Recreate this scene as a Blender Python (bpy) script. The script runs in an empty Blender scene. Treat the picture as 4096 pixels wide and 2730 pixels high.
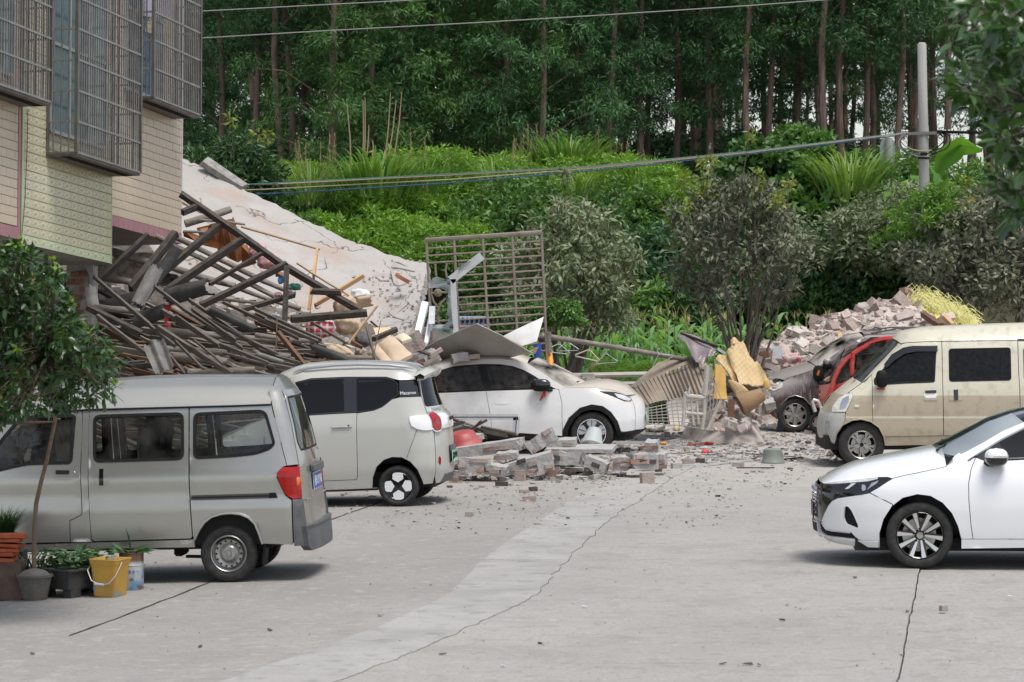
import bpy,bmesh,math,random
import numpy as np
from mathutils import Vector,Matrix,noise as mnoise
from mathutils.geometry import delaunay_2d_cdt
rnd=random.Random(7)
nrs=np.random.RandomState(11)
sc=bpy.context.scene
COL=sc.collection
pi=math.pi
# camera
CH,FP,HZ=2.95,12000.0,1030.0
PITCH=math.atan((1365.0-HZ)/FP)
cam=bpy.data.cameras.new('camera')
cam.sensor_width=36.0
cam.lens=FP/4096.0*36.0
cam.clip_end=3000
cam.dof.use_dof=True
cam.dof.focus_distance=37.0
cam.dof.aperture_fstop=7.0
camo=bpy.data.objects.new('camera',cam)
COL.objects.link(camo)
camo.location=(0,0,CH)
camo.rotation_euler=(pi/2-PITCH,0,0)
sc.camera=camo
# sky, sun, exposure
SUN_EL,SUN_AZ=math.radians(70),math.radians(140)
world=bpy.data.worlds.new('World');sc.world=world;world.use_nodes=True
wn=world.node_tree;wn.nodes.clear()
sky=wn.nodes.new('ShaderNodeTexSky');sky.sky_type='NISHITA';sky.sun_disc=False
sky.sun_elevation=SUN_EL;sky.sun_rotation=SUN_AZ
sky.air_density=1.0;sky.dust_density=1.2;sky.ozone_density=1.0
hs=wn.nodes.new('ShaderNodeHueSaturation');hs.inputs['Saturation'].default_value=0.45
bg=wn.nodes.new('ShaderNodeBackground');bg.inputs['Strength'].default_value=0.085
wo=wn.nodes.new('ShaderNodeOutputWorld')
wn.links.new(sky.outputs[0],hs.inputs['Color']);wn.links.new(hs.outputs[0],bg.inputs[0]);wn.links.new(bg.outputs[0],wo.inputs[0])
sun=bpy.data.lights.new('sun','SUN');sun.energy=1.5;sun.angle=math.radians(24);sun.color=(1,.97,.92)
suno=bpy.data.objects.new('sun',sun);COL.objects.link(suno)
suno.rotation_euler=(pi/2-SUN_EL,0,pi-SUN_AZ)
sc.view_settings.view_transform='Standard';sc.view_settings.look='None'
sc.view_settings.gamma=1;sc.view_settings.use_curve_mapping=False
sc.view_settings.exposure=1.1
sc.cycles.max_bounces=8;sc.cycles.transparent_max_bounces=16
sc.cycles.caustics_reflective=False;sc.cycles.caustics_refractive=False
sc.cycles.use_denoising=True
# pixel <-> place
CP,SP=math.cos(PITCH),math.sin(PITCH)
CAM=Vector((0,0,CH))
def ray(px,py):
 a,b=(px-2048.0)/FP,(1365.0-py)/FP
 return Vector((a,CP+b*SP,-SP+b*CP))
def P(px,py,Y):
 d=ray(px,py);return CAM+d*(Y/d.y)
def gz(x,y):
 t=max(0.0,-1.0-x)
 t=t*t/(t+.8)
 return-0.035*min(t,6)
def G(px,py):
 z=0.0
 for _ in range(6):
  d=ray(px,py);t=(z-CH)/d.z
  q=CAM+d*t;z=gz(q.x,q.y)
 return Vector((q.x,q.y,z))
def proj(w):
 v=w-CAM
 zc=v.y*CP-v.z*SP;yc=v.y*SP+v.z*CP
 return 2048+FP*v.x/zc,1365-FP*yc/zc
def crop(x0,y0,f):
 return lambda u,v:(x0+u/f,y0+v/f)
def lerp(a,b,t):return a+(b-a)*t
def poly1(pts):
 xs=[p[0]for p in pts];ys=[p[1]for p in pts]
 return lambda x:float(np.interp(x,xs,ys))
# materials
MATS={}
def mat(name,col,rough=.6,metal=0.,var=None,vs=3.,bump=0.,bs=40.,coat=0.,spec=.5,stretch=None,trans=0.,ramp=(.35,.65),detail=5,extra=None,seamz=None):
 """Principled; var = second colour mixed by noise of scale vs (object space); bump of scale bs."""
 if name in MATS:return MATS[name]
 m=bpy.data.materials.new(name);MATS[name]=m;m.use_nodes=True
 nt=m.node_tree;N=nt.nodes;L=nt.links
 b=N['Principled BSDF'];out=N['Material Output']
 b.inputs['Base Color'].default_value=(*col,1);b.inputs['Roughness'].default_value=rough
 b.inputs['Metallic'].default_value=metal;b.inputs['Coat Weight'].default_value=coat
 b.inputs['Coat Roughness'].default_value=.06
 b.inputs['Specular IOR Level'].default_value=spec
 tc=N.new('ShaderNodeTexCoord');mp=N.new('ShaderNodeMapping');L.new(tc.outputs['Object'],mp.inputs[0])
 if stretch:mp.inputs['Scale'].default_value=stretch
 if var:
  nz=N.new('ShaderNodeTexNoise');nz.inputs['Scale'].default_value=vs;nz.inputs['Detail'].default_value=detail
  nz.inputs['Roughness'].default_value=.62
  L.new(mp.outputs[0],nz.inputs[0])
  rp=N.new('ShaderNodeValToRGB');rp.color_ramp.elements[0].position=ramp[0];rp.color_ramp.elements[1].position=ramp[1]
  rp.color_ramp.elements[0].color=(*col,1);rp.color_ramp.elements[1].color=(*var,1)
  L.new(nz.outputs[0],rp.inputs[0]);L.new(rp.outputs[0],b.inputs['Base Color'])
  m['colout']=rp.name
 if bump:
  n2=N.new('ShaderNodeTexNoise');n2.inputs['Scale'].default_value=bs;n2.inputs['Detail'].default_value=6
  L.new(mp.outputs[0],n2.inputs[0])
  bp=N.new('ShaderNodeBump');bp.inputs['Strength'].default_value=bump;bp.inputs['Distance'].default_value=.02
  L.new(n2.outputs[0],bp.inputs['Height']);L.new(bp.outputs[0],b.inputs['Normal'])
 if extra:extra(m,N,L,b,mp)
 return m
def base_socket(b,N):
 return b.inputs['Base Color'].links[0].from_socket if b.inputs['Base Color'].links else None
def mix_in(m,N,L,b,fac,col):
 mx=N.new('ShaderNodeMix');mx.data_type='RGBA'
 s=base_socket(b,N)
 if s:L.new(s,mx.inputs['A'])
 else:mx.inputs['A'].default_value=b.inputs['Base Color'].default_value
 mx.inputs['B'].default_value=(*col,1)
 L.new(fac,mx.inputs['Factor']);L.new(mx.outputs['Result'],b.inputs['Base Color'])
def noise_fac(N,L,mp,scale,lo,hi,detail=5,vec=None,top=1.):
 nz=N.new('ShaderNodeTexNoise');nz.inputs['Scale'].default_value=scale;nz.inputs['Detail'].default_value=detail
 L.new(vec if vec else mp.outputs[0],nz.inputs[0])
 mr=N.new('ShaderNodeMapRange');mr.inputs['From Min'].default_value=lo;mr.inputs['From Max'].default_value=hi
 mr.inputs['To Max'].default_value=top
 L.new(nz.outputs[0],mr.inputs[0]);return mr.outputs[0]
def glass(name,tint=(.6,.65,.65),gloss=.9,dust=0.,dustcol=(.4,.38,.35),dscale=8.,ior=1.5):
 if name in MATS:return MATS[name]
 m=bpy.data.materials.new(name);MATS[name]=m;m.use_nodes=True
 nt=m.node_tree;N=nt.nodes;L=nt.links;N.clear()
 out=N.new('ShaderNodeOutputMaterial')
 tr=N.new('ShaderNodeBsdfTransparent');tr.inputs[0].default_value=(*tint,1)
 gl=N.new('ShaderNodeBsdfGlossy');gl.inputs[0].default_value=(gloss,gloss,gloss,1);gl.inputs['Roughness'].default_value=.03
 fr=N.new('ShaderNodeFresnel');fr.inputs[0].default_value=ior
 mx=N.new('ShaderNodeMixShader');L.new(fr.outputs[0],mx.inputs[0]);L.new(tr.outputs[0],mx.inputs[1]);L.new(gl.outputs[0],mx.inputs[2])
 last=mx.outputs[0]
 if dust:
  tc=N.new('ShaderNodeTexCoord')
  f=noise_fac(N,L,None,dscale,.35,.75,vec=tc.outputs['Object'],top=dust)
  df=N.new('ShaderNodeBsdfDiffuse');df.inputs[0].default_value=(*dustcol,1)
  m2=N.new('ShaderNodeMixShader');L.new(f,m2.inputs[0]);L.new(last,m2.inputs[1]);L.new(df.outputs[0],m2.inputs[2]);last=m2.outputs[0]
 L.new(last,out.inputs[0]);return m
# objects
def tag(o,label=None,cat=None,group=None,kind=None):
 if label:o['label']=label
 if cat:o['category']=cat
 if group:o['group']=group
 if kind:o['kind']=kind
 return o
def link(name,me,parent=None):
 o=bpy.data.objects.new(name,me);COL.objects.link(o)
 if parent:o.parent=parent
 return o
def empty(name,loc=(0,0,0),label=None,cat=None,group=None,mw=None):
 o=bpy.data.objects.new(name,None);COL.objects.link(o)
 o.empty_display_size=.1
 if mw is not None:o.matrix_world=mw
 else:o.location=loc
 return tag(o,label,cat,group)
def copy_tree(o,parent=None):
 c=o.copy();COL.objects.link(c);c.parent=parent
 for ch in o.children:copy_tree(ch,c)
 return c
class MB:
 """collects faces; build() links them as one mesh object"""
 def __init__(s):s.v=[];s.f=[];s.m=[]
 def add(s,vs,fs,mi=0):
  o=len(s.v);s.v.extend([tuple(q)for q in vs]);s.f.extend([tuple(i+o for i in f)for f in fs]);s.m.extend([mi]*len(fs));return s
 def box(s,c,size,R=None,mi=0,jit=0.,taper=1.):
  c=Vector(c);R=R or Matrix.Identity(3);vs=[]
  for k in range(8):
   q=Vector(((k&1)-.5,(k>>1&1)-.5,(k>>2&1)-.5))
   if taper!=1. and q.z>0:q.x*=taper;q.y*=taper
   q=Vector((q.x*size[0],q.y*size[1],q.z*size[2]))
   if jit:q+=Vector((rnd.uniform(-jit,jit),rnd.uniform(-jit,jit),rnd.uniform(-jit,jit)))
   vs.append(c+R@q)
  return s.add(vs,[(0,2,3,1),(4,5,7,6),(0,1,5,4),(2,6,7,3),(0,4,6,2),(1,3,7,5)],mi)
 def beam(s,a,b,w,h,up=(0,0,1),mi=0,jit=0.):
  a=Vector(a);b=Vector(b);d=(b-a);l=d.length;d.normalize()
  u=Vector(up);u=u-d*u.dot(d)
  if u.length<1e-3:u=Vector((1,0,0))-d*d.x
  u.normalize();x=d.cross(u)
  R=Matrix((d,x,u)).transposed()
  return s.box((a+b)/2,(l,w,h),R,mi,jit)
 def tube(s,pts,r,n=8,cap=True,mi=0,rough=0.):
  pts=[Vector(p)for p in pts];k=len(pts);rs=r if isinstance(r,(list,tuple))else[r]*k
  o=len(s.v);up=None
  for i,p in enumerate(pts):
   t=(pts[min(i+1,k-1)]-pts[max(i-1,0)]).normalized()
   if up is None:up=Vector((0,0,1))if abs(t.z)<.9 else Vector((1,0,0))
   a=(up-t*up.dot(t)).normalized();b=t.cross(a);up=a
   for j in range(n):
    q=2*pi*j/n;rr=rs[i]*(1+(rnd.uniform(-rough,rough)if rough else 0))
    s.v.append(tuple(p+a*math.cos(q)*rr+b*math.sin(q)*rr))
  for i in range(k-1):
   for j in range(n):
    j2=(j+1)%n
    s.f.append((o+i*n+j,o+i*n+j2,o+(i+1)*n+j2,o+(i+1)*n+j));s.m.append(mi)
  if cap:
   s.f.append(tuple(o+j for j in reversed(range(n))));s.m.append(mi)
   s.f.append(tuple(o+(k-1)*n+j for j in range(n)));s.m.append(mi)
  return s
 def lathe(s,prof,n=32,M=None,mi=0,close=False):
  """prof = (radius, height) list, turned about local Z, M places it"""
  M=M or Matrix.Identity(4);o=len(s.v);k=len(prof)
  for r,h in prof:
   for j in range(n):
    q=2*pi*j/n;s.v.append(tuple(M@Vector((r*math.cos(q),r*math.sin(q),h))))
  for i in range(k-1):
   for j in range(n):
    j2=(j+1)%n
    s.f.append((o+i*n+j,o+i*n+j2,o+(i+1)*n+j2,o+(i+1)*n+j));s.m.append(mi)
  return s
 def grid(s,rows,mi=0,flip=False):
  o=len(s.v);n=len(rows[0])
  for r in rows:s.v.extend([tuple(q)for q in r])
  for i in range(len(rows)-1):
   for j in range(n-1):
    a=o+i*n+j;f=(a,a+1,a+n+1,a+n)
    s.f.append(f[::-1]if flip else f);s.m.append(mi)
  return s
 def prism(s,poly,d,mi=0):
  """closed polygon of 3D points pushed along d"""
  d=Vector(d);a=[Vector(p)for p in poly];n=len(a);o=len(s.v)
  s.v.extend([tuple(p)for p in a]+[tuple(p+d)for p in a])
  s.f.append(tuple(o+i for i in reversed(range(n))));s.f.append(tuple(o+n+i for i in range(n)));s.m+=[mi,mi]
  for i in range(n):
   j=(i+1)%n;s.f.append((o+i,o+j,o+n+j,o+n+i));s.m.append(mi)
  return s
 def mesh(s,name,mats,smooth=False,angle=40,bevel=0.):
  me=bpy.data.meshes.new(name);me.from_pydata(s.v,[],s.f)
  mats=mats if isinstance(mats,(list,tuple))else[mats]
  for m in mats:me.materials.append(m)
  if len(mats)>1:me.polygons.foreach_set('material_index',s.m)
  bm=bmesh.new();bm.from_mesh(me)
  bmesh.ops.recalc_face_normals(bm,faces=bm.faces)
  if bevel:bmesh.ops.bevel(bm,geom=list(bm.edges),offset=bevel,segments=1,affect='EDGES',profile=.5)
  if smooth:
   for f in bm.faces:f.smooth=True
   for e in bm.edges:
    e.smooth=not(len(e.link_faces)==2 and e.calc_face_angle(0)>math.radians(angle))
  bm.to_mesh(me);bm.free();me.validate();return me
 def build(s,name,mats,parent=None,smooth=False,angle=40,bevel=0.):
  return link(name,s.mesh(name,mats,smooth,angle,bevel),parent)
def np_mesh(name,V,F,mats,attr=None,smooth=False,mi=None):
 me=bpy.data.meshes.new(name);V=np.asarray(V,np.float32);F=np.asarray(F,np.int32);k=F.shape[1]
 me.vertices.add(len(V));me.vertices.foreach_set('co',V.ravel())
 me.loops.add(F.size);me.loops.foreach_set('vertex_index',F.ravel())
 me.polygons.add(len(F));me.polygons.foreach_set('loop_start',np.arange(0,F.size,k,dtype=np.int32))
 if smooth:me.polygons.foreach_set('use_smooth',np.ones(len(F),bool))
 for m in(mats if isinstance(mats,(list,tuple))else[mats]):me.materials.append(m)
 if mi is not None:me.polygons.foreach_set('material_index',np.asarray(mi,np.int32))
 me.update(calc_edges=True)
 if attr is not None:
  a=me.attributes.new('rnd','FLOAT','FACE');a.data.foreach_set('value',np.asarray(attr,np.float32))
 return me
def rrect(x0,y0,x1,y1,r,n=5):
 return rpoly([(x0,y0),(x1,y0),(x1,y1),(x0,y1)],r,n)
def rpoly(pts,r,n=4):
 """round the corners of a polygon"""
 out=[];k=len(pts);rs=r if isinstance(r,(list,tuple))else[r]*k
 for i in range(k):
  p=Vector(pts[i]);a=Vector(pts[i-1])-p;b=Vector(pts[(i+1)%k])-p
  q=min(rs[i],a.length*.48,b.length*.48)
  if q<1e-6:out.append(tuple(p));continue
  s,e=p+a.normalized()*q,p+b.normalized()*q
  for j in range(n+1):
   t=j/n;out.append(tuple(s*(1-t)**2+p*2*t*(1-t)+e*t*t))
 return out
def area2(p):return sum(p[i-1][0]*p[i][1]-p[i][0]*p[i-1][1]for i in range(len(p)))/2
def inset(poly,d):
 if area2(poly)<0:poly=poly[::-1]
 out=[];k=len(poly)
 for i in range(k):
  p=Vector(poly[i]);a=(p-Vector(poly[i-1]));b=(Vector(poly[(i+1)%k])-p)
  if a.length<1e-7 or b.length<1e-7:out.append(tuple(p));continue
  a.normalize();b.normalize()
  na,nb=Vector((-a.y,a.x)),Vector((-b.y,b.x));m=na+nb
  if m.length<.3:m=na
  else:m=m/max(.35,m.dot(na))
  out.append(tuple(p+m*d))
 return out
def in_poly(x,y,poly):
 c=False;j=len(poly)-1
 for i in range(len(poly)):
  xi,yi=poly[i];xj,yj=poly[j]
  if(yi>y)!=(yj>y)and x<(xj-xi)*(y-yi)/(yj-yi)+xi:c=not c
  j=i
 return c
def dense(poly,step):
 out=[]
 for i in range(len(poly)):
  a,b=Vector(poly[i]),Vector(poly[(i+1)%len(poly)]);n=max(1,int((b-a).length/step))
  out+=[tuple(a.lerp(b,j/n))for j in range(n)]
 return out
def cdt(poly,holes=(),step=.06):
 """triangulate a polygon with holes, with inner grid points so that it can be bent"""
 loops=[dense(poly,step)]+[dense(h,step)for h in holes]
 V=[];E=[]
 for lp in loops:
  o=len(V);n=len(lp);V+=[Vector(p)for p in lp];E+=[(o+i,o+(i+1)%n)for i in range(n)]
 xs=[p[0]for p in poly];ys=[p[1]for p in poly]
 nx=int((max(xs)-min(xs))/step)+1;ny=int((max(ys)-min(ys))/step)+1
 for i in range(nx):
  for j in range(ny):
   x=min(xs)+(i+.5)*step;y=min(ys)+(j+.5)*step
   if in_poly(x,y,poly)and not any(in_poly(x,y,h)for h in holes):V.append(Vector((x,y)))
 v,e,f,*_=delaunay_2d_cdt(V,E,[],0,1e-6)
 F=[]
 for t in f:
  c=(v[t[0]]+v[t[1]]+v[t[2]])/3
  if in_poly(c.x,c.y,loops[0])and not any(in_poly(c.x,c.y,h)for h in loops[1:]):F.append(tuple(t))
 return v,F
def patch(name,surf,poly,m,parent=None,holes=(),step=.06,off=0.,thick=0.,mirror=None,smooth=True,sharp=35):
 """sheet cut from a curved surface surf(u, v) along a polygon, with turned-in edges of depth thick"""
 v,F=cdt(poly,holes,step)
 h=1e-3;vs=[];ns=[]
 for p in v:
  c=surf(p.x,p.y);a=surf(p.x+h,p.y)-surf(p.x-h,p.y);b=surf(p.x,p.y+h)-surf(p.x,p.y-h)
  n=a.cross(b);n=n.normalized()if n.length>1e-12 else Vector((0,-1,0))
  vs.append(c+n*off);ns.append(n)
 fs=list(F);cnt={}
 for t in F:
  for i in range(3):
   k=(t[i],t[(i+1)%3]);cnt[k]=1
 if thick:
  o=len(vs);vs+=[vs[i]-ns[i]*thick for i in range(len(ns))]
  for(a,b)in list(cnt):
   if(b,a)not in cnt:fs.append((b,a,o+a,o+b))
 if mirror is not None:
  vs=[Vector((q.x,mirror-q.y,q.z))for q in vs];fs=[f[::-1]for f in fs]
 me=bpy.data.meshes.new(name);me.from_pydata([tuple(q)for q in vs],[],fs);me.materials.append(m)
 bm=bmesh.new();bm.from_mesh(me)
 bmesh.ops.delete(bm,geom=[x for x in bm.verts if not x.link_faces],context='VERTS')
 if smooth:
  for f in bm.faces:f.smooth=True
  for e in bm.edges:
   if len(e.link_faces)==2 and e.calc_face_angle(0)>math.radians(sharp):e.smooth=False
 bm.to_mesh(me);bm.free()
 return link(name,me,parent)
def text(name,body,mw,size,m,parent=None,depth=.002,align='CENTER',sx=1.):
 cu=bpy.data.curves.new(name,'FONT');cu.body=body;cu.size=size;cu.extrude=depth;cu.align_x=align;cu.align_y='CENTER'
 cu.resolution_u=3
 t=bpy.data.objects.new(name,cu);COL.objects.link(t)
 me=bpy.data.meshes.new_from_object(t.evaluated_get(bpy.context.evaluated_depsgraph_get()));bpy.data.objects.remove(t);bpy.data.curves.remove(cu)
 me.materials.clear();me.materials.append(m)
 o=link(name,me,parent)
 M=mw@Matrix.Diagonal((sx,1,1,1))
 if parent:o.matrix_local=M
 else:o.matrix_world=M
 return o
# ground
def fbm(x,y,z=0.,o=3):return mnoise.fractal(Vector((x,y,z)),1.0,2.0,o)
def sstep(a,b,x):
 t=min(1,max(0,(x-a)/(b-a)));return t*t*(3-2*t)
def T(x,y):
 z=-.05 if y<52 else-.05-.35*sstep(52.5,55.5,y)
 if y>60:
  bx=65.5+1.2*math.sin(x*.35)
  z+=sstep(bx,bx+9,y)*(4.3+.7*fbm(x*.12,y*.12))+max(0,min(y,120)-76)*.03
 if x<-1:z+=gz(x,y)*(1-sstep(50,56,y))
 return z
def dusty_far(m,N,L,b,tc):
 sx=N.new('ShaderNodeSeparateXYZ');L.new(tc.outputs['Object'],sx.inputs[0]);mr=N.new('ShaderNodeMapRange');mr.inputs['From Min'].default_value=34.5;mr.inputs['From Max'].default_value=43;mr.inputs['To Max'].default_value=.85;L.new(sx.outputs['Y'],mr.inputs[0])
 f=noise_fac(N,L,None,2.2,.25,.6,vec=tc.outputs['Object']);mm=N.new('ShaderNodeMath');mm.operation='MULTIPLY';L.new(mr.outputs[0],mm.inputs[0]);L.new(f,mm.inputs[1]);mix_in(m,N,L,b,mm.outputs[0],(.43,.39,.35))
def conc_extra(m,N,L,b,mp):
 tc=N.new('ShaderNodeTexCoord')
 def lay(scale,st,lo,hi,col,top):
  q=N.new('ShaderNodeMapping');q.inputs['Scale'].default_value=st;L.new(tc.outputs['Object'],q.inputs[0])
  f=noise_fac(N,L,q,scale,lo,hi,detail=8,top=top);mix_in(m,N,L,b,f,col)
 lay(.4,(1,.6,1),.48,.72,(.26,.245,.226),.6)
 lay(1.1,(.9,1,1),.52,.68,(.23,.217,.2),.5)
 lay(5.,(1,1,1),.54,.66,(.22,.208,.192),.5)
 lay(7.,(1,1,1),.56,.70,(.41,.392,.366),.5)
 lay(6.,(.10,1.,1),.62,.78,(.17,.16,.15),.35)
 lay(26.,(1,1,1),.54,.66,(.20,.19,.176),.6)
 lay(95.,(1,1,1),.56,.68,(.44,.42,.395),.5)
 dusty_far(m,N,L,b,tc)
 lay(.5,(.12,1.,1),.62,.74,(.18,.172,.162),.35)
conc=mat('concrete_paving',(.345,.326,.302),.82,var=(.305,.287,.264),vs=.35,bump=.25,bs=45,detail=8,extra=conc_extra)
def conc2_extra(m,N,L,b,mp):
 f=noise_fac(N,L,mp,1.6,.48,.7,top=.7);mix_in(m,N,L,b,f,(.27,.26,.245))
 f=noise_fac(N,L,mp,4.5,.54,.66,top=.6);mix_in(m,N,L,b,f,(.22,.21,.2))
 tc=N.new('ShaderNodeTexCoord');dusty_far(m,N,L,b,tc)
 f=noise_fac(N,L,mp,40.,.56,.7,top=.55);mix_in(m,N,L,b,f,(.24,.23,.215))
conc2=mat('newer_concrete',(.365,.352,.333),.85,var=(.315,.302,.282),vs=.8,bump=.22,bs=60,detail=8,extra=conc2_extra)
soil=mat('soil',(.07,.055,.035),.95,var=(.05,.06,.025),vs=.6,bump=.6,bs=6)
gap=mat('dark_joint',(.02,.018,.016),.95)
def terrain():
 ys=list(np.arange(6,46,4.))+list(np.arange(46,90,1.))+[92,96,100,108,118,135,160,200,300,500,900,1500]
 xs=[-900,-400,-150,-80,-50]+list(np.arange(-36,37,1.5))+[50,80,150,400,900]
 M=MB();M.grid([[(x,y,T(x,y))for x in xs]for y in ys])
 tag(M.build('ground',soil,smooth=True),kind='structure')
terrain()
LC=crop(1000,1900,.76)
def jag(line,amp,n=14):
 out=[]
 for i in range(len(line)-1):
  a,b=Vector(line[i]),Vector(line[i+1]);d=(b-a);nn=Vector((-d.y,d.x)).normalized()
  for j in range(n):
   t=j/n;q=a.lerp(b,t);q=q+nn*amp*(mnoise.noise(Vector((q.x*2.5,q.y*2.5,3)))*1.6+rnd.uniform(-.35,.35));out.append((q.x,q.y))
 out.append(tuple(line[-1]));return out
def gl(pts):return[G(*LC(*p)).to_2d()for p in pts]
sL=gl([(-900,830),(-300,700),(0,600),(180,540),(300,495),(420,450),(560,385),(620,350),(700,265),(800,190),(920,115),(985,70)])
sR=gl([(-260,800),(60,700),(260,630),(370,590),(470,550),(620,485),(740,430),(850,380),(900,330),(960,265),(1030,195),(1100,130),(1180,80)])
far=[Vector((.75,44)),Vector((2.2,53))]
sL=sL+gl([(1140,-5),(1205,-55),(1262,-110)])+[Vector((3.3,53.))]
sR=sR+gl([(1285,10),(1380,-40),(1475,-100)])+[Vector((5.2,53.))]
jR=gl([(1890,800),(1965,630),(1985,560),(1995,470),(2020,370),(2035,285)])+gl([(2058,150),(2082,0),(2100,-100)])+[Vector((9.6,53))]
sLj,sRj,jRj=jag(sL,.02),jag(sR,.03),jag(jR,.008)
def gs(x,y):return Vector((x,y,gz(x,y)))
yard=empty('paved_yard');tag(yard,kind='structure')
def slab(poly,m,off=0.):
 o=patch('paving_slab',lambda x,y:gs(x,y)+Vector((0,0,off)),poly,m,yard,step=.9,thick=.05,smooth=False)
d=.0028
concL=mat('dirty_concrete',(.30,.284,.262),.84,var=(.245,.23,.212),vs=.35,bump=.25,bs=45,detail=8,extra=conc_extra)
slab(sLj+[(-14,53),(-14,16),(sLj[0][0],16)],concL)
slab([(p[0]+d,p[1])for p in sLj]+[(p[0]-d,p[1])for p in reversed(sRj)],conc2,.006)
slab([(p[0]+d,p[1])for p in sRj]+[(p[0]-d,p[1])for p in reversed(jRj)]+[(jRj[0][0],16),(sRj[0][0],16)],conc)
slab([(p[0]+.009,p[1])for p in jRj]+[(22,53),(22,16),(jRj[0][0]+.02,16)],conc,-.012)
def strip(name,pts,w,m,off):
 M=MB();pts=[Vector(p)for p in pts]
 rows=[[],[]]
 for i,p in enumerate(pts):
  t=(pts[min(i+1,len(pts)-1)]-pts[max(0,i-1)]).normalized();n=Vector((-t.y,t.x))
  for k,s in enumerate((-1,1)):
   q=p+n*s*w*rnd.uniform(.3,.7);rows[k].append((q.x,q.y,gz(q.x,q.y)+off))
 M.grid(rows);return M.build(name,m,yard)
D=crop(0,0,1/1.7408)
for seg in([(160,1462),(300,1410),(480,1340),(760,1195),(860,1160),(960,1110)],):
 a=[G(*D(*p)).to_2d()for p in seg]
 strip('joint',[Vector(q)for q in jag(a,.012,8)],.022,gap,.0045)
strip('joint',[Vector(q)for q in jag(gl([(510,258),(700,260),(985,262),(1400,262),(1720,266)]),.012,20)],.008,gap,.0105)
strip('joint',[Vector(q)for q in jag(gl([(925,128),(1095,128)]),.01,10)],.009,gap,.0115)
# vehicle kit
rubber=mat('tyre_rubber',(.022,.021,.02),.85,var=(.06,.055,.05),vs=14,bump=.2,bs=60,ramp=(.45,.8))
blk=mat('black_plastic',(.009,.009,.0095),.6,var=(.016,.0155,.015),vs=6,spec=.2)
blkg=mat('black_gloss',(.008,.008,.009),.12,coat=.6)
dark=mat('dark_cavity',(.006,.006,.006),.9)
under=mat('underbody',(.012,.011,.01),.9)
steel=mat('steel_rim',(.45,.45,.44),.38,.85,var=(.3,.29,.27),vs=9)
chrome=mat('chrome',(.75,.75,.76),.12,1.)
alloy=mat('alloy',(.50,.49,.47),.36,.9,var=(.3,.28,.25),vs=8)
machined=mat('machined_alloy',(.72,.72,.72),.25,1.)
greyplas=mat('grey_bumper_plastic',(.075,.077,.082),.6,var=(.11,.11,.11),vs=7)
redlens=mat('red_lens',(.26,.002,.003),.15,coat=.35,var=(.42,.008,.006),vs=11,spec=.3)
amber=mat('amber_lens',(.65,.16,.02),.15,coat=1.)
clearlens=mat('clear_lens',(.55,.56,.56),.12,.3,coat=1.,var=(.8,.8,.78),vs=16)
dullens=mat('clouded_lens',(.58,.56,.48),.3,.15,coat=.6,var=(.85,.82,.72),vs=14)
white_pl=mat('white_paint',(.78,.78,.78),.3,coat=.5)
seatm=mat('seat_fabric',(.035,.036,.04),.9,var=(.02,.02,.02),vs=12)
bluep=mat('plate_blue',(.02,.10,.42),.4)
greenp=mat('plate_green',(.12,.42,.27),.4,var=(.55,.68,.6),vs=5.5,ramp=(.42,.6))
plw=mat('plate_white',(.75,.76,.78),.4)
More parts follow.
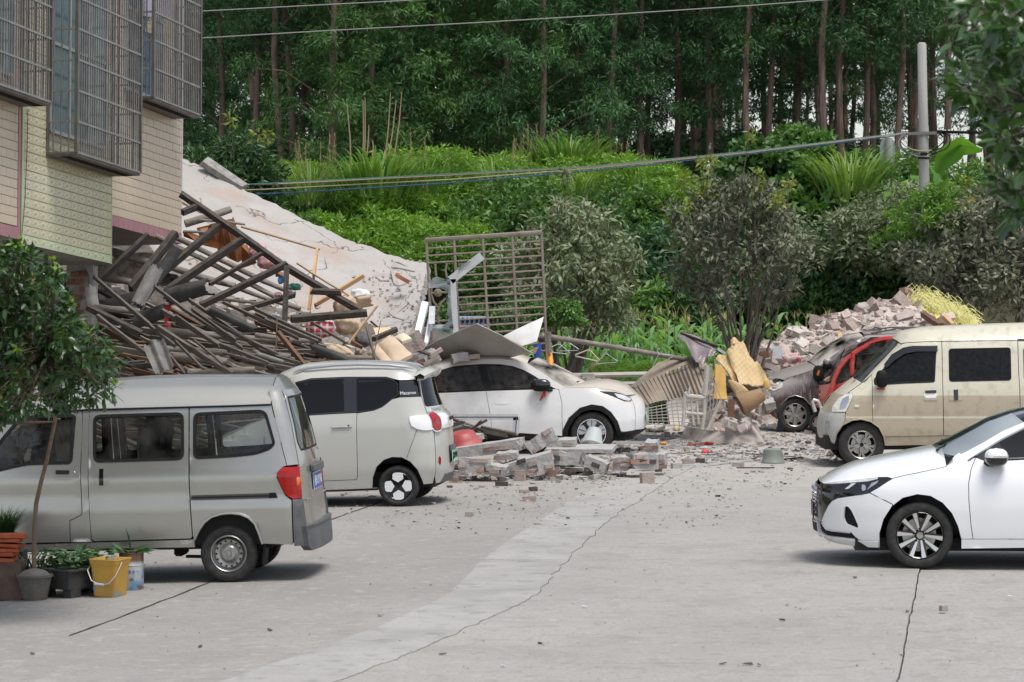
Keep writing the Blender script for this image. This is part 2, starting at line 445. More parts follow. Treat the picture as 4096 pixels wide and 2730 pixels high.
class Car:
 def __init__(s,name,label,contact,yaw,width,pitch=0.,cat='car',z0=None):
  s.O=G(*contact);s.W=width
  if z0 is not None:s.O.z=z0
  Rz=Matrix.Rotation(math.radians(yaw),3,'Z');Rp=Matrix.Rotation(math.radians(-pitch),3,'Y')
  R=Rz@Rp;s.R=R;s.Ri=R.transposed()
  s.root=empty(name,mw=Matrix.Translation(s.O)@R.to_4x4(),label=label,cat=cat)
  s.tum=lambda z:0.;s.xl=lambda z:-9.;s.xr=lambda z:9.;s.cl=(.1,.1);s.cr=(.1,.1)
 def S(s,x,z):
  y=s.tum(z)
  rc,ry=s.cr;q=min(1.,max(0.,(x-(s.xr(z)-rc))/rc));y+=ry*(1-math.sqrt(max(0.,1-q*q)))
  rc,ry=s.cl;q=min(1.,max(0.,((s.xl(z)+rc)-x)/rc));y+=ry*(1-math.sqrt(max(0.,1-q*q)))
  return Vector((x,y,z))
 def E(s,right,bulge=.06):
  def f(u,z):
   xe=s.xr(z)if right else s.xl(z);ry=(s.cr if right else s.cl)[1]
   y0=s.tum(z)+ry;y=y0+(s.W-2*y0)*(u if right else 1-u)
   k=1-abs(2*u-1)**2.5
   return Vector((xe+(bulge if right else-bulge)*k,y,z))
  return f
 def w(s,q):return s.O+s.R@Vector(q)
 def inv(s,surf,pts,guess):
  out=[];g=list(guess)
  for p in pts:
   for _ in range(12):
    a=proj(s.w(surf(*g)));ex,ey=p[0]-a[0],p[1]-a[1]
    if abs(ex)+abs(ey)<.02:break
    h=.004;b=proj(s.w(surf(g[0]+h,g[1])));c=proj(s.w(surf(g[0],g[1]+h)))
    J=((b[0]-a[0])/h,(c[0]-a[0])/h,(b[1]-a[1])/h,(c[1]-a[1])/h)
    det=J[0]*J[3]-J[1]*J[2]
    if abs(det)<1e-6:break
    g[0]+=max(-.5,min(.5,(ex*J[3]-ey*J[1])/det));g[1]+=max(-.5,min(.5,(ey*J[0]-ex*J[2])/det))
   out.append(tuple(g))
  return out
 def eR(s,z0,z1,n=8):return[(s.xr(lerp(z0,z1,i/n))-5e-4,lerp(z0,z1,i/n))for i in range(n+1)]
 def eL(s,z0,z1,n=8):return[(s.xl(lerp(z0,z1,i/n))+5e-4,lerp(z0,z1,i/n))for i in range(n+1)]
 def sd(s,cr,pts):return s.inv(s.S,[cr(*p)for p in pts],(0.,.5))
 def flat(s,cr,pts,y=0.):return s.inv(lambda x,z:Vector((x,y,z)),[cr(*p)for p in pts],(0.,.5))
 def panel(s,name,poly,m,holes=(),off=0.,thick=.02,gapw=.0035,mirror=True,step=.07,parent=None,label=None):
  if gapw:poly=inset(poly,gapw)
  o=patch(name,s.S,poly,m,parent or s.root,holes,step,off,thick)
  if label:o['label']=label
  if mirror:patch(name,s.S,poly,m,s.root,holes,step,off,thick,mirror=s.W)
  return o
 def window(s,outer,m,r=.06,fw=.022,frame=blk,mirror=True,off=.004,name='window',inner=None):
  o=rpoly(outer,r)if r else outer;i=inner or inset(o,fw)
  f=s.panel(name,o,frame,[i],off,.02,0,False,.08)
  s.panel('pane',i,m,(),off-.006,0,0,False,.1,parent=f)
  if mirror:
   f2=patch(name,s.S,o,frame,s.root,[i],.08,off,.02,mirror=s.W);patch('pane',s.S,i,m,f2,(),.1,off-.006,0,mirror=s.W)
  return f
 def sheet(s,name,edge,m,crown,inset_y=None,n=14,exp=2.6,parent=None,flip=False):
  """roof, bonnet or windscreen: rows across the car between the two flanks; edge = (x, z) points, crown = rise per point"""
  rows=[]
  for k,(x,z)in enumerate(edge):
   y0=s.S(x,z).y if inset_y is None else(inset_y[k]if isinstance(inset_y,list)else inset_y)
   c=crown[k]if isinstance(crown,list)else crown
   dx=0.
   if isinstance(c,tuple):c,dx=c
   r=[]
   for j in range(n+1):
    t=.5-.5*math.cos(pi*j/n)
    q=1-abs(2*t-1)**exp
    r.append((x+dx*q,y0+(s.W-2*y0)*t,z+c*q))
   rows.append(r)
  M=MB();M.grid(rows);return M.build(name,m,parent or s.root,smooth=True,angle=50)
 def arch(s,pts,depth=.42,m=None):
  M=MB();a=[s.S(*p)for p in pts]
  M.grid([[q+Vector((0,.01,0))for q in a],[Vector((q.x,depth,q.z))for q in a]])
  cx=sum(q.x for q in a)/len(a);M.add([(q.x,depth,q.z)for q in a],[tuple(range(len(a)))])
  M.build('wheel_arch',m or dark,s.root)
 def wheel(s,x,z,R,rimr,style,width=.18,y=.03,far=True,name='wheel',track=None):
  w=wheel_mesh(s.root,x,y,z,R,rimr,style,width)
  if far:
   M=MB();M.lathe([(0,0),(rimr,.01),(R*.93,0),(R,.03),(R,width-.03),(R*.93,width),(0,width)],32,Matrix.Translation((x,s.W-y-width,z))@Matrix.Rotation(-pi/2,4,'X'))
   M.build('wheel',rubber,s.root,smooth=True)
  return w
def arcpts(cx,cz,R,a0,a1,n):return[(cx+R*math.cos(lerp(a0,a1,i/n)),cz+R*math.sin(lerp(a0,a1,i/n)))for i in range(n+1)]
def wheel_mesh(parent,x,y,z,R,rr,style,width,ang=None):
 """tyre plus rim; axle along local +Y pointing inwards, outer face towards -Y"""
 root=bpy.data.objects.new('wheel',None);COL.objects.link(root);root.parent=parent
 root.matrix_local=Matrix.Translation((x,y,z))@Matrix.Rotation(-pi/2,4,'X')
 M=MB();k=R-rr
 M.lathe([(rr-.004,.03),(rr+.004,.012),(rr+k*.18,.004),(rr+k*.5,-.004),(rr+k*.78,.004),(R-.012,.016),(R-.003,.028),(R,.04),(R,width/2),(R,width-.04),(R-.02,width-.01),(rr,width)],56)
 M.build('tyre',rubber,root,smooth=True,angle=35)
 for g in(.3,.5,.7):
  Mg=MB();Mg.lathe([(R+.0012,width*g-.006),(R+.0012,width*g+.006)],56);Mg.build('groove',dark,root)
 M=MB();M.lathe([(rr+.003,.012),(rr-.004,.006),(rr-.012,.012),(rr-.016,.05),(rr-.02,width*.8)],56)
 rimm={'steel':steel,'petal4':blkg,'petal5':blkg,'spoke10':blkg,'spoke7':alloy,'spoke5':alloy,'tri':alloy}[style]
 M.build('rim',rimm,root,smooth=True)
 Mb=MB();Mb.lathe([(0,width*.62),(rr-.018,width*.62)],40);Mb.build('brake_back',dark,root)
 if style not in('steel',):
  Mb=MB();Mb.lathe([(.05,width*.5),(rr*.72,width*.5),(rr*.72,width*.56)],40);Mb.build('brake_disc',alloy if style!='petal4' else blk,root)
 def pl(name,poly,m,h0,holes=(),dish=None,th=.02,step=.03):
  f=(lambda u,v:Vector((u,v,dish(math.hypot(u,v)))))if dish else(lambda u,v:Vector((u,v,h0)))
  if area2(poly)>0:poly=poly[::-1]
  return patch(name,lambda u,v:f(v,u),[(b,a)for a,b in poly],m,root,[[(b,a)for a,b in h]for h in holes],step,0,th,smooth=True)
 def circ(r,n=40,cx=0,cy=0):return[(cx+r*math.cos(2*pi*i/n),cy+r*math.sin(2*pi*i/n))for i in range(n)]
 def polar(L,a):return[(r*math.cos(t+a),r*math.sin(t+a))for r,t in L]
 if style=='steel':
  M=MB();M.lathe([(rr-.014,.03),(rr*.92,.045),(rr*.86,.05),(rr*.80,.03),(rr*.74,.022),(rr*.62,.024),(rr*.5,.04),(rr*.44,.034),(rr*.36,.018),(rr*.2,.016),(.001,.016)],56)
  M.build('wheel_disc',steel,root,smooth=True)
  for i in range(14):
   a=2*pi*i/14;c=(rr*.69*math.cos(a),rr*.69*math.sin(a));M=MB();M.lathe([(.0,.018),(rr*.058,.018),(rr*.06,.026)],12,Matrix.Translation((c[0],c[1],0)));M.build('vent_hole',dark,root)
  M=MB();M.lathe([(.001,-.012),(rr*.15,-.01),(rr*.17,.0),(rr*.18,.02)],24);M.build('hub_cap',steel,root,smooth=True)
  for i in range(4):
   a=2*pi*i/4+.5;M=MB();M.lathe([(.001,0),(rr*.05,0),(rr*.055,.02)],6,Matrix.Translation((rr*.29*math.cos(a),rr*.29*math.sin(a),0)));M.build('wheel_nut',steel,root)
 elif style in('petal4','petal5'):
  n=4 if style=='petal4' else 5
  M=MB();M.lathe([(.001,.012),(rr*.3,.014),(rr*.95,.022),(rr-.012,.014)],48);M.build('wheel_cover',blkg,root,smooth=True)
  a0=-pi/2
  h=.50 if n==4 else .36
  for i in range(n):
   a=a0+2*pi*i/n
   L=[(rr*.30,.0),(rr*.60,-h*1.05),(rr*.86,-h*.86),(rr*.94,-h*.55),(rr*.96,0),(rr*.94,h*.55),(rr*.86,h*.86),(rr*.60,h*1.05)]if n==4 else[(rr*.42,-.28),(rr*.66,-h*1.25),(rr*.86,-h*1.2),(rr*.93,-h*.7),(rr*.95,0),(rr*.93,h*.7),(rr*.86,h*1.2),(rr*.66,h*1.25),(rr*.42,.28)]
   if n==4:ca,sa=math.cos(a),math.sin(a);L=[(math.hypot(u_,v_)*rr,math.atan2(v_,u_))for u_,v_ in((.27,0),(.52,-.40),(.88,-.37),(.97,-.24),(.985,0),(.97,.24),(.88,.37),(.52,.40))]
   pp=rpoly(polar(L,a),rr*.05,3)
   o=pl('petal',pp,white_pl if n==4 else mat('petal_grey',(.42,.43,.46),.35,coat=.4),.004,th=.01)
   if n==5:
    ux,uy=math.cos(a),math.sin(a);Mx=MB();Mx.beam((ux*rr*.45,uy*rr*.45,.0025),(ux*rr*.94,uy*rr*.94,.0025),.008,.003);Mx.build('petal_seam',blk,root)
  if n==5:
   M=MB();M.lathe([(rr*.955,.006),(rr*.955,.001),(rr*1.0,.001),(rr*1.0,.012)],56);M.build('rim_ring',white_pl,root)
  M=MB();M.lathe([(.001,.002),(rr*.1,.002),(rr*.12,.012)],20);M.build('hub_cap',blk,root)
 else:
  if style=='spoke10':
   for i in range(5):
    a=2*pi*i/5+pi/2+.1
    for sgn in(-1,1):
     L=[(rr*.22,sgn*.22),(rr*.22,sgn*.55),(rr*.97,sgn*.38),(rr*.98,sgn*.19)]
     pl('spoke',polar(L,a),machined,0,th=.035,dish=lambda q:.030-.022*min(1,q/rr))
     L=[(rr*.2,sgn*.55),(rr*.97,sgn*.38),(rr*.97,sgn*.43),(rr*.3,sgn*.85)]
     pl('spoke_side',polar(L,a),blkg,0,th=.04,dish=lambda q:.036-.020*min(1,q/rr))
  elif style=='spoke7':
   for i in range(7):
    a=2*pi*i/7+pi/2
    pl('spoke',polar([(rr*.3,-.42),(rr*.6,-.2),(rr*.97,-.24),(rr*.97,.24),(rr*.6,.2),(rr*.3,.42)],a),alloy,0,th=.04,dish=lambda q:.02+.01*q/rr)
   pl('hub',circ(rr*.36),alloy,.02,th=.03)
  elif style in('spoke5','tri'):
   for i in range(5):
    a=2*pi*i/5+pi/2
    pl('spoke',polar([(rr*.28,-.55),(rr*.62,-.17),(rr*.9,-.33),(rr*.98,-.36),(rr*.98,.36),(rr*.9,.33),(rr*.62,.17),(rr*.28,.55)],a),alloy,0,[polar([(rr*.55,-.03),(rr*.88,-.06),(rr*.88,.06),(rr*.55,.03)],a)],th=.035,dish=lambda q:.02+.008*q/rr)
   pl('hub',circ(rr*.34),alloy,.02,th=.03)
  M=MB();M.lathe([(.001,.004),(rr*.14,.004),(rr*.16,.02),(rr*.17,.05)],24);M.build('hub_cap',dark if style=='spoke5' else alloy,root,smooth=True)
  for i in range(5):
   a=2*pi*i/5+pi/2+.6;M=MB();M.lathe([(.001,.015),(rr*.05,.015),(rr*.055,.04)],8,Matrix.Translation((rr*.27*math.cos(a),rr*.27*math.sin(a),0)));M.build('wheel_nut',dark,root)
 return root
def mirror_unit(car,name,c,size,m,m2,parent=None,split=.45):
 M=MB();rows=[]
 for i in range(9):
  t=i/8;a=lerp(-pi/2,pi/2,t);r=[]
  for j in range(17):
   q=2*pi*j/16;e=.75
   sx=math.copysign(abs(math.cos(q))**e,math.cos(q));sy=math.copysign(abs(math.sin(q))**e,math.sin(q))
   r.append((c[0]+size[0]/2*math.cos(a)**.6*sx,c[1]+size[1]/2*math.cos(a)**.6*sy,c[2]+size[2]/2*math.sin(a)))
  rows.append(r)
 M.grid(rows)
 me_idx=[0 if(sum(M.v[i][2]for i in f)/len(f))>c[2]+size[2]*(split-.5)else 1 for f in M.f];M.m=me_idx
 return M.build(name,[m,m2],parent or car.root,smooth=True)
def seat(car,x,y,z,face=-1,w=.5):
 M=MB();M.box((x,y,z+.07),(.48,w,.15));M.box((x-face*.22,y,z+.42),(.14,w,.62),Matrix.Rotation(-face*.15,3,'Y'));M.box((x-face*.29,y,z+.82),(.09,w*.5,.2),Matrix.Rotation(-face*.1,3,'Y'))
 M.build('seat',seatm,car.root,smooth=True,bevel=.03)
# silver van, left foreground
def darker_low(col,z0,z1,top,sc=6.):  # mixes a darker, rougher tone in towards the bottom
 def f(m,N,L,b,mp):
  sx=N.new('ShaderNodeSeparateXYZ');L.new(mp.outputs[0],sx.inputs[0])
  mr=N.new('ShaderNodeMapRange');mr.inputs['From Min'].default_value=z1;mr.inputs['From Max'].default_value=z0;mr.inputs['To Max'].default_value=top
  L.new(sx.outputs['Z'],mr.inputs[0]);nf=noise_fac(N,L,mp,sc,.3,.7)
  mm=N.new('ShaderNodeMath');mm.operation='MULTIPLY';L.new(mr.outputs[0],mm.inputs[0]);L.new(nf,mm.inputs[1])
  mix_in(m,N,L,b,mm.outputs[0],col)
  m2=N.new('ShaderNodeMapRange');m2.inputs['To Min'].default_value=b.inputs['Roughness'].default_value;m2.inputs['To Max'].default_value=.8
  L.new(mm.outputs[0],m2.inputs[0]);L.new(m2.outputs[0],b.inputs['Roughness'])
 return f
silver=mat('champagne_silver_paint',(.43,.42,.385),.28,.7,var=(.40,.39,.36),vs=2,coat=.5,extra=darker_low((.2,.18,.15),.05,.5,.8))  # lower body darkened: shade and dark reflections put into the paint colour
vanglass=glass('van_glass',(.62,.66,.66),.9,.10,dscale=5)
v=crop(350,1400,1.5676);w=crop(0,1400,1.4933);w2=crop(0,1550,2.24);rr_=crop(1150,1750,3.92)
def build_van():
 c=Car('parked_van','champagne silver minivan with blue number plate, nearest vehicle on the left',v(890,1462),-5,1.5,1.5,cat='van')
 c.tum=poly1([(0,.035),(.22,.02),(.5,.0),(.70,.002),(.735,.003),(.765,.019),(.96,.02),(1.0,.022),(1.03,.037),(1.3,.10),(1.56,.165),(1.75,.23)])
 pts=c.flat(v,[(1380,1225),(1368,1110),(1345,930),(1325,725),(1270,480),(1216,300),(1160,195)],.1)
 c.xr=poly1(sorted([(z,x)for x,z in pts]));c.cr=(.16,.09);xf=-3.35
 c.xl=poly1([(0,xf),(.5,xf-.05),(.95,xf+.1),(1.3,xf+.5),(1.7,xf+.95)]);c.cl=(.35,.2)
 S=lambda p,cr=v:c.sd(cr,p)
 gut=S([(-330,395),(0,371),(320,363),(630,355),(900,348),(1150,339)])
 fd=S([(-180,470),(60,250),(120,214),(400,209),(735,203),(740,300),(722,760),(735,1130),(720,1150),(625,1195),(630,1390),(340,1396),(-140,1404)],w2)
 fw=S([(-150,700),(0,470),(135,310),(228,256),(400,246),(655,240),(683,262),(650,660),(622,690),(420,694),(250,700),(130,725),(0,755),(-150,800)],w2)
 fwr=rpoly(fw,.03,3);door=c.panel('door',fd,silver,[fwr])
 c.window(fw,vanglass,.03,.03)
 h=S([(493,742),(628,742),(628,820),(493,820)],w2);o=c.panel('door_handle',rpoly(h,.012),silver,(),.004,.01,0,False,.03,parent=door)
 c.panel('handle_grip',rpoly(S([(498,744),(624,744),(622,782),(500,782)],w2),.01),dark,(),.0065,.01,0,False,.03,parent=door)
 q=c.S(*S([(666,765)],w2)[0]);M=MB();M.lathe([(.001,-.008),(.008,-.008),(.012,.004)],14,Matrix.Translation(q)@Matrix.Rotation(-pi/2,4,'X'));M.build('lock',chrome,door)
 c.panel('door_pillar',S([(735,203),(800,203),(795,960),(820,1370),(835,1388),(630,1390),(625,1195),(720,1150),(735,1130),(722,760),(740,300)],w2),silver)
 so=S([(35,408),(605,391),(607,692),(35,709)]);son=rpoly(so,.07)
 sd=c.panel('sliding_door',S([(12,372),(635,355),(640,900),(658,1168),(650,1185),(40,1203),(24,1188),(8,930),(5,600)]),silver,[son])
 f=c.window(so,vanglass,.07,.028)
 M=MB();a,b=S([(318,405),(318,698)]);M.beam(c.S(*a)+Vector((0,.004,0)),c.S(*b)+Vector((0,.004,0)),.012,.01);M.build('window_divider',blk,f)
 c.panel('door_handle',rpoly(S([(42,744),(132,742),(132,851),(42,853)]),.035),silver,(),.005,.012,0,False,.03,parent=sd)
 c.panel('handle_grip',S([(75,748),(101,747),(101,850),(75,851)]),blkg,(),.010,.012,0,False,.03,parent=sd)
 qo=S([(662,395),(1090,375),(1125,395),(1180,590),(1150,625),(1060,660),(900,676),(662,688)]);qr=rpoly(qo,[.07,.03,.05,.05,.08,.08,.08,.06])
 arch=S([(672,1190),(700,1130),(735,1080),(780,1047),(840,1029),(900,1024),(960,1031),(1010,1052),(1050,1090),(1075,1150),(1098,1217)])
 c.panel('rear_quarter',S([(640,355),(900,348),(1152,340),(1200,530),(1250,726),(1225,736),(1190,770),(1188,800),(1215,860),(1240,910),(1281,942),(1291,1225)])+arch[::-1]+S([(660,1172),(642,900)]),silver,[qr],step=.05)
 c.window(qo,vanglass,[.07,.03,.05,.05,.08,.08,.08,.06],.028)
 c.arch(arch)
 M=MB();lip=[c.S(*p)+Vector((0,-.012,0))for p in arch];M.tube(lip,.012,6);M.build('arch_lip',silver,c.root,smooth=True)
 c.panel('door_track',S([(650,913),(1140,899),(1140,931),(650,944)]),mat('track_metal',(.09,.088,.085),.4,.6),(),.004,.01,0,True,.05)
 c.panel('track_groove',S([(650,924),(1140,911),(1140,919),(650,932)]),dark,(),.0065,.01,0,False,.05)
 c.panel('track_cap',S([(1140,897),(1180,895),(1193,928),(1140,931)]),blk,(),.008,.012,0,True,.05)
 c.panel('sill',S([(-420,1222),(40,1207),(670,1189),(674,1241),(0,1252),(-420,1266)]),silver,(),-.004,.06)
 M=MB();a,b=S([(-420,1250),(672,1240)]);M.box(((a[0]+b[0])/2,c.W/2,a[1]+.02),(b[0]-a[0]+1.4,c.W-.25,.12));M.build('underbody',under,c.root)
 dl=S([(1133,240),(1155,338),(1200,530),(1250,727)]);dp=dl+c.eR(dl[-1][1]+.005,dl[0][1]+.04);c.panel('rear_pillar',dp,silver,(),.0,.02,.003,True,.04)
 tl=S([(1285,940),(1240,908),(1210,850),(1187,790),(1190,768),(1225,735)]);tl=tl+c.eR(tl[-1][1],tl[0][1])[0:]
 lamp=c.panel('tail_lamp',tl,redlens,(),.012,.03,.004,True,.03)
 c.panel('indicator',S([(1306,800),(1330,796),(1338,846),(1310,850)]),amber,(),.0135,.01,0,False,.03,parent=lamp)
 for y0,y1 in((752,756),(800,806),(850,855)):
  c.panel('lamp_rib',S([(1215,y0),(1305,y0-4),(1306,y1-4),(1215,y1)]),mat('dark_red_lens',(.2,.004,.004),.15,coat=1.),(),.0135,.004,0,False,.04,parent=lamp)
 E=c.E(True,.045)
 crown=[c.flat(v,[(u,vv)],.5)[0][1]for u,vv in((-330,225),(0,214),(320,190),(630,181),(900,180),(1150,183))]
 rows=[]
 for(x,z),zt in zip(gut,crown):
  y0=c.S(x,z).y-.012;hgt=zt-z+.025;r=[]
  for j in range(41):
   t=j/40;yy=y0+(c.W-2*y0)*(.5-.5*math.cos(pi*t));q=1-abs(2*(yy-y0)/(c.W-2*y0)-1)**3.4
   rib=.006*(math.cos(yy*2*pi/.16)>.2)if .25<yy<c.W-.25 else 0
   r.append((x,yy,z+hgt*q+rib))
  rows.append(r)
 x0,z0=gut[0]
 rows=[[(x0-.75+.1*(1-abs(2*q[1]/c.W-1)**2),lerp(q[1],c.W/2,.0),z0-.06+(q[2]-z0)*.25)for q in rows[0]],[(x0-.35,q[1],z0-.015+(q[2]-z0)*.8)for q in rows[0]]]+rows
 M=MB();M.grid(rows);M.build('roof',silver,c.root,smooth=True)
 M=MB();M.tube([c.S(x,z)+Vector((0,-.012,-.006))for x,z in gut],.008,6);M.build('roof_gutter',dark,c.root)
 xr,zt=gut[-1][0],crown[-1];rows=[]
 for k in range(7):
  a=k/6;zz=lerp(zt+.02,c.flat(v,[(1216,300)],.1)[0][1],a**1.4);rows.append([])
  for j in range(21):
   t=.5-.5*math.cos(pi*j/20);y0=c.tum(min(zz,1.75))-.0+.05*a;yy=y0+(c.W-2*y0)*t;q=1-abs(2*t-1)**3.4
   zb=gut[-1][1];top=zb+(zt-zb+.025)*q
   xe=lerp(xr,c.xr(zz)+.045*(1-abs(2*t-1)**2.5),a**.6)
   rows[-1].append((xe,yy,min(zz,top)if a>0 else top))
 M=MB();M.grid(rows);M.build('roof_rear',silver,c.root,smooth=True)
 def R(pts,cr=v):return c.inv(E,[cr(*p)for p in pts],(.4,1.))
 zs=[c.flat(v,[p],.1)[0][1]for p in((1216,300),(1365,1110))]
 glo=[(.06,zs[0]-.0),(.94,zs[0]-.0),(.955,zs[0]-.42),(.9,zs[0]-.505),(.1,zs[0]-.505),(.045,zs[0]-.42)]
 gi=rpoly(glo,.03)
 hatch=patch('tailgate',E,[(.0,zs[0]+.06),(1.,zs[0]+.06),(1,zs[1]),(0,zs[1])],silver,c.root,[gi],.05,0,.02)
 f=patch('rear_window',E,gi,blk,c.root,[inset(gi,.018)],.05,.003,.02);patch('pane',E,inset(gi,.018),vanglass,f,(),.06,-.002)
 zl=zs[1];zg=zs[0]-.505
 def onE(u,z,off=.0):
  p=E(u,z);n=Vector((1,0,0));hh=1e-3;n=(E(u+hh,z)-E(u-hh,z)).cross(E(u,z+hh)-E(u,z-hh)).normalized()
  zax=n;up=(Vector((0,0,1))-n*n.z).normalized();xax=up.cross(n)
  return Matrix.Translation(p+n*off)@Matrix((xax,up,n)).transposed().to_4x4()
 zp=zg-.30
 M=MB();Mx=onE(.5,zp,.012);M.box((0,0,0),(.44,.14,.008));p=M.build('number_plate',bluep,hatch);p.matrix_local=Mx
 M=MB();M.box((0,0,0),(.456,.156,.005));p=M.build('plate_border',plw,hatch);p.matrix_local=onE(.5,zp,.0085)
 text('plate_text','桂B·CM768',onE(.5,zp,.018),.115,plw,hatch,.001,sx=.78)
 M=MB();M.box((0,0,0),(.56,.075,.05));p=M.build('plate_lamp_bar',greyplas,hatch,bevel=.012);p.matrix_local=onE(.5,zp+.125,.02)
 def badge(uv,name,M0,m=chrome):
  M=MB()
  for q in uv:M.prism([(a,b,0)for a,b in q],(0,0,.008))
  o=M.build(name,m,hatch);o.matrix_local=M0;return o
 W1=[[(-.055,.05),(-.02,.05),(-.004,-.06),(-.02,-.03)],[(.055,.05),(.02,.05),(.004,-.06),(.02,-.03)],[(-.015,.05),(-.002,.05),(-.002,-.04)],[(.015,.05),(.002,.05),(.002,-.04)]]
 badge(W1,'badge',onE(.5,zp+.255,.004))
 for k,(u,z,sx)in enumerate(((.86,zp+.27,1),(.86,zp-.13,1.),(.13,zl+.24,1.))):
  badge([[(-.04*sx+i*.022,.012),(-.026*sx+i*.022,.014),(-.026*sx+i*.022,-.012),(-.04*sx+i*.022,-.01)]for i in range(4)],'letter',onE(u,z,.003))
 M=MB();M.beam(E(.06,zl+.245)+Vector((.012,0,0)),E(.94,zl+.245)+Vector((.012,0,0)),.02,.012);M.build('trim_strip',silver,hatch)
 def Bm(u,z):
  q=E(u,z);return q+Vector((.04,0,0))
 zb=c.flat(v,[(1375,1225)],.1)[0][1]
 bl=patch('bumper',Bm,[(-.06,zl+.015),(1.06,zl+.015),(1.06,zb-.0),(1,zb-.05),(0.,zb-.05),(-.06,zb)],greyplas,c.root,(),.05,0,.08)
 M=MB();rows=[[E(u,zl+.01)+Vector((dx,0,-.004))for u in np.linspace(-.05,1.05,15)]for dx in(-.06,.05)];M.grid(rows);M.build('bumper_step',greyplas,c.root)
 bs_=S([(1295,1231),(1283,942)]);c.panel('bumper_side',bs_+c.eR(bs_[1][1],bs_[0][1]),greyplas,(),.02,.05,.002,True,.04)
 q=c.flat(v,[(1100,1190)],.1)[0];M=MB();M.box((q[0]+.02,.14,q[1]-.1),(.02,.2,.26),Matrix.Rotation(.12,3,'Y'));M.build('mud_flap',blk,c.root)
 q=c.flat(v,[(590,1270)],.5)[0];M=MB();M.box((q[0],.5,q[1]+.02),(.09,.3,.09));M.build('spring_hanger',under,c.root,bevel=.02)
 a,b=c.flat(v,[(620,1295),(700,1305)],.35);M=MB();M.beam((a[0],.35,a[1]),(b[0]+.4,.35,b[1]),.06,.025);M.build('leaf_spring',under,c.root)
 wx,wz=c.flat(v,[(882,1280)],.02)[0]
 c.wheel(wx,wz,wz,.168,'steel',.17,.03)
 c.wheel(wx-2.5,wz,wz,.168,'steel',.17,.03)
 ws=[(c.xl(z)+.1,z)for z in(.95,1.1,1.3,1.5,1.62)]
 c.sheet('windscreen',[(xf+.12,.93),(xf+.42,1.25),(xf+.80,1.58),(gut[0][0],gut[0][1])],vanglass,(.0,-.08))
 c.panel('front_wing',[(xf+.02,.2),(fd[-1][0],.2),(fd[-1][0],fd[0][1]),(xf+.12,.95),(xf,.8)],silver)
 EL=c.E(False,.12);patch('front_panel',EL,[(0,.2),(1,.2),(1,.95),(0,.95)],silver,c.root,step=.08)
 for y in(.38,1.12):seat(c,-2.02,y,.72);
 for y in(.4,.75,1.1):seat(c,-1.05,y,.72,w=.34)
 M=MB();M.box((-2.95,.75,.95),(.5,1.3,.3));M.build('dashboard',seatm,c.root,bevel=.05)
 M=MB();M.box((-1.2,.75,.5),(3.6,1.36,.3));M.build('cabin_floor',under,c.root)
 sw=Matrix.Translation((-2.48,.42,1.10))@Matrix.Rotation(math.radians(-52),4,'Y');M=MB()
 M.tube([sw@Vector((.19*math.cos(t),.19*math.sin(t),0))for t in np.linspace(0,2*pi,25)],.014,8);M.tube([sw@Vector((-.19,0,0)),sw@Vector((.19,0,0))],.02,6);M.tube([sw@Vector((0,0,0)),sw@Vector((0,0,-.4))],.03,6);M.build('steering_wheel',seatm,c.root,smooth=True)
 M=MB()
 for k in range(9):M.tube([(-1.62+.014*k,.2+.01*(k%3),1.52),(-1.63+.016*k,.2,1.3),(-1.60+.012*k,.2+.008*(k%2),1.05)],.011,5)
 M.build('curtain',mat('curtain_cloth',(.32,.27,.22),.9),c.root,smooth=True)
 return c
van=build_van()
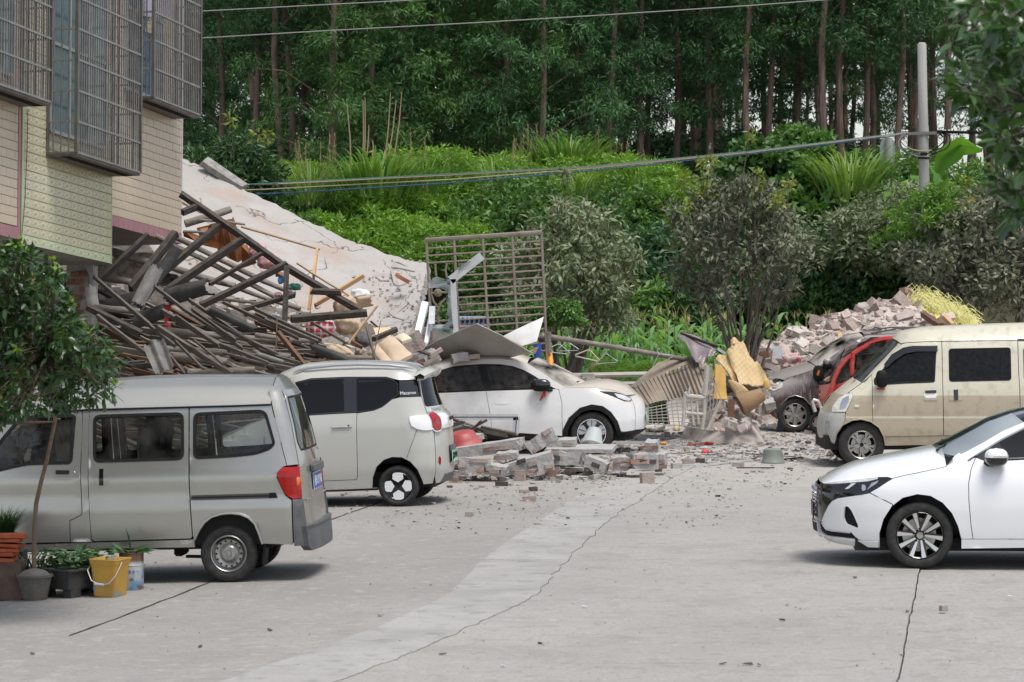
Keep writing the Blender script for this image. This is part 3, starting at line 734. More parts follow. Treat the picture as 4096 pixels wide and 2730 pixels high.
# small electric hatchback
mini_p=mat('pale_beige_paint',(.47,.462,.42),.3,.0,var=(.45,.44,.40),vs=2,coat=.7,extra=darker_low((.3,.27,.22),.1,.6,.5))  # paint tone darkens towards the bottom
tint=glass('tinted_glass',(.025,.027,.03),.8)
tint2=glass('smoked_glass',(.10,.12,.14),.9)
def onS(c,x,z,off=0.,surf=None):
 f=surf or c.S;h=1e-3;p=f(x,z);n=(f(x+h,z)-f(x-h,z)).cross(f(x,z+h)-f(x,z-h)).normalized()
 up=(Vector((0,0,1))-n*n.z).normalized();xa=up.cross(n)
 return Matrix.Translation(p+n*off)@Matrix((xa,up,n)).transposed().to_4x4()
def build_mini():
 m=crop(1100,1300,2.091)
 c=Car('electric_hatchback','pale beige small electric hatchback with green number plate, behind the silver van',m(1040,1522),-7,1.49,2.6)
 S=lambda p:c.sd(m,p)
 c.tum=poly1([(0,.06),(.2,.03),(.45,.0),(.7,.01),(.95,.03),(1.02,.045),(1.3,.12),(1.5,.18),(1.62,.26)])
 pts=c.flat(m,[(1330,1325),(1350,1200),(1340,1000),(1330,900),(1318,800),(1265,735),(1215,600),(1180,455),(1152,385)],.16)
 c.xr=poly1(sorted([(z,x)for x,z in pts]));c.cr=(.30,.16);xf=c.flat(m,[(1480,1100)],.7)[0][0]-2.92
 c.xl=poly1([(0,xf),(.6,xf-.02),(.85,xf+.15),(1.0,xf+.5),(1.5,xf+1.0)]);c.cl=(.3,.2)
 z=lambda p:c.flat(m,[p],.1)[0][1]
 top=S([(-60,540),(30,480),(130,440),(230,415),(400,400),(700,390),(900,392),(1060,400),(1172,430)])
 belt=S([(-80,780),(320,756),(500,745),(680,736),(830,716),(900,686),(980,622),(1036,585)])
 glassp=S([(-80,640),(60,530),(185,478),(300,450),(580,438),(930,437),(990,455),(1030,488),(1036,585),(980,622),(900,686),(830,716),(680,736),(320,756),(-80,780)])
 arch=S([(815,1365),(820,1280),(850,1190),(910,1132),(980,1108),(1060,1111),(1130,1146),(1190,1212),(1230,1300),(1242,1336)])
 quarter=S([(1034,463),(1180,458),(1213,600),(1042,606),(1037,490)])
 dl=S([(685,740),(692,1268),(680,1296),(440,1306),(-120,1325)]);b0=belt[:4]
 c.panel('door',b0[::-1][::-1]+dl,mini_p)
 c.panel('window_surround',glassp,blkg,(),-.004,.02,.002)
 f=c.panel('door_window',S([(-60,660),(70,545),(195,490),(300,462),(575,450),(578,722),(320,742),(-60,765)]),tint,(),.0,.01,0,True)
 c.panel('quarter_window',rpoly(S([(684,448),(925,448),(985,463),(1024,492),(1028,580),(975,614),(895,678),(828,706),(684,724)]),.02),tint,(),.0,.01,0,True)
 zq=[p[1]for p in quarter]
 c.panel('quarter_panel_black',quarter,blkg,(),-.002,.02,.002)
 x,zz=S([(1112,571)])[0];text('lettering','Macaron',onS(c,x,zz,.002),.058,plw,c.root,.001,sx=.95)
 zt_=z((1250,735))
 lampz=S([(1122,768)])[0][1]
 rear_lo=S([(860,1368),(692,1375),(440,1385),(-120,1400),(-120,1325),(440,1306),(680,1296),(692,1268),(685,740),(830,716),(900,686),(980,622),(1042,606),(1213,600)])
 er=c.eR(rear_lo[-1][1],arch[-1][1],16)
 c.panel('rear_flank',rear_lo+er+arch[::-1],mini_p,step=.05)
 a,b=S([(1188,877),(1100,1118)]);M=MB();M.tube([c.S(lerp(a[0],b[0],t),lerp(a[1],b[1],t))for t in np.linspace(0,1,8)],.003,5);M.build('bumper_seam',dark,c.root)
 c.arch(arch)
 ut=S([(-60,540),(30,480),(130,440),(230,415),(400,400),(700,390),(900,392),(1060,400),(1160,425),(1180,457),(1034,462),(990,452),(930,435),(580,436),(300,448),(185,476),(60,528),(-80,640)])
 c.panel('roof_side',ut,mini_p,(),.002,.02,.001)
 crown=[.09,.115,.12,.125,.125,.12,.11,.10,.075]
 c.sheet('roof',[(x,z)for x,z in top],mini_p,crown,exp=3.)
 rl=S([(150,425),(200,405),(280,385),(500,362),(700,355),(950,362),(1100,378),(1160,395)])
 for sgn in(0,1):
  M=MB();pp=[]
  for x,zv in rl:
   q=c.S(x,zv);y=q.y+.03;pp.append(Vector((x,y if not sgn else c.W-y,zv+.035)))
  M.tube(pp,[.006,.016,.02,.02,.02,.02,.018,.006],8);M.build('roof_rail',mat('rail_silver',(.55,.56,.58),.3,.7),c.root,smooth=True)
 E=c.E(True,.12)
 zb=er[-1][1];zw0=z((1240,692));zw1=z((1180,455));ztop=top[-1][1]
 gw=rpoly([(.0,zw0),(1.,zw0),(.97,zw1),(.03,zw1)],.04)
 hatch=patch('tailgate',E,[(0,zb),(1,zb),(1,zw1+.01),(0,zw1+.01)],mini_p,c.root,[gw],.05,0,.02)
 patch('rear_window',E,gw,tint2,c.root,(),.06,-.003)
 M=MB();M.lathe([(.001,0),(.11,0),(.11,.004)],28);o=M.build('window_disc',mat('cream_plush',(.6,.55,.33),.9),c.root);o.matrix_local=onS(c,.36,lerp(zw0,zw1,.52),-.03,E)
 rows=[]
 for k,(dz,dx)in enumerate(((.0,-.02),(.03,.10),(.0,.19),(-.045,.17),(-.05,.02))):
  rows.append([])
  for j in range(15):
   t=.5-.5*math.cos(pi*j/14);y0=c.tum(ztop)+.02;q=1-abs(2*t-1)**3
   rows[-1].append((c.xr(ztop)+dx*(.55+.6*q),y0+(c.W-2*y0)*t,ztop+.0+dz+.075*q*(1 if k<2 else .8)))
 M=MB();M.grid(rows);M.build('spoiler',mini_p,c.root,smooth=True,angle=55)
 zl0,zl1=z((1300,885)),z((1310,758))
 pl=S([(1122,770),(1180,762)]);
 pod=pl+c.eR(zl1,zl0,5)+S([(1240,884),(1180,870),(1140,846),(1126,805)])
 wp=mat('gloss_white',(.78,.77,.76),.15,coat=1.)
 o=c.panel('lamp_pod',pod,wp,(),.016,.03,.001,True,.04)
 patch('lamp_bar',E,[(0,zl0+.01),(1,zl0+.01),(1,zl1),(0,zl1)],wp,c.root,(),.05,.016,.03)
 for u in(.035,.965):
  rp=rrect(-.075,-.1,.075,.1,.07,6)
  f=lambda a,b,u=u:E(u+a/1.1,(zl0+zl1)/2+b)
  cen=(zl0+zl1)/2
  t1=patch('tail_lamp',E,[(u+a/1.05,cen+b)for a,b in rp],redlens,c.root,(),.03,.03,.02)
  patch('lamp_ring',E,[(u+a*1.2/1.05,cen+b*1.16)for a,b in rp],chrome,c.root,[[(u+a*1.02/1.05,cen+b*1.02)for a,b in rp]],.03,.024,.02)
  patch('lamp_core',E,rrect(u-.035,cen-.03,u+.035,cen+.03,.01),mat('dark_red_lens',(.2,.004,.004),.15,coat=1.),t1,(),.03,.032,.004)
 text('lettering','WULING',onS(c,.52,(zl0+zl1)/2+.02,.02,E),.06,blk,c.root,.002,sx=1.5)
 text('lettering','上汽通用五菱',onS(c,.2,zl1+.055,.004,E),.05,chrome,c.root,.003)
 zp=z((1440,1120));M=MB();M.box((0,0,0),(.50,.21,.01));o=M.build('plate_recess',blkg,hatch,bevel=.003);o.matrix_local=onS(c,.52,zp+.03,.0005,E)
 M=MB();M.box((0,0,0),(.44,.14,.006));o=M.build('number_plate',greenp,hatch);o.matrix_local=onS(c,.52,zp,.02,E)
 text('plate_text','桂BD19978',onS(c,.52,zp,.025,E),.105,blk,hatch,.001,sx=.76)
 zr=z((1345,1142))
 for u in(.06,.94):patch('reflector',E,[(u+.022*math.cos(t),zr+.05*math.sin(t))for t in np.linspace(0,2*pi,16)[:-1]],redlens,c.root,(),.03,.006,.01)
 zd=z((1330,1262));patch('diffuser',E,[(.1,zb),(.9,zb),(.82,zd),(.18,zd)],greyplas,c.root,(),.05,.008,.02)
 h=S([(476,834),(640,825),(646,856),(478,864)]);c.panel('door_handle',rpoly(h,.02),mini_p,(),.02,.02,0,True,.03)
 a=S([(530,820),(560,816),(590,818),(590,880),(560,884),(530,880)]);c.panel('handle_recess',rpoly(a,.02),mat('shadow_beige',(.45,.44,.40),.4),(),.001,.01,0,False,.03)
 x,zv=S([(617,843)])[0];q=c.S(x,zv);M=MB();M.lathe([(.001,-.024),(.012,-.024),(.015,0)],14,Matrix.Translation(q)@Matrix.Rotation(-pi/2,4,'X'));M.build('lock',chrome,c.root)
 c.panel('sill',S([(-120,1400),(440,1385),(860,1370),(862,1384),(440,1398),(-120,1416)]),blk,(),.0,.08,0)
 xa=(xf+.3+er[-1][0])/2;M=MB();M.box((xa,c.W/2,zb+.06),(2.5,1.2,.2));M.build('underbody',under,c.root)
 wx,wz=c.flat(m,[(1030,1350)],.03)[0];c.wheel(wx,wz,wz,.165,'petal4',.15,.03);c.wheel(wx-1.94,wz,wz,.165,'petal4',.15,.03)
 A=S([(-80,780)])[0]
 c.panel('front_wing',[(xf+.1,.25),(A[0],.25),A,(xf+.55,1.02),(xf+.12,.85),(xf+.01,.6)],mini_p)
 c.sheet('bonnet',[(xf+.02,.55),(xf+.12,.85),(xf+.5,1.0),(xf+.8,1.06)],mini_p,.04)
 c.sheet('windscreen',[(xf+.8,1.06),(lerp(xf+.8,top[0][0],.5),lerp(1.06,top[0][1],.55)),top[0]],tint2,.05)
 patch('front_panel',c.E(False,.1),[(0,.2),(1,.2),(1,.7),(0,.7)],mini_p,c.root,step=.08)
 M=MB();M.box((-.75,c.W/2,.75),(1.6,1.1,.5));M.build('cabin',seatm,c.root,bevel=.05)
 for y in(.42,1.05):seat(c,-1.0,y,.62);seat(c,-.25,y,.62)
 return c
build_mini()
# dusty white car under the fallen panel
def suv_dust(m,N,L,b,mp):
 geo=N.new('ShaderNodeNewGeometry');sx=N.new('ShaderNodeSeparateXYZ');L.new(geo.outputs['Normal'],sx.inputs[0])
 up=N.new('ShaderNodeMapRange');up.inputs['From Min'].default_value=.05;up.inputs['From Max'].default_value=.75;up.inputs['To Max'].default_value=.95;L.new(sx.outputs['Z'],up.inputs[0])
 mix_in(m,N,L,b,up.outputs[0],(.50,.44,.37))
 f=noise_fac(N,L,mp,2.2,.38,.66,top=.75)
 px_=N.new('ShaderNodeSeparateXYZ');L.new(mp.outputs[0],px_.inputs[0])
 mr=N.new('ShaderNodeMapRange');mr.inputs['From Min'].default_value=-.2;mr.inputs['From Max'].default_value=-2.2;L.new(px_.outputs['X'],mr.inputs[0])
 mm=N.new('ShaderNodeMath');mm.operation='MULTIPLY';L.new(f,mm.inputs[0]);L.new(mr.outputs[0],mm.inputs[1]);mix_in(m,N,L,b,mm.outputs[0],(.47,.42,.36))
 q=N.new('ShaderNodeMapping');q.inputs['Rotation'].default_value=(0,math.radians(-52),0);q.inputs['Scale'].default_value=(3,6,30);L.new(mp.outputs[0],q.inputs[0])
 s2=noise_fac(N,L,q,2.5,.66,.74,top=.4);mix_in(m,N,L,b,s2,(.22,.19,.16))
 b.inputs['Roughness'].default_value=.42
suvp=mat('dusty_white_paint',(.80,.80,.80),.35,coat=.5,extra=suv_dust)
suvg=glass('dusty_dark_glass',(.02,.02,.022),.55,.8,(.085,.075,.066),9)
suvw=glass('dust_caked_glass',(.15,.15,.15),.3,1.6,(.46,.42,.37),2)
def build_suv():
 k=crop(1600,1350,2.139)
 c=Car('crushed_car','dust covered white car with brick rubble around it and a panel on its roof',k(1640,1006),-5,1.72,0.2)
 S=lambda p:c.sd(k,p)
 c.tum=poly1([(0,.05),(.2,.02),(.5,0),(.75,.015),(.92,.05),(1.0,.075),(1.3,.2),(1.5,.30),(1.62,.38)])
 pts=c.flat(k,[(1900,865),(2010,800),(2020,700),(2010,600),(1990,540),(1930,480),(1850,440)],.35)
 c.xr=poly1(sorted([(z,x)for x,z in pts]));c.cr=(.55,.38)
 xr0=c.flat(k,[(-190,700)],0)[0][0];c.xl=poly1([(0,xr0),(.6,xr0-.03),(1.0,xr0+.12),(1.5,xr0+.6)]);c.cl=(.3,.2)
 z=lambda p:c.flat(k,[p],.1)[0][1]
 A=S([(1385,880),(1395,790),(1445,690),(1540,605),(1640,576),(1735,590),(1805,640),(1862,720),(1888,800),(1897,862)])
 glassp=S([(60,480),(180,370),(320,290),(450,250),(560,237),(700,228),(850,230),(960,245),(1060,280),(1150,330),(1260,405),(1330,440),(1000,448),(730,456),(330,474)])
 c.panel('window_surround',glassp,blk,(),-.003,.02,.001,step=.08)
 c.panel('door_window',S([(735,240),(850,240),(955,256),(1050,290),(1140,340),(1240,410),(1280,434),(1000,440),(782,446)]),suvg,(),.002,.01,0)
 c.panel('rear_door_window',S([(100,470),(200,375),(325,303),(450,262),(560,248),(660,240),(722,448),(330,465)]),suvg,(),.002,.01,0)
 c.panel('front_door',S([(735,458),(1000,450),(1330,442),(1358,446),(1385,560),(1390,846),(1050,822),(786,815),(775,680)]),suvp,step=.06)
 c.panel('rear_door',S([(60,482),(330,476),(735,458),(775,680),(786,815),(300,800),(60,790)]),suvp,step=.08)
 er=c.eR(z((1850,440)),z((1897,862)),14)
 hood_e=S([(1358,440),(1420,432),(1500,430),(1600,432),(1700,437),(1800,448),(1870,462)])
 c.panel('front_wing',S([(1390,846),(1385,560),(1358,446)])+hood_e+er[1:]+A[::-1],suvp,step=.05)
 c.panel('arch_trim',A+S([(1868,862),(1850,800),(1825,730),(1780,670),(1725,632),(1640,618),(1560,640),(1490,700),(1440,790),(1425,880)]),blk,(),.006,.03,0,True,.05)
 c.arch(S([(1425,880),(1440,790),(1490,700),(1560,640),(1640,618),(1725,632),(1780,670),(1825,730),(1850,800),(1868,862)]))
 ap=S([(1330,440),(1260,405),(1150,330),(1060,280),(960,245),(850,230),(700,228),(560,237),(450,250),(320,290),(180,370),(60,480),(30,440),(170,325),(290,255),(400,222),(520,200),(700,188),(860,186),(1000,200),(1090,225),(1200,290),(1310,365),(1420,432),(1358,444)])
 c.panel('roof_side',ap,suvp,(),.001,.02,.001,step=.08)
 rt=S([(30,440),(170,325),(290,255),(400,222),(520,200),(700,188),(860,186),(1000,200),(1090,225)])
 c.sheet('roof',rt,suvp,[.0,.04,.06,.075,.08,.085,.085,.08,.065],exp=3)
 wsn=S([(1090,225),(1150,258),(1200,290),(1310,365),(1420,432)]);c.sheet('windscreen',wsn,suvw,[(.065,.10),(.075,.14),(.08,.17),(.08,.22),(.075,.26)],exp=2.6)
 hz=[(x,zv)for x,zv in hood_e[1:]]+[(er[2][0]-.02,er[2][1])]
 c.sheet('bonnet',hz,suvp,[(.075,.26),(.085,.2),(.10,.13),(.11,.1),(.10,.1),(.07,.12),(.0,.15)],exp=2.8)
 E=c.E(True,.13);z0,z1=z((1960,800)),er[2][1]
 patch('front_bumper',E,[(0,z0),(1,z0),(1,z1),(0,z1)],suvp,c.root,(),.06,0,.02)
 patch('lower_grille',E,[(0,z0-.16),(1,z0-.16),(1,z0),(0,z0)],blk,c.root,(),.06,.02,.05)
 c.panel('lower_trim',S([(1897,862),(1880,815)])+c.eR(z0-.0,z0-.16,4),blk,(),.012,.03,0,True,.05)
 M=MB();M.box((0,0,0),(.44,.14,.01));o=M.build('number_plate',greenp,c.root);o.matrix_local=onS(c,.5,z((2080,700)),.02,E)
 hl=S([(1700,463),(1780,466),(1850,471),(1920,490),(1985,528),(1975,548),(1920,548),(1860,522),(1780,490)])
 c.panel('headlamp',rpoly(hl,.02),blkg,(),.004,.02,0,True,.04);c.panel('lamp_lens',rpoly(S([(1830,480),(1915,496),(1978,530),(1965,544),(1920,540),(1860,514)]),.02),clearlens,(),.006,.01,0,True,.04)
 c.panel('door_handle',rpoly(S([(805,532),(920,528),(935,550),(920,574),(820,577),(805,556)]),.03),suvp,(),.003,.008,0,True,.03)
 q=c.S(*S([(1215,425)])[0]);o=mirror_unit(c,'door_mirror',(q.x-.01,q.y-.12,q.z+.03),(.30,.16,.19),blkg,blk)
 M=MB();M.tube([(q.x+.02,q.y-.1,q.z-.04),(q.x+.16,q.y+.0,q.z-.055),(q.x+.22,q.y+.03,q.z-.06)],.02,8);M.build('mirror_stalk',blk,c.root)
 mirror_unit(c,'door_mirror',(q.x-.01,c.W-q.y+.12,q.z+.03),(.26,.16,.18),blkg,blk)
 M=MB();M.tube([(q.x+.05,q.y-.13,q.z-.05),(q.x+.02,q.y-.15,q.z-.13),(q.x-.02,q.y-.14,q.z-.2)],[.015,.022,.008],6);M.tube([(q.x+.06,q.y-.13,q.z-.05),(q.x+.05,q.y-.15,q.z-.14)],[.012,.016],6);M.build('red_ribbon',mat('red_cloth',(.38,.03,.02),.8),c.root)
 c.panel('sill',S([(60,790),(786,815),(1050,822),(1390,847),(1385,880),(60,850)]),blk,(),-.01,.1,0)
 M=MB();M.box((-1.3,c.W/2,.3),(3.6,1.35,.2));M.build('underbody',under,c.root)
 M=MB();M.box((-1.6,c.W/2,.75),(2.2,1.3,.45));M.build('cabin',dark,c.root)
 wx,wz=c.flat(k,[(1640,822)],.03)[0];c.wheel(wx,wz,wz,.215,'petal5',.19,.03);c.wheel(wx-2.6,wz,wz,.215,'petal5',.19,.03)
 patch('tailgate',c.E(False,.1),[(0,.3),(1,.3),(1,1.2),(0,1.2)],suvp,c.root,step=.1)
 for j,dx in enumerate((0,.1)):
  a=c.w((1.15+dx,.5+.5*j,1.02));M=MB();x0,zz=wsn[-1];M.beam((x0-.05+.2,.35+.55*j,zz+.08),(x0+.18+.05,.8+.5*j,zz+.09),.015,.01);M.build('wiper',blk,c.root)
 return c
suv=build_suv()
# white sedan, right foreground
sedp=mat('pearl_white_paint',(.80,.80,.81),.22,coat=1.,var=(.79,.79,.80),vs=1.5)
clearg=glass('clear_tint_glass',(.30,.33,.36),.9)
def build_sedan():
 d=crop(3200,1600,2.09);e=crop(3250,1850,4.48);h=crop(3500,1500,3.92)
 c=Car('white_sedan','clean white sedan with black grille, cut by the right edge, nearest vehicle on the right',d(1000,1416),-3.5,1.80,0.)
 S=lambda p,cr=d:c.sd(cr,p)
 c.tum=poly1([(0,.06),(.15,.03),(.35,.005),(.55,0),(.72,.012),(.82,.03),(.90,.06),(1.0,.12),(1.2,.24),(1.45,.36)])
 pts=c.flat(d,[(255,1195),(165,1130),(152,1050),(148,900),(150,760),(172,695),(270,640)],.55)
 c.xl=poly1(sorted([(z,x)for x,z in pts]));c.cl=(.95,.58);c.xr=lambda z:3.9;c.cr=(.3,.2)
 z=lambda p,cr=d,y=.1:c.flat(cr,[p],y)[0][1]
 A=S([(660,1242),(665,1120),(700,1000),(770,890),(860,822),(980,792),(1090,806),(1190,862),(1270,952),(1320,1060),(1345,1160),(1350,1218)])
 lamp=S([(205,385),(700,325),(1000,288),(1180,264),(1350,262),(1433,298),(1150,470),(1020,545),(870,578)],e)
 be=S([(205,378),(500,345),(800,308),(1150,268),(1345,262)],e)+S([(770,655),(880,628),(1000,604),(1120,580),(1222,556),(1262,486)])
 wing=S([(1433,298),(1150,470),(1020,545),(1435,752)],e)
 fen=S([(770,658),(880,630),(1000,606),(1120,582),(1222,558),(1262,488),(1330,440),(1400,500),(1470,480),(1430,580),(1410,700),(1412,850),(1430,1050),(1447,1164),(1350,1166)])
 c.panel('front_wing',fen+A[::-1][1:9]+wing[::-1][0:3],sedp,step=.05)
 gr_edge=S([(870,580),(640,612),(450,642),(345,692),(275,780),(205,920),(160,1040),(180,1110),(240,1200),(340,1225),(690,1262),(810,1388)],e)
 vent=rpoly(S([(575,790),(635,790),(700,870),(760,1000),(818,1140),(812,1182),(600,1100),(556,1000),(560,900)],e),.02)
 bump=S([(1020,547),(1435,754)],e)+A[3::-1]+S([(1190,1450),(1000,1425),(820,1395)],e)
 c.panel('front_bumper',S([(1020,547)],e)+gr_edge+S([(1180,1412)],e)+A[0:4]+S([(1435,756)],e),sedp,[vent],step=.04)
 c.panel('bumper_vent',vent,blk,(),-.03,0,0,True,.05)
 E=c.E(False,.03)
 zg0,zg1=z((60,1060),e,.6),z((205,380),e,.5)
 xg=c.eL(zg1,zg0,10)
 c.panel('grille_side',xg[::-1]+S([(205,385),(500,350),(870,578),(640,610),(450,640),(345,690),(275,778),(205,918),(160,1040)],e),blkg,(),-.004,.02,0,True,.05)
 gri=patch('grille',E,[(0,zg0),(1,zg0),(1,zg1-.02),(0,zg1-.02)],blkg,c.root,(),.06,-.004,.02)
 for i in range(9):
  for j in range(14):
   u=.03+.94*(j+.5*(i%2))/14;zz=lerp(zg0+.06,zg1-.06,i/8)
   M=MB();M.prism([(-.02,0,0),(0,.012,0),(.02,0,0),(0,-.012,0)],(0,0,.01));o=M.build('grille_stud',chrome,gri);o.matrix_local=onS(c,u,zz,.0,E)
 M=MB();M.lathe([(.001,.012),(.06,.01),(.07,0)],24);o=M.build('badge',chrome,c.root);o.matrix_local=onS(c,.5,zg1-.1,.01,E)
 M=MB();M.box((0,0,0),(.44,.14,.012));o=M.build('number_plate',mat('plate_navy',(.01,.02,.06),.4),c.root);o.matrix_local=onS(c,.5,z((35,850),e,.7),.008,E)
 zl=z((150,1240),e,.55)
 low=S([(110,1170),(240,1262),(690,1268),(800,1385),(250,1302),(140,1240)],e)
 c.panel('lower_intake',S([(240,1202),(340,1227),(690,1264),(810,1386),(500,1345),(250,1302),(150,1240),(130,1180),(180,1115)],e),blk,(),-.01,.01,0,True,.05)
 M=MB();M.tube([c.S(*p)+Vector((0,-.004,0))for p in S([(160,1080),(190,1130),(245,1205),(340,1230),(680,1266)],e)],.006,6);M.build('chrome_strip',chrome,c.root)
 zl0=z((300,1420),e,.3);zl1=zl
 lip=S([(150,1245),(250,1306),(500,1352),(820,1394),(1185,1412),(1190,1528),(1000,1518),(700,1485),(450,1442),(300,1395),(210,1335),(150,1275)],e)
 c.panel('front_lip',lip,sedp,(),.01,.03,.001,True,.05)
 patch('lip_front',E,[(0,zl0+.02),(1,zl0+.02),(1,zg0),(0,zg0)],sedp,c.root,(),.06,.01,.03)
 patch('intake_front',E,[(0.02,zl0+.07),(.98,zl0+.07),(.98,zg0-.01),(0.02,zg0-.01)],blk,c.root,(),.06,.013,.01)
 o=c.panel('headlamp',lamp,blkg,(),.003,.02,.0,True,.04)
 c.panel('lamp_strip',S([(215,388),(700,328),(1000,291),(1180,268),(1170,300),(1000,345),(700,370),(350,392)],e),clearlens,(),.005,.01,0,False,.05,parent=o)
 c.panel('lamp_reflector',S([(890,405),(940,410),(962,450),(950,500),(900,515),(882,470)],e),chrome,(),.006,.01,0,False,.04,parent=o)
 c.panel('lamp_wing',S([(1190,330),(1060,380),(975,500),(1060,440),(1150,385)],e),chrome,(),.006,.01,0,False,.04,parent=o)
 c.panel('lamp_inner',S([(700,385),(780,380),(640,480),(580,480)],e),clearlens,(),.005,.01,0,False,.04,parent=o)
 bw=be[:-1];n=len(bw)
 cz=[c.flat(d,[p],.9)[0]for p in((160,680),(230,590),(330,540),(450,492),(600,455),(700,432),(850,408),(980,386),(1110,362),(1195,350))]
 rows=[]
 for k,(x,zv)in enumerate(bw):
  y0=c.S(x,zv).y;cx,czz=cz[min(k,len(cz)-1)]
  if k>=1:czz=max(czz-.0,zv+.02)
  rows.append([(lerp(x,min(cx,x+.0),1-abs(2*t-1)**2.2),y0+(c.W-2*y0)*t,zv+max(.0,czz-zv-.03)*(1-abs(2*t-1)**2.6))for t in[.5-.5*math.cos(pi*j/18)for j in range(19)]])
 M=MB();M.grid(rows);M.build('bonnet',sedp,c.root,smooth=True,angle=60)
 wlow=S([(1200,1300),(1400,1222),(1700,1062),(2000,882),(2336,742),(2600,660)],h)
 M=MB();rows=[[Vector(q)for q in rows[-1]],[Vector((wlow[0][0]+.05-.12*(1-abs(2*t-1)**2),y,wlow[0][1]+.02))for t,y in[((q[1])/c.W,q[1])for q in rows[-1]]]];M.grid(rows);M.build('cowl',blk,c.root)
 c.sheet('sun_shade',[(x+.03,z_-.03)for x,z_ in wlow[:5]],mat('silver_sunshade',(.66,.68,.70),.45,.2),[(.04,-.16),(.06,-.14),(.075,-.12),(.08,-.1),(.08,-.08)],inset_y=[c.S(*p).y+.05 for p in wlow[:5]],exp=2.4)
 c.sheet('windscreen',wlow,glass('bright_windscreen',(.86,.9,.92),1.),[(.04,-.18),(.06,-.16),(.075,-.14),(.08,-.12),(.08,-.1),(.07,-.08)],exp=2.4)
 lowA=S([(1200,1300),(1400,1222),(1700,1062),(2000,882),(2336,742),(2600,660),(2600,720),(2336,835),(1990,1010),(1600,1248),(1390,1370),(1260,1440),(1115,1437)],h)
 c.panel('roof_pillar',lowA,sedp,(),.001,.02,.001,True,.05)
 roofe=[wlow[-1]]+[(wlow[-1][0]+dx,wlow[-1][1]+dz)for dx,dz in((.35,.04),(1.0,.05),(1.8,0),(2.4,-.12))]
 c.sheet('roof',roofe,sedp,.07,exp=3)
 win=S([(1600,1250),(1990,1012),(2336,838),(2600,722),(3600,690),(3600,1295),(2336,1300),(1390,1368)],h)
 f=c.panel('window_trim',win,blkg,(),-.003,.02,0,True,.08)
 c.panel('door_window',S([(1960,1060),(2336,872),(2600,750),(3500,720),(3500,1285),(2060,1300)],h),clearg,(),.002,.01,0)
 M=MB();M.tube([c.S(*p)+Vector((0,-.004,0))for p in S([(1460,1345),(1595,1255),(1990,1012),(2336,838),(2600,722)],h)],.009,6);M.tube([c.S(*p)+Vector((0,-.004,0))for p in S([(2060,1318),(2336,1306),(2700,1300)],h)],.007,6);M.build('chrome_strip',chrome,c.root)
 M=MB();M.box((1.2,.9,.55),(2.6,1.5,.5));M.build('cabin',seatm,c.root,bevel=.08)
 seat(c,1.35,.5,.5);seat(c,1.35,1.3,.5)
 M=MB();sw=Matrix.Translation((.78,.5,.86))@Matrix.Rotation(math.radians(-65),4,'Y');M.tube([sw@Vector((.18*math.cos(t),.18*math.sin(t),0))for t in np.linspace(0,2*pi,21)],.014,6);M.box((.5,.9,.78),(.3,1.4,.15));M.build('dashboard',seatm,c.root)
 c.panel('door',S([(1470,482),(1560,516),(1700,508),(1873,500),(2300,498),(2300,1165),(1447,1165),(1430,1050),(1412,850),(1410,700),(1430,580)]),sedp,step=.06)
 c.panel('sill',S([(1350,1168),(1447,1167),(2300,1167),(2300,1230),(1873,1236),(1350,1243)]),sedp,(),.004,.05,0)
 q=c.S(*S([(1880,1280)],h)[0]);mirror_unit(c,'door_mirror',(q.x+.0,q.y-.14,q.z-.0),(.225,.2,.17),sedp,blkg,split=.42)
 M=MB();M.tube([(q.x-.12,q.y+.02,q.z-.07),(q.x-.02,q.y-.1,q.z-.06)],.03,8);M.build('mirror_foot',blk,c.root)
 M=MB();a,b=S([(1820,1255),(2050,1248)],h);M.tube([(a[0],q.y-.235,a[1]),((a[0]+b[0])/2,q.y-.243,(a[1]+b[1])/2),(b[0],q.y-.215,b[1])],.006,6);M.build('mirror_indicator',clearlens,c.root)
 mirror_unit(c,'door_mirror',(q.x,c.W-q.y+.14,q.z),(.225,.2,.15),sedp,blkg,split=.42)
 for k in range(2):
  M=MB();x0,z0=wlow[0];M.tube([(x0-.12,.45+.5*k,z0+.05),(x0-.02,.75+.5*k,z0+.075),(x0+.02,1.0+.5*k,z0+.09)],.009,5);M.build('wiper',blk,c.root)
 c.arch(A)
 M=MB();M.box((1.2,.9,.22),(3.6,1.5,.12));M.build('underbody',under,c.root)
 wx,wz=c.flat(d,[(1003,1135)],.03)[0];c.wheel(wx,wz,wz,.222,'spoke10',.21,.025);c.wheel(wx+2.7,wz,wz,.222,'spoke10',.21,.025)
 c.panel('rear_quarter',[(2.2-.15,.2),(3.88,.25),(3.88,.95),(2.05,.93)],sedp,step=.2)
 patch('boot',c.E(True,.1),[(0,.25),(1,.25),(1,.95),(0,.95)],sedp,c.root,step=.2)
 c.sheet('boot_lid',[(roofe[-1][0],roofe[-1][1]),(3.3,1.02),(3.88,.95)],sedp,.05)
 return c
build_sedan()
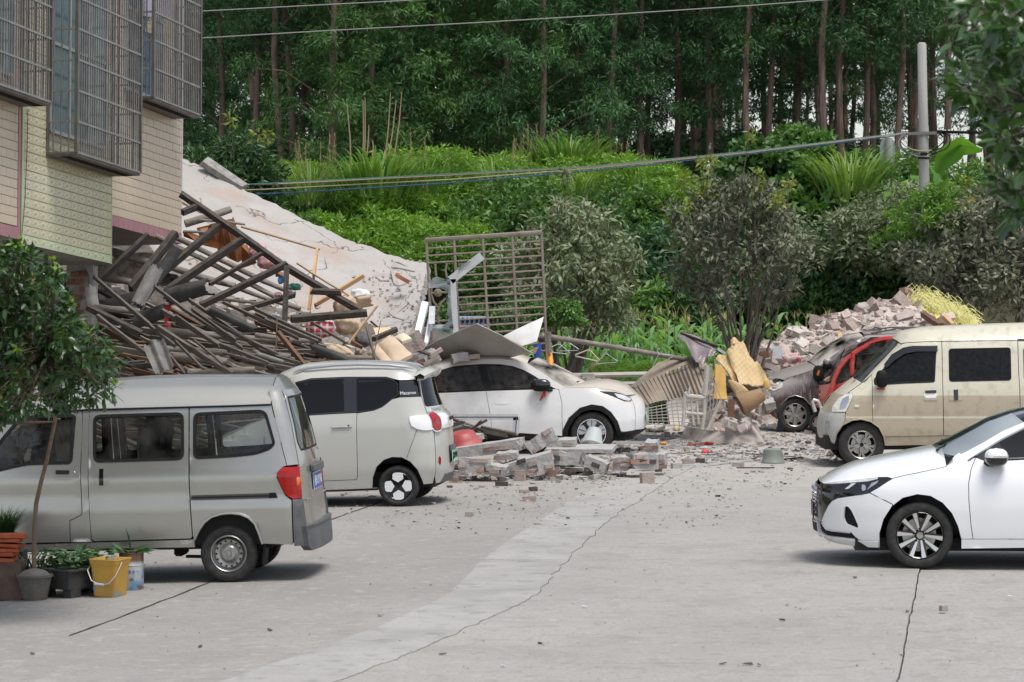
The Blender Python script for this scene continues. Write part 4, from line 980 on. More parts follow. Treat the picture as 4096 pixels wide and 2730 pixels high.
# dirty beige van on the right
def bands(m,N,L,b,mp):
 sx=N.new('ShaderNodeSeparateXYZ');L.new(mp.outputs[0],sx.inputs[0])
 rp=N.new('ShaderNodeValToRGB');rp.color_ramp.interpolation='CONSTANT'
 cr,tn=(.58,.545,.43),(.42,.355,.255)
 stops=[(0,tn),(.69,cr),(.725,tn),(1.01,cr)]
 mr=N.new('ShaderNodeMath');mr.operation='DIVIDE';mr.inputs[1].default_value=2.;L.new(sx.outputs['Z'],mr.inputs[0]);L.new(mr.outputs[0],rp.inputs[0])
 el=rp.color_ramp.elements;el[0].position=0;el[0].color=(*tn,1);el[1].position=stops[1][0]/2;el[1].color=(*cr,1)
 for p,col in stops[2:]:q=el.new(p/2);q.color=(*col,1)
 L.new(rp.outputs[0],b.inputs['Base Color'])
 f=noise_fac(N,L,mp,7,.52,.75,top=.5);mix_in(m,N,L,b,f,(.25,.2,.14))
 g=N.new('ShaderNodeMapRange');g.inputs['From Min'].default_value=.55;g.inputs['From Max'].default_value=.2;g.inputs['To Max'].default_value=.75;L.new(sx.outputs['Z'],g.inputs[0])
 n2=noise_fac(N,L,mp,3,.2,.6);mm=N.new('ShaderNodeMath');mm.operation='MULTIPLY';L.new(g.outputs[0],mm.inputs[0]);L.new(n2,mm.inputs[1]);mix_in(m,N,L,b,mm.outputs[0],(.2,.155,.10))
 sp=noise_fac(N,L,mp,55,.66,.72,top=.6);mix_in(m,N,L,b,sp,(.12,.09,.06))
beigep=mat('beige_two_tone_paint',(.5,.45,.33),.42,coat=.25,extra=bands)
bumpgrey=mat('faded_grey_bumper',(.42,.42,.41),.5,var=(.50,.48,.42),vs=5)
bglass=glass('dusty_van_glass',(.03,.032,.038),.6,.10,(.12,.11,.09),18)
def build_beige():
 b_=crop(3000,1150,2.0904);q_=crop(3200,1280,3.016)
 c=Car('beige_van','dirty beige two-tone minivan with grey bumper on the right, behind the white sedan',b_(935,1512),0,1.62,.0,cat='van')
 S=lambda p,cr=b_:c.sd(cr,p)
 c.tum=poly1([(0,.05),(.25,.02),(.55,0),(.68,.004),(.72,.002),(.95,.01),(1.1,.03),(1.4,.11),(1.68,.19),(1.85,.27)])
 pts=c.flat(b_,[(712,1322),(655,1290),(642,1240),(640,1150),(658,1080),(700,1000),(765,920),(850,860),(935,800),(1042,690),(1194,540),(1258,474)],.22)
 c.xl=poly1(sorted([(z,x)for x,z in pts]));c.cl=(.38,.22);c.xr=lambda z:3.6;c.cr=(.15,.1)
 z=lambda p,y=.1:c.flat(b_,[p],y)[0][1]
 A=S([(702,1318),(722,1225),(772,1152),(850,1112),(930,1102),(1010,1122),(1080,1172),(1120,1250),(1132,1322)])
 gut=S([(1262,470),(1300,461),(1500,451),(1900,444),(2235,440),(2700,436)])
 dw=S([(1132,660),(1200,575),(1290,520),(1370,503),(1560,500),(1546,796),(1300,806),(1040,820),(1034,770)])
 c.panel('front_door',S([(1016,728),(1130,600),(1262,478),(1300,464),(1500,454),(1602,452),(1610,800),(1618,1241),(1128,1249),(1075,1165),(1027,1128),(1024,950)]),beigep,[rpoly(dw,.03,3)])
 c.window(dw,bglass,.03,.025,mirror=True)
 c.panel('rain_visor',S([(1125,655),(1190,570),(1285,512),(1370,497),(1566,494),(1566,540),(1400,540),(1300,560),(1210,620),(1150,680)]),blkg,(),.025,.02,0,True,.05)
 sw=S([(1660,513),(2180,503),(2186,780),(1664,791)])
 c.panel('sliding_door',S([(1604,452),(1900,446),(2236,442),(2245,700),(2262,1238),(1620,1241),(1611,800)]),beigep,[rpoly(sw,.05)])
 c.window(sw,bglass,.05,.016,mirror=True)
 qw=S([(2284,503),(2680,497),(2680,772),(2290,778)])
 c.panel('rear_quarter',S([(2238,442),(2700,438),(2760,1230),(2264,1238),(2247,700)]),beigep,[rpoly(qw,.05)],step=.1);c.window(qw,bglass,.05,.016)
 el=c.eL(z((935,800),.2),z((700,1000),.2),10)
 c.panel('front_wing',S([(1016,735)])+S([(1024,950),(1027,1126)])+A[::-1][2:8]+S([(795,1105),(800,1050),(858,925),(852,885)])+el[4::-1]+S([(960,790)]),beigep,step=.05)
 zz=[z((935,800),.2),z((1042,690),.2),z((1100,592),.2),z((1200,492),.2),gut[0][1]]
 ee=[(c.xl(t),t)for t in zz]
 c.panel('front_pillar',ee+S([(1262,478),(1130,600),(1016,728)]),beigep,(),.001,.02,0,True,.05)
 c.sheet('windscreen',ee,glass('van_windscreen',(.4,.45,.48),.9,.15),(.05,-.06),exp=2.2)
 cr=[c.flat(b_,[p],.8)[0][1]for p in((1262,405),(1310,372),(1500,338),(1900,318),(2235,307),(2700,298))]
 rows=[[(x-.058*(1-abs(2*t-1)**2.2)*(k==0),y0+(c.W-2*y0)*t,zv+(zc-zv+.01 if k else .055)*(1-abs(2*t-1)**(3.2 if k else 2.2))+(.005 if .2<t<.8 and math.cos(t*60)>0 else 0))for t in[.5-.5*math.cos(pi*j/40)for j in range(41)]]for k,((x,zv),zc)in enumerate(zip(gut,cr))for y0 in[c.S(x,zv).y-.01]]
 M=MB();M.grid(rows);M.build('roof',beigep,c.root,smooth=True)
 M=MB();M.box((gut[4][0]+.5,c.S(*gut[4]).y-.0,gut[4][1]-.01),(1.,.02,.05));M.build('track_cover',greyplas,c.root)
 zn=[z(p,.2)for p in((935,800),(850,860),(765,920),(700,1000))]
 c.sheet('bonnet',[(c.xl(t),t)for t in zn],beigep,[(.05,-.06),(.04,-.05),(.02,-.045),(-.005,-.042)],exp=2.4)
 hl=rpoly(S([(852,880),(860,922),(802,1046),(676,1042),(690,992),(740,925),(800,893)]),.02)
 f=c.panel('headlamp',hl,dullens,(),.008,.03,.002,True,.04)
 c.panel('lamp_reflector',rpoly(S([(780,930),(830,910),(830,950),(790,1020),(750,1020),(760,970)]),.02),chrome,(),.0095,.01,0,False,.05,parent=f)
 eb=c.eL(z((650,1060),.2),z((700,1322),.2)+.02,8)
 c.panel('bumper',eb[::-1]+S([(676,1046),(797,1052),(795,1105)])+A[2::-1],bumpgrey,(),.012,.04,.002,True,.04)
 EL=c.E(False,.04);patch('bumper_front',EL,[(0,eb[-1][1]),(1,eb[-1][1]),(1,eb[0][1]),(0,eb[0][1])],bumpgrey,c.root,(),.06,.012,.04)
 patch('nose_panel',EL,[(0,eb[0][1]),(1,eb[0][1]),(1,zn[-1]),(0,zn[-1])],beigep,c.root,(),.06)
 for k in range(4):
  v0=1122+k*14;c.panel('bumper_slot',S([(634,v0),(668,v0+4),(668,v0+9),(634,v0+5)]),greyplas,(),.015,.01,0,False,.05)
 c.panel('side_indicator',rpoly(S([(872,983),(912,983),(914,1003),(874,1004)]),.015),dullens,(),.008,.01,0,True,.05)
 c.panel('sill',S([(1130,1251),(1618,1243),(2760,1235),(2760,1295),(1730,1312),(1138,1326)]),beigep,(),-.01,.08,0)
 for poly,strap in((S([(1455,860),(1565,856),(1566,945),(1457,948)]),[(1464,864),(1558,861),(1556,884),(1466,886)]),(S([(1664,854),(1775,852),(1776,945),(1666,948)]),[(1703,857),(1739,856),(1740,944),(1705,946)])):
  o=c.panel('door_handle',rpoly(poly,.02),beigep,(),.006,.015,0,True,.04);c.panel('handle_grip',S(strap),blkg,(),.012,.014,0,False,.04,parent=o)
 c.panel('handle_plate',S([(1466,900),(1556,898),(1556,925),(1466,928)]),plw,(),.008,.006,0,False,.04)
 q=c.S(*S([(1100,775)])[0]);mirror_unit(c,'door_mirror',(q.x-.01,q.y-.12,q.z+.02),(.18,.14,.25),blk,blk)
 M=MB();M.box((q.x-.02,q.y-.1,q.z-.12),(.10,.06,.02));M.build('red_ribbon',MATS['red_cloth'],c.root)
 mirror_unit(c,'door_mirror',(q.x-.01,c.W-q.y+.12,q.z+.02),(.18,.14,.25),blk,blk)
 c.arch(A);M=MB();M.tube([c.S(*p)+Vector((0,-.01,0))for p in A],.011,6);M.build('arch_lip',beigep,c.root,smooth=True)
 M=MB();M.box((1.4,c.W/2,.35),(3.8,1.35,.2));M.build('underbody',under,c.root)
 M=MB();M.box((2.,c.W/2,.85),(2.4,1.3,.5));M.build('cabin',seatm,c.root)
 for y in(.42,1.2):seat(c,1.0,y,.75)
 M=MB();sw_=Matrix.Translation((.52,.4,1.1))@Matrix.Rotation(math.radians(-52),4,'Y');M.tube([sw_@Vector((.19*math.cos(t),.19*math.sin(t),0))for t in np.linspace(0,2*pi,21)],.015,6);M.build('steering_wheel',greyplas,c.root)
 for k in range(2):
  M=MB();x0,z0=ee[0];M.tube([(x0-.08,.45+.45*k,z0+.06),(x0+.0,.7+.45*k,z0+.1),(x0+.05,.95+.45*k,z0+.13)],.012,5);M.build('wiper',blk,c.root)
 wx,wz=c.flat(b_,[(935,1318)],.03)[0];c.wheel(wx,wz,wz,.195,'spoke5',.17,.03);c.wheel(wx+2.7,wz,wz,.195,'spoke5',.17,.03)
 return c
build_beige()
# maroon people carrier
def splash(m,N,L,b,mp):
 geo=N.new('ShaderNodeNewGeometry');sx=N.new('ShaderNodeSeparateXYZ');L.new(geo.outputs['Normal'],sx.inputs[0])
 up=N.new('ShaderNodeMapRange');up.inputs['From Min'].default_value=.1;up.inputs['From Max'].default_value=.7;up.inputs['To Max'].default_value=.85;L.new(sx.outputs['Z'],up.inputs[0])
 mix_in(m,N,L,b,up.outputs[0],(.36,.32,.29))
 q=N.new('ShaderNodeMapping');q.inputs['Scale'].default_value=(14,14,1.1);L.new(mp.outputs[0],q.inputs[0])
 f=noise_fac(N,L,q,2.4,.5,.68,top=.75);mix_in(m,N,L,b,f,(.30,.27,.25))
maroon=mat('maroon_paint_dusty',(.055,.028,.03),.35,coat=.4,extra=splash)
def build_brown():
 b_=crop(3000,1150,2.0904)
 c=Car('maroon_car','dust streaked dark maroon people carrier with roof rack in front of the brick rubble',b_(378,1216),0,1.68,.0)
 S=lambda p:c.sd(b_,p)
 c.tum=poly1([(0,.05),(.3,.01),(.6,0),(.85,.02),(1.0,.06),(1.3,.17),(1.7,.32)])
 pts=c.flat(b_,[(150,1105),(132,1040),(130,980),(140,930),(165,880),(230,810),(300,762)],.3)
 c.xl=poly1(sorted([(z,x)for x,z in pts]));c.cl=(.5,.36);c.xr=lambda z:3.4;c.cr=(.2,.15)
 z=lambda p,y=.1:c.flat(b_,[p],y)[0][1]
 A=S([(236,1115),(243,1040),(270,972),(320,922),(380,906),(450,926),(510,990),(540,1080),(545,1120)])
 be=S([(290,778),(340,750),(430,722),(520,690),(570,668)])
 el=c.eL(be[0][1],A[0][1],12)
 c.panel('front_wing',be[::-1]+el[1:]+A+S([(700,1120),(700,690)]),maroon,step=.05)
 c.sheet('bonnet',be,maroon,[(.06,-.2),(.08,-.14),(.09,-.1),(.09,-.06),(.08,0)],exp=2.6)
 wl=S([(570,668),(640,610),(760,520),(880,450),(960,425)])
 c.sheet('windscreen',wl,suvw,[(.08,-.1),(.09,-.1),(.1,-.1),(.1,-.08),(.08,-.05)])
 c.panel('roof_pillar',wl+S([(1010,420),(960,450),(880,480),(760,560),(640,660),(600,690)]),maroon,(),.001,.02,0,True,.06)
 c.panel('side_window',S([(1010,420),(1800,415),(1800,660),(600,690),(640,660),(760,560),(880,480),(960,450)]),suvg,(),-.003,.01,0)
 rf=S([(960,425),(1010,418),(1200,410),(1500,408),(2000,412)]);c.sheet('roof',rf,maroon,.09,exp=3)
 c.panel('door',S([(700,690),(1900,660),(1900,1120),(700,1120)]),maroon,step=.15)
 E=c.E(False,.08);patch('front_bumper',E,[(0,el[-1][1]),(1,el[-1][1]),(1,el[0][1]),(0,el[0][1])],maroon,c.root,(),.06)
 c.panel('headlamp',rpoly(S([(160,872),(185,822),(240,787),(272,795),(268,840),(205,866)]),.02),dullens,(),.008,.02,0,True,.04)
 c.panel('fog_lamp',S([(133,985),(170,965),(160,1012),(134,1022)]),dullens,(),.008,.02,0,True,.04)
 c.panel('lower_trim',el[-3:]+S([(236,1113),(240,1085)]),greyplas,(),.01,.03,0,True,.05)
 c.arch(A);M=MB();M.tube([c.S(*p)+Vector((0,-.012,0))for p in A],.014,6);M.build('arch_lip',maroon,c.root,smooth=True)
 wx,wz=c.flat(b_,[(378,1068)],.03)[0];c.wheel(wx,wz,wz,.195,'spoke7',.19,.02);c.wheel(wx+2.6,wz,wz,.195,'spoke7',.19,.02)
 M=MB();M.box((1.4,c.W/2,.35),(3.6,1.3,.2));M.build('underbody',under,c.root)
 M=MB();M.box((1.9,c.W/2,.9),(2.4,1.3,.5));M.build('cabin',dark,c.root)
 rk=mat('rack_metal',(.12,.118,.115),.5,.5);zt=max(p[1]for p in rf)+.10
 x0,z0=c.flat(b_,[(945,385)],.5)[0];x1=x0+2.3;zr=c.flat(b_,[(1200,345)],.5)[0][1]
 for y in(.38,1.3):
  M=MB();M.tube([(x0,y,zr-.10),(x1,y,zr-.10)],.014,6);M.tube([(x0+.12,y,zr-.08),(x0+.55,y,zr),(x1,y,zr)],.014,6);M.build('rack_rail',rk,c.root)
 for k in range(6):
  M=MB();x=x0+.3+k*.38;M.tube([(x-.1,.38,zr-.1),(x,.38,zr),(x,1.3,zr),(x-.1,1.3,zr-.1)],.012,6);M.build('rack_bar',rk,c.root)
 q=c.S(*S([(640,640)])[0]);mirror_unit(c,'door_mirror',(q.x,q.y-.12,q.z),(.16,.16,.2),maroon,blk)
 return c
build_brown()
# red three-wheeled cab
def build_trike():
 q_=crop(3200,1280,3.016)
 red=mat('faded_red_paint',(.42,.025,.02),.45,coat=.2,var=(.50,.11,.08),vs=6,ramp=(.45,.75))
 pink=mat('sun_bleached_red',(.55,.22,.17),.6,var=(.45,.12,.1),vs=4)
 tg=glass('cab_glass',(.75,.78,.78),.8,.25,(.4,.4,.38),6)
 c=Car('three_wheeled_cab','red enclosed three wheeled cab squeezed between the maroon car and the beige van',q_(230,1395),0,1.05,cat='tricycle')
 F=lambda p,y=0.:[Vector((a[0],y,a[1]))for a in c.flat(q_,p,y)]
 def frame(name,p,r,m,y=0.):M=MB();M.tube(F(p,y),r,7);return M.build(name,m,c.root,smooth=True)
 outer=[(300,1010),(360,900),(400,770),(420,700),(480,570),(560,480),(700,370),(850,275),(1000,232),(1150,222),(1400,222)]
 for y in(0.,.95):frame('cab_frame',outer,.042,red,y)
 frame('door_edge',[(440,770),(470,690),(530,590),(600,470),(660,410),(760,330),(880,275),(1040,252)],.022,blk,-.015)
 frame('door_post',[(640,400),(625,540),(628,690)],.045,red,-.01);frame('door_post',[(1070,240),(1060,330),(1045,420)],.04,red,-.01)
 frame('window_bar',[(660,425),(800,416),(1000,410)],.02,blk,-.01);frame('window_seal',[(672,430),(680,560),(680,680)],.012,blk,-.02)
 frame('window_seal',[(605,470),(600,600),(608,690)],.012,blk,-.02)
 def sheet_(name,p,m,y):M=MB();M.add([tuple(a)for a in F(p,y)],[tuple(range(len(p)))]);return M.build(name,m,c.root)
 sheet_('side_window',[(690,430),(1000,415),(1300,410),(1300,690),(690,690)],tg,.01);sheet_('quarter_window',[(445,765),(520,610),(600,480),(605,690)],tg,.01)
 sheet_('upper_window',[(690,400),(860,290),(1030,265),(1030,400)],tg,.01)
 pl=patch('side_panel',lambda x,z:Vector((x,.02,z)),[tuple(a.xz)for a in F([(400,775),(500,765),(620,700),(1500,690),(1500,1100),(900,1110),(320,1010),(360,900)])],red,c.root,(),.1,0,.03)
 frame('windscreen_frame',[(720,290),(600,320),(480,420),(380,560),(300,690),(250,780)],.022,mat('screen_rubber',(.16,.15,.14),.7),.9)
 frame('windscreen_frame',[(690,330),(590,360),(520,440),(440,560),(370,640),(330,720)],.03,red,.8)
 M=MB();a=F([(300,690),(480,420),(600,320),(720,290)],.9);b=F([(420,720),(560,480),(700,370),(850,275)],.03);M.grid([a,b]);M.build('windscreen',tg,c.root)
 M=MB();rows=[F([(232,780),(222,860),(216,960),(250,1030)],.85),F([(236,790),(220,880),(214,975),(250,1040)],.5),F([(300,780),(250,900),(240,990),(290,1050)],.2),F([(400,765),(365,890),(330,980),(310,1050)],.02)];M.grid(rows);fr=M.build('front_fascia',pink,c.root,smooth=True)
 M=MB();M.lathe([(.001,-.01),(.04,-.008),(.05,.01)],18,Matrix.Translation(F([(262,905)],.32)[0])@Matrix.Rotation(-pi/2,4,'X')@Matrix.Rotation(-.6,4,'Y'));M.build('headlamp',clearlens,c.root,smooth=True)
 M=MB();p=F([(235,855),(320,880),(300,950),(228,945)],.30);M.prism(p,(0,.02,0));M.build('lamp_panel',blk,c.root)
 M=MB();M.beam(F([(300,1000)],.4)[0],F([(400,760)],.3)[0],.35,.03);M.build('dash',blk,c.root)
 cen=F([(225,645)],.75)[0];mirror_unit(c,'mirror',tuple(cen),(.2,.07,.27),blk,blk)
 M=MB();M.box((cen.x-.01,cen.y-.045,cen.z+.01),(.035,.01,.09),Matrix.Rotation(.3,3,'Y'));M.build('reflector',amber,c.root)
 M=MB();M.tube(F([(225,730),(215,760),(260,780)],.78),.014,6);M.build('mirror_arm',blk,c.root)
 cen=F([(335,495)],.95)[0];M=MB();M.box(tuple(cen),(.12,.08,.09));M.build('wind_deflector',plw,c.root,bevel=.015)
 frame('wiper',[(540,350),(500,430),(470,520)],.01,blk,.6)
 wt=mat('white_tube',(.55,.55,.54),.4,.4)
 frame('bumper_bar',[(185,1110),(165,1040),(152,985),(165,968),(215,980),(245,1030),(255,1070)],.03,wt,.12);frame('bumper_bar',[(245,1070),(300,1062),(360,1062)],.032,wt,.1);frame('bumper_bar',[(255,1075),(262,1110),(268,1150)],.028,wt,.12)
 frame('fork',[(190,1050),(215,1110),(232,1240)],.025,blk,.42)
 M=MB();p=F([(168,1035),(220,1010),(230,1050),(180,1085)],.4);M.prism(p,(0,.14,0));M.build('mudguard',pink,c.root)
 wx=F([(238,1245)],.45)[0];wheel_mesh(c.root,wx.x,.42,wx.z,wx.z,.13,'tri',.12)
 for y in(-.02,.95):wheel_mesh(c.root,wx.x+1.5,y,wx.z,wx.z,.13,'tri',.12)
 M=MB();rows=[F([(700,290),(850,245),(1000,215),(1600,210)],y)for y in(.95,.7,.25,-.03)];M.grid(rows);M.build('roof',red,c.root,smooth=True)
 M=MB();p=F([(1125,190),(1155,190),(1155,215),(1125,215)],.1);M.prism(p,(0,.05,0));M.build('roof_lamp',redlens,c.root)
 M=MB();M.box((1.0,.5,.35),(1.9,.8,.25));M.build('chassis',under,c.root)
 M=MB();M.box((.85,.5,.62),(.5,.7,.12));M.box((1.1,.5,.9),(.12,.7,.5));M.build('seat',mat('tan_seat',(.34,.2,.13),.8),c.root,bevel=.03)
 M=MB();p=F([(520,610),(580,605),(585,650),(560,665),(575,705),(530,700),(505,765),(470,765),(500,700)],.05);M.add([tuple(a)for a in p],[tuple(range(len(p)))]);M.build('window_sticker',blk,c.root)
 M=MB();p=F([(300,730),(420,640),(440,690),(390,740),(310,745)],.5);M.prism(p,(0,.2,0));M.build('cardboard',mat('cardboard',(.42,.27,.17),.9),c.root)
build_trike()
# tiled house on the left (its frame leans a little towards the road)
YB=12000/318.
VPX=4950.
PHI=math.atan((VPX-2048)/FP)
TILT=math.atan((2090-HZ)/FP)
def build_house():
 o0=P(84,975,YB)
 ex=Vector((math.sin(PHI),math.cos(PHI),0))
 Rt=Matrix.Rotation(TILT,3,'X')
 ex=Vector((ex.x,ex.y*math.cos(TILT),-math.sin(TILT)*ex.y));ey=Vector((1,0,0))-ex*ex.x
 ey.normalize();ez=ex.cross(ey);ez=-ez if ez.z<0 else ez
 B=Matrix((ex,ey,ez)).transposed()
 root=empty('tiled_house',mw=Matrix.Translation(o0)@B.to_4x4(),label='tiled two storey house with barred windows at the left edge',cat='house')
 Bi=B.transposed()
 def at(px,py,y):
  d=Bi@ray(px,py);o=Bi@(CAM-o0);t=(y-o.y)/d.y;return o+d*t
 beige=mat('beige_wall_tile',(.60,.49,.37),.35,var=(.55,.445,.33),vs=2.5,coat=.1)
 greent=mat('green_wall_tile',(.58,.53,.34),.3,var=(.52,.51,.31),vs=1.2,coat=.15)
 greenedge=mat('pale_green_tile',(.50,.59,.36),.3,coat=.15)
 pinkt=mat('pink_trim_tile',(.36,.17,.19),.35,coat=.1,var=(.42,.2,.22),vs=3)
 grout=mat('dark_grout',(.06,.055,.048),.9,var=(.12,.10,.08),vs=20)
 plaster=mat('soffit_plaster',(.34,.32,.29),.9,var=(.25,.23,.21),vs=4,bump=.2)
 wht=mat('diamond_print',(.78,.74,.66),.3);dia2=mat('diamond_core',(.50,.38,.28),.3)
 def wall(name,x0,x1,z0,z1,y,m=grout,th=.2):
  M=MB();M.box(((x0+x1)/2,y-th/2,(z0+z1)/2),(x1-x0,th,z1-z0));return M.build(name,m,root)
 xg0,xg1=0.,at(444,1057,0).x
 zg0=0.;ztop=6.5
 yb=-at(84,975,0).y
 YBK=-.22
 br=at(725,930,YBK);xr1=br.x
 zb=at(450,905,YBK).z;zbl=at(10,960,YBK).z
 zt=4.6
 tile_h=.118;tw=.098
 count={}
 def tiles(parent,x0,x1,z0,z1,y,m,edge_m=None,diamond=False,lim=300,pname='tile',h=tile_h,w=.27):
  """courses of tiles laid in half bond; the nearest ones single, the rest joined"""
  rows=int((z1-z0)/h);joined=MB();jd=MB();n=count.get(pname,0)
  cache={}
  for r in range(rows):
   shift=(r%2)*w/2
   k=-1
   while True:
    a=x0+k*w+shift;b=a+w;k+=1
    if a>=x1:break
    a2,b2=max(a,x0),min(b,x1)
    if b2-a2<.02:continue
    zc=z0+(r+.5)*h;g=.006;mm=edge_m if(edge_m and r==0)else m
    sz=(round(b2-a2-g,4),.012,h-g)
    jx,jy=rnd.uniform(-.0015,.0015),rnd.uniform(-.002,.002)
    c=Vector(((a2+b2)/2+jx,y+.003+jy,zc))
    vis=proj(o0+B@c);inv=-60<vis[0]<4200 and-60<vis[1]<1200
    if not inv:joined.box(c,sz);continue
    if n<lim:
     key=(sz,mm.name)
     if key not in cache:M=MB();M.box((0,0,0),sz);cache[key]=M.mesh(pname,mm,bevel=.003)
     o=link(pname,cache[key],parent);o.location=c;n+=1
    else:joined.box(c,sz)
    if diamond:
     for s in(-.25,.25):
      cx=(a+b)/2+s*w
      if cx<x0+.08 or cx>x1-.08:continue
      q=[(.105,0),(0,.043),(-.105,0),(0,-.043)]
      for f,mi in((1.,0),(.74,2),(.46,1)):
       jd.add([(cx+u*f,y+.0115+jy+.0008*(4-f*4),zc+v_*f)for u,v_ in q],[(3,2,1,0)],mi)
  count[pname]=n
  if joined.v:tag(joined.build(pname+'_rest',m,parent),kind='stuff')
  if jd.v:tag(jd.build('diamond_pattern',[wht,dia2,m],parent),kind='stuff')
 gw=wall('bay_wall',xg0,xg1,zg0,zt,0.)
 tiles(gw,xg0+.05,xg1-.02,0.,zt,0.,greent,greenedge,True,300,'patterned_tile',h=.118,w=.52)
 M=MB();M.box((xg0+.02,.004,zt/2),(.05,.016,zt));M.build('corner_tile',greenedge,gw)
 M=MB();M.box((xg1-.008,.004,zt/2),(.02,.016,zt));M.build('corner_tile',greenedge,gw)
 lw=wall('left_wall',xg0-6.,xg0,zbl,zt,YBK+.2);
 tiles(lw,xg0-6.,xg0-.10,zbl+.16,zt,YBK+.2,beige,None,False,160)
 M=MB();M.box((xg0-.055,YBK+.205,zt/2+zbl/2),(.08,.02,zt-zbl));M.build('pink_trim',pinkt,lw)
 for k in range(30):
  M=MB();M.box((xg0-.15-.2*k,YBK+.206,zbl+.075),(.194,.02,.15));M.build('pink_tile',pinkt,lw)
 rw=wall('right_wall',xg1,xr1,zb,zt,YBK)
 tiles(rw,xg1,xr1-.03,zb+.15,zt,YBK,beige,None,False,300)
 n=int((xr1-xg1)/.2)
 for k in range(n+1):
  x0=xg1+.2*k;x1=min(x0+.194,xr1-.03)
  if x1>x0:M=MB();M.box(((x0+x1)/2,YBK+.005,zb+.073),(x1-x0,.02,.146));M.build('pink_tile',pinkt,rw)
 M=MB();M.box((xr1-.012,YBK-.05,(zb+zt)/2),(.03,.13,zt-zb));M.build('corner_post',mat('white_corner',(.72,.71,.69),.6),rw)
 M=MB();M.box((xg0-3,YBK-.82,zbl+.045),(6,2.,.1));M.build('soffit',plaster,root)
 M=MB();M.box(((xg0+xg1)/2,-.78,.045),(xg1-xg0-.01,1.52,.1));M.build('soffit',plaster,root)
 M=MB();M.box(((xg1+xr1)/2,YBK-.93,zb+.045),(xr1-xg1-.03,1.8,.1));M.build('soffit',plaster,root)
 M=MB();M.box(((xg0+xg1)/2,-1.5,-.1),(xg1-xg0+.0,.06,.12));M.build('soffit_beam',plaster,root)
 M=MB();M.box((xr1/2-3.5,-4.0,2.2),(xr1+6.6,3.6,4.6));M.build('upper_storey',plaster,root)
 low=mat('lower_storey_wall',(.14,.12,.11),.9,var=(.2,.16,.13),vs=3)
 def atx(px,py,x):
  d=Bi@ray(px,py);o=Bi@(CAM-o0);t=(x-o.x)/d.x;return o+d*t
 XC=xg1+.12
 ya,yz=atx(-150,1200,XC).y,atx(300,1200,XC).y;zf=-3.6
 M=MB();M.box((XC+.12,(ya+yz)/2,zf/2-.05),(.2,yz-ya,-zf-.12));lo_=M.build('lower_storey',low,root)
 for a_,b_,m in((98,134,mat('rust_red_panel',(.16,.05,.035),.7)),(136,195,mat('dark_glass',(.03,.04,.045),.2)),(197,255,mat('dark_grey_panel',(.05,.055,.06),.5)),(-40,92,mat('teal_door',(.05,.13,.14),.5))):
  p,q=atx(a_,1200,XC).y,atx(b_,1200,XC).y;M=MB();M.box((XC,(p+q)/2,zf/2-.05),(.04,q-p,-zf-.2));M.build('door',m,root)
 for a_ in(96,135,196,257):
  p=atx(a_,1200,XC).y;M=MB();M.box((XC-.02,p,zf/2-.05),(.04,.022,-zf-.2));M.build('door_frame',mat('white_frame',(.38,.38,.37),.5),root)
 brickm=mat('dark_red_brick',(.16,.065,.045),.85,var=(.25,.12,.085),vs=6,bump=.4,bs=30);mort=mat('old_mortar',(.36,.32,.28),.95,var=(.22,.2,.18),vs=14,bump=.5,bs=40)
 y0,y1=atx(272,1100,XC).y,atx(372,1100,XC).y
 M=MB();M.box((XC+.06,(y0+y1)/2,zf/2),(.24,y1-y0,-zf));pr=M.build('brick_pier',mort,root)
 for r in range(30):
  for k in range(3):
   if rnd.random()<.2:continue
   M=MB();M.box((XC-.07+rnd.uniform(-.012,.012),y0+.02+k*.12+(r%2)*.05,-.12-r*.105),(.05,.115 if k%2 else .10,.075),Matrix.Rotation(rnd.uniform(-.05,.05),3,'X'),jit=.006);M.build('brick',brickm,pr)
 q=[atx(u,v_,XC-.1)for u,v_ in((342,1052),(374,1052),(377,1130),(370,1152),(361,1105),(350,1082))];M=MB();M.prism(q,(-.03,0,0));M.build('render_flake',mat('grey_render',(.3,.31,.33),.9),pr)
 cagem=mat('dull_stainless',(.20,.185,.17),.42,.65,var=(.13,.115,.10),vs=5,stretch=(1,1,1));railm=mat('rail_stainless',(.30,.30,.29),.4,.6,var=(.22,.2,.18),vs=4)
 traym=mat('cage_tray',(.17,.155,.135),.6,.3,var=(.1,.09,.08),vs=6)
 def cage(bl,br_,ytop,depth,y0,name,rails,ratio=1.):
  """bl, br_ = bottom front corners in pixels"""
  yf=y0+depth
  a=at(*bl,yf);b=at(*br_,yf);z0=a.z;z1=zt-.3
  cg=bpy.data.objects.new(name,None);COL.objects.link(cg);cg.parent=root
  def bar(nm,p,q,r,m=cagem,sq=None):
   M=MB()
   if sq:M.beam(p,q,sq,sq)
   else:M.tube([p,q],r,6)
   return M.build(nm,m,cg)
  for x in(a.x,b.x):
   for y in(y0+.02,yf):bar('corner_post',(x,y,z0),(x,y,z1),0,cagem,.042)
  zz=z0
  k=0
  while zz<z1:
   bar('rail',(a.x,yf,zz),(b.x,yf,zz),0,railm,.028)
   for x in(a.x,b.x):bar('side_rail',(x,y0,zz),(x,yf,zz),0,railm if k else cagem,.024)
   zz+=rails;k+=1
  L=b.x-a.x;n=int(L/.078)
  for k in range(1,n):bar('bar',(lerp(a.x,b.x,k/n),yf,z0),(lerp(a.x,b.x,k/n),yf,z1),.0105)
  for x in(a.x,b.x):
   for k in(1,2,3):bar('side_bar',(x,lerp(y0,yf,k/4),z0),(x,lerp(y0,yf,k/4),z1),.0105)
  M=MB();M.box(((a.x+b.x)/2,y0+depth/2,z0-.03),(L,depth,.03));M.build('tray',traym,cg)
  for k in range(int(L/.05)):
   if k%1==0:pass
  M=MB()
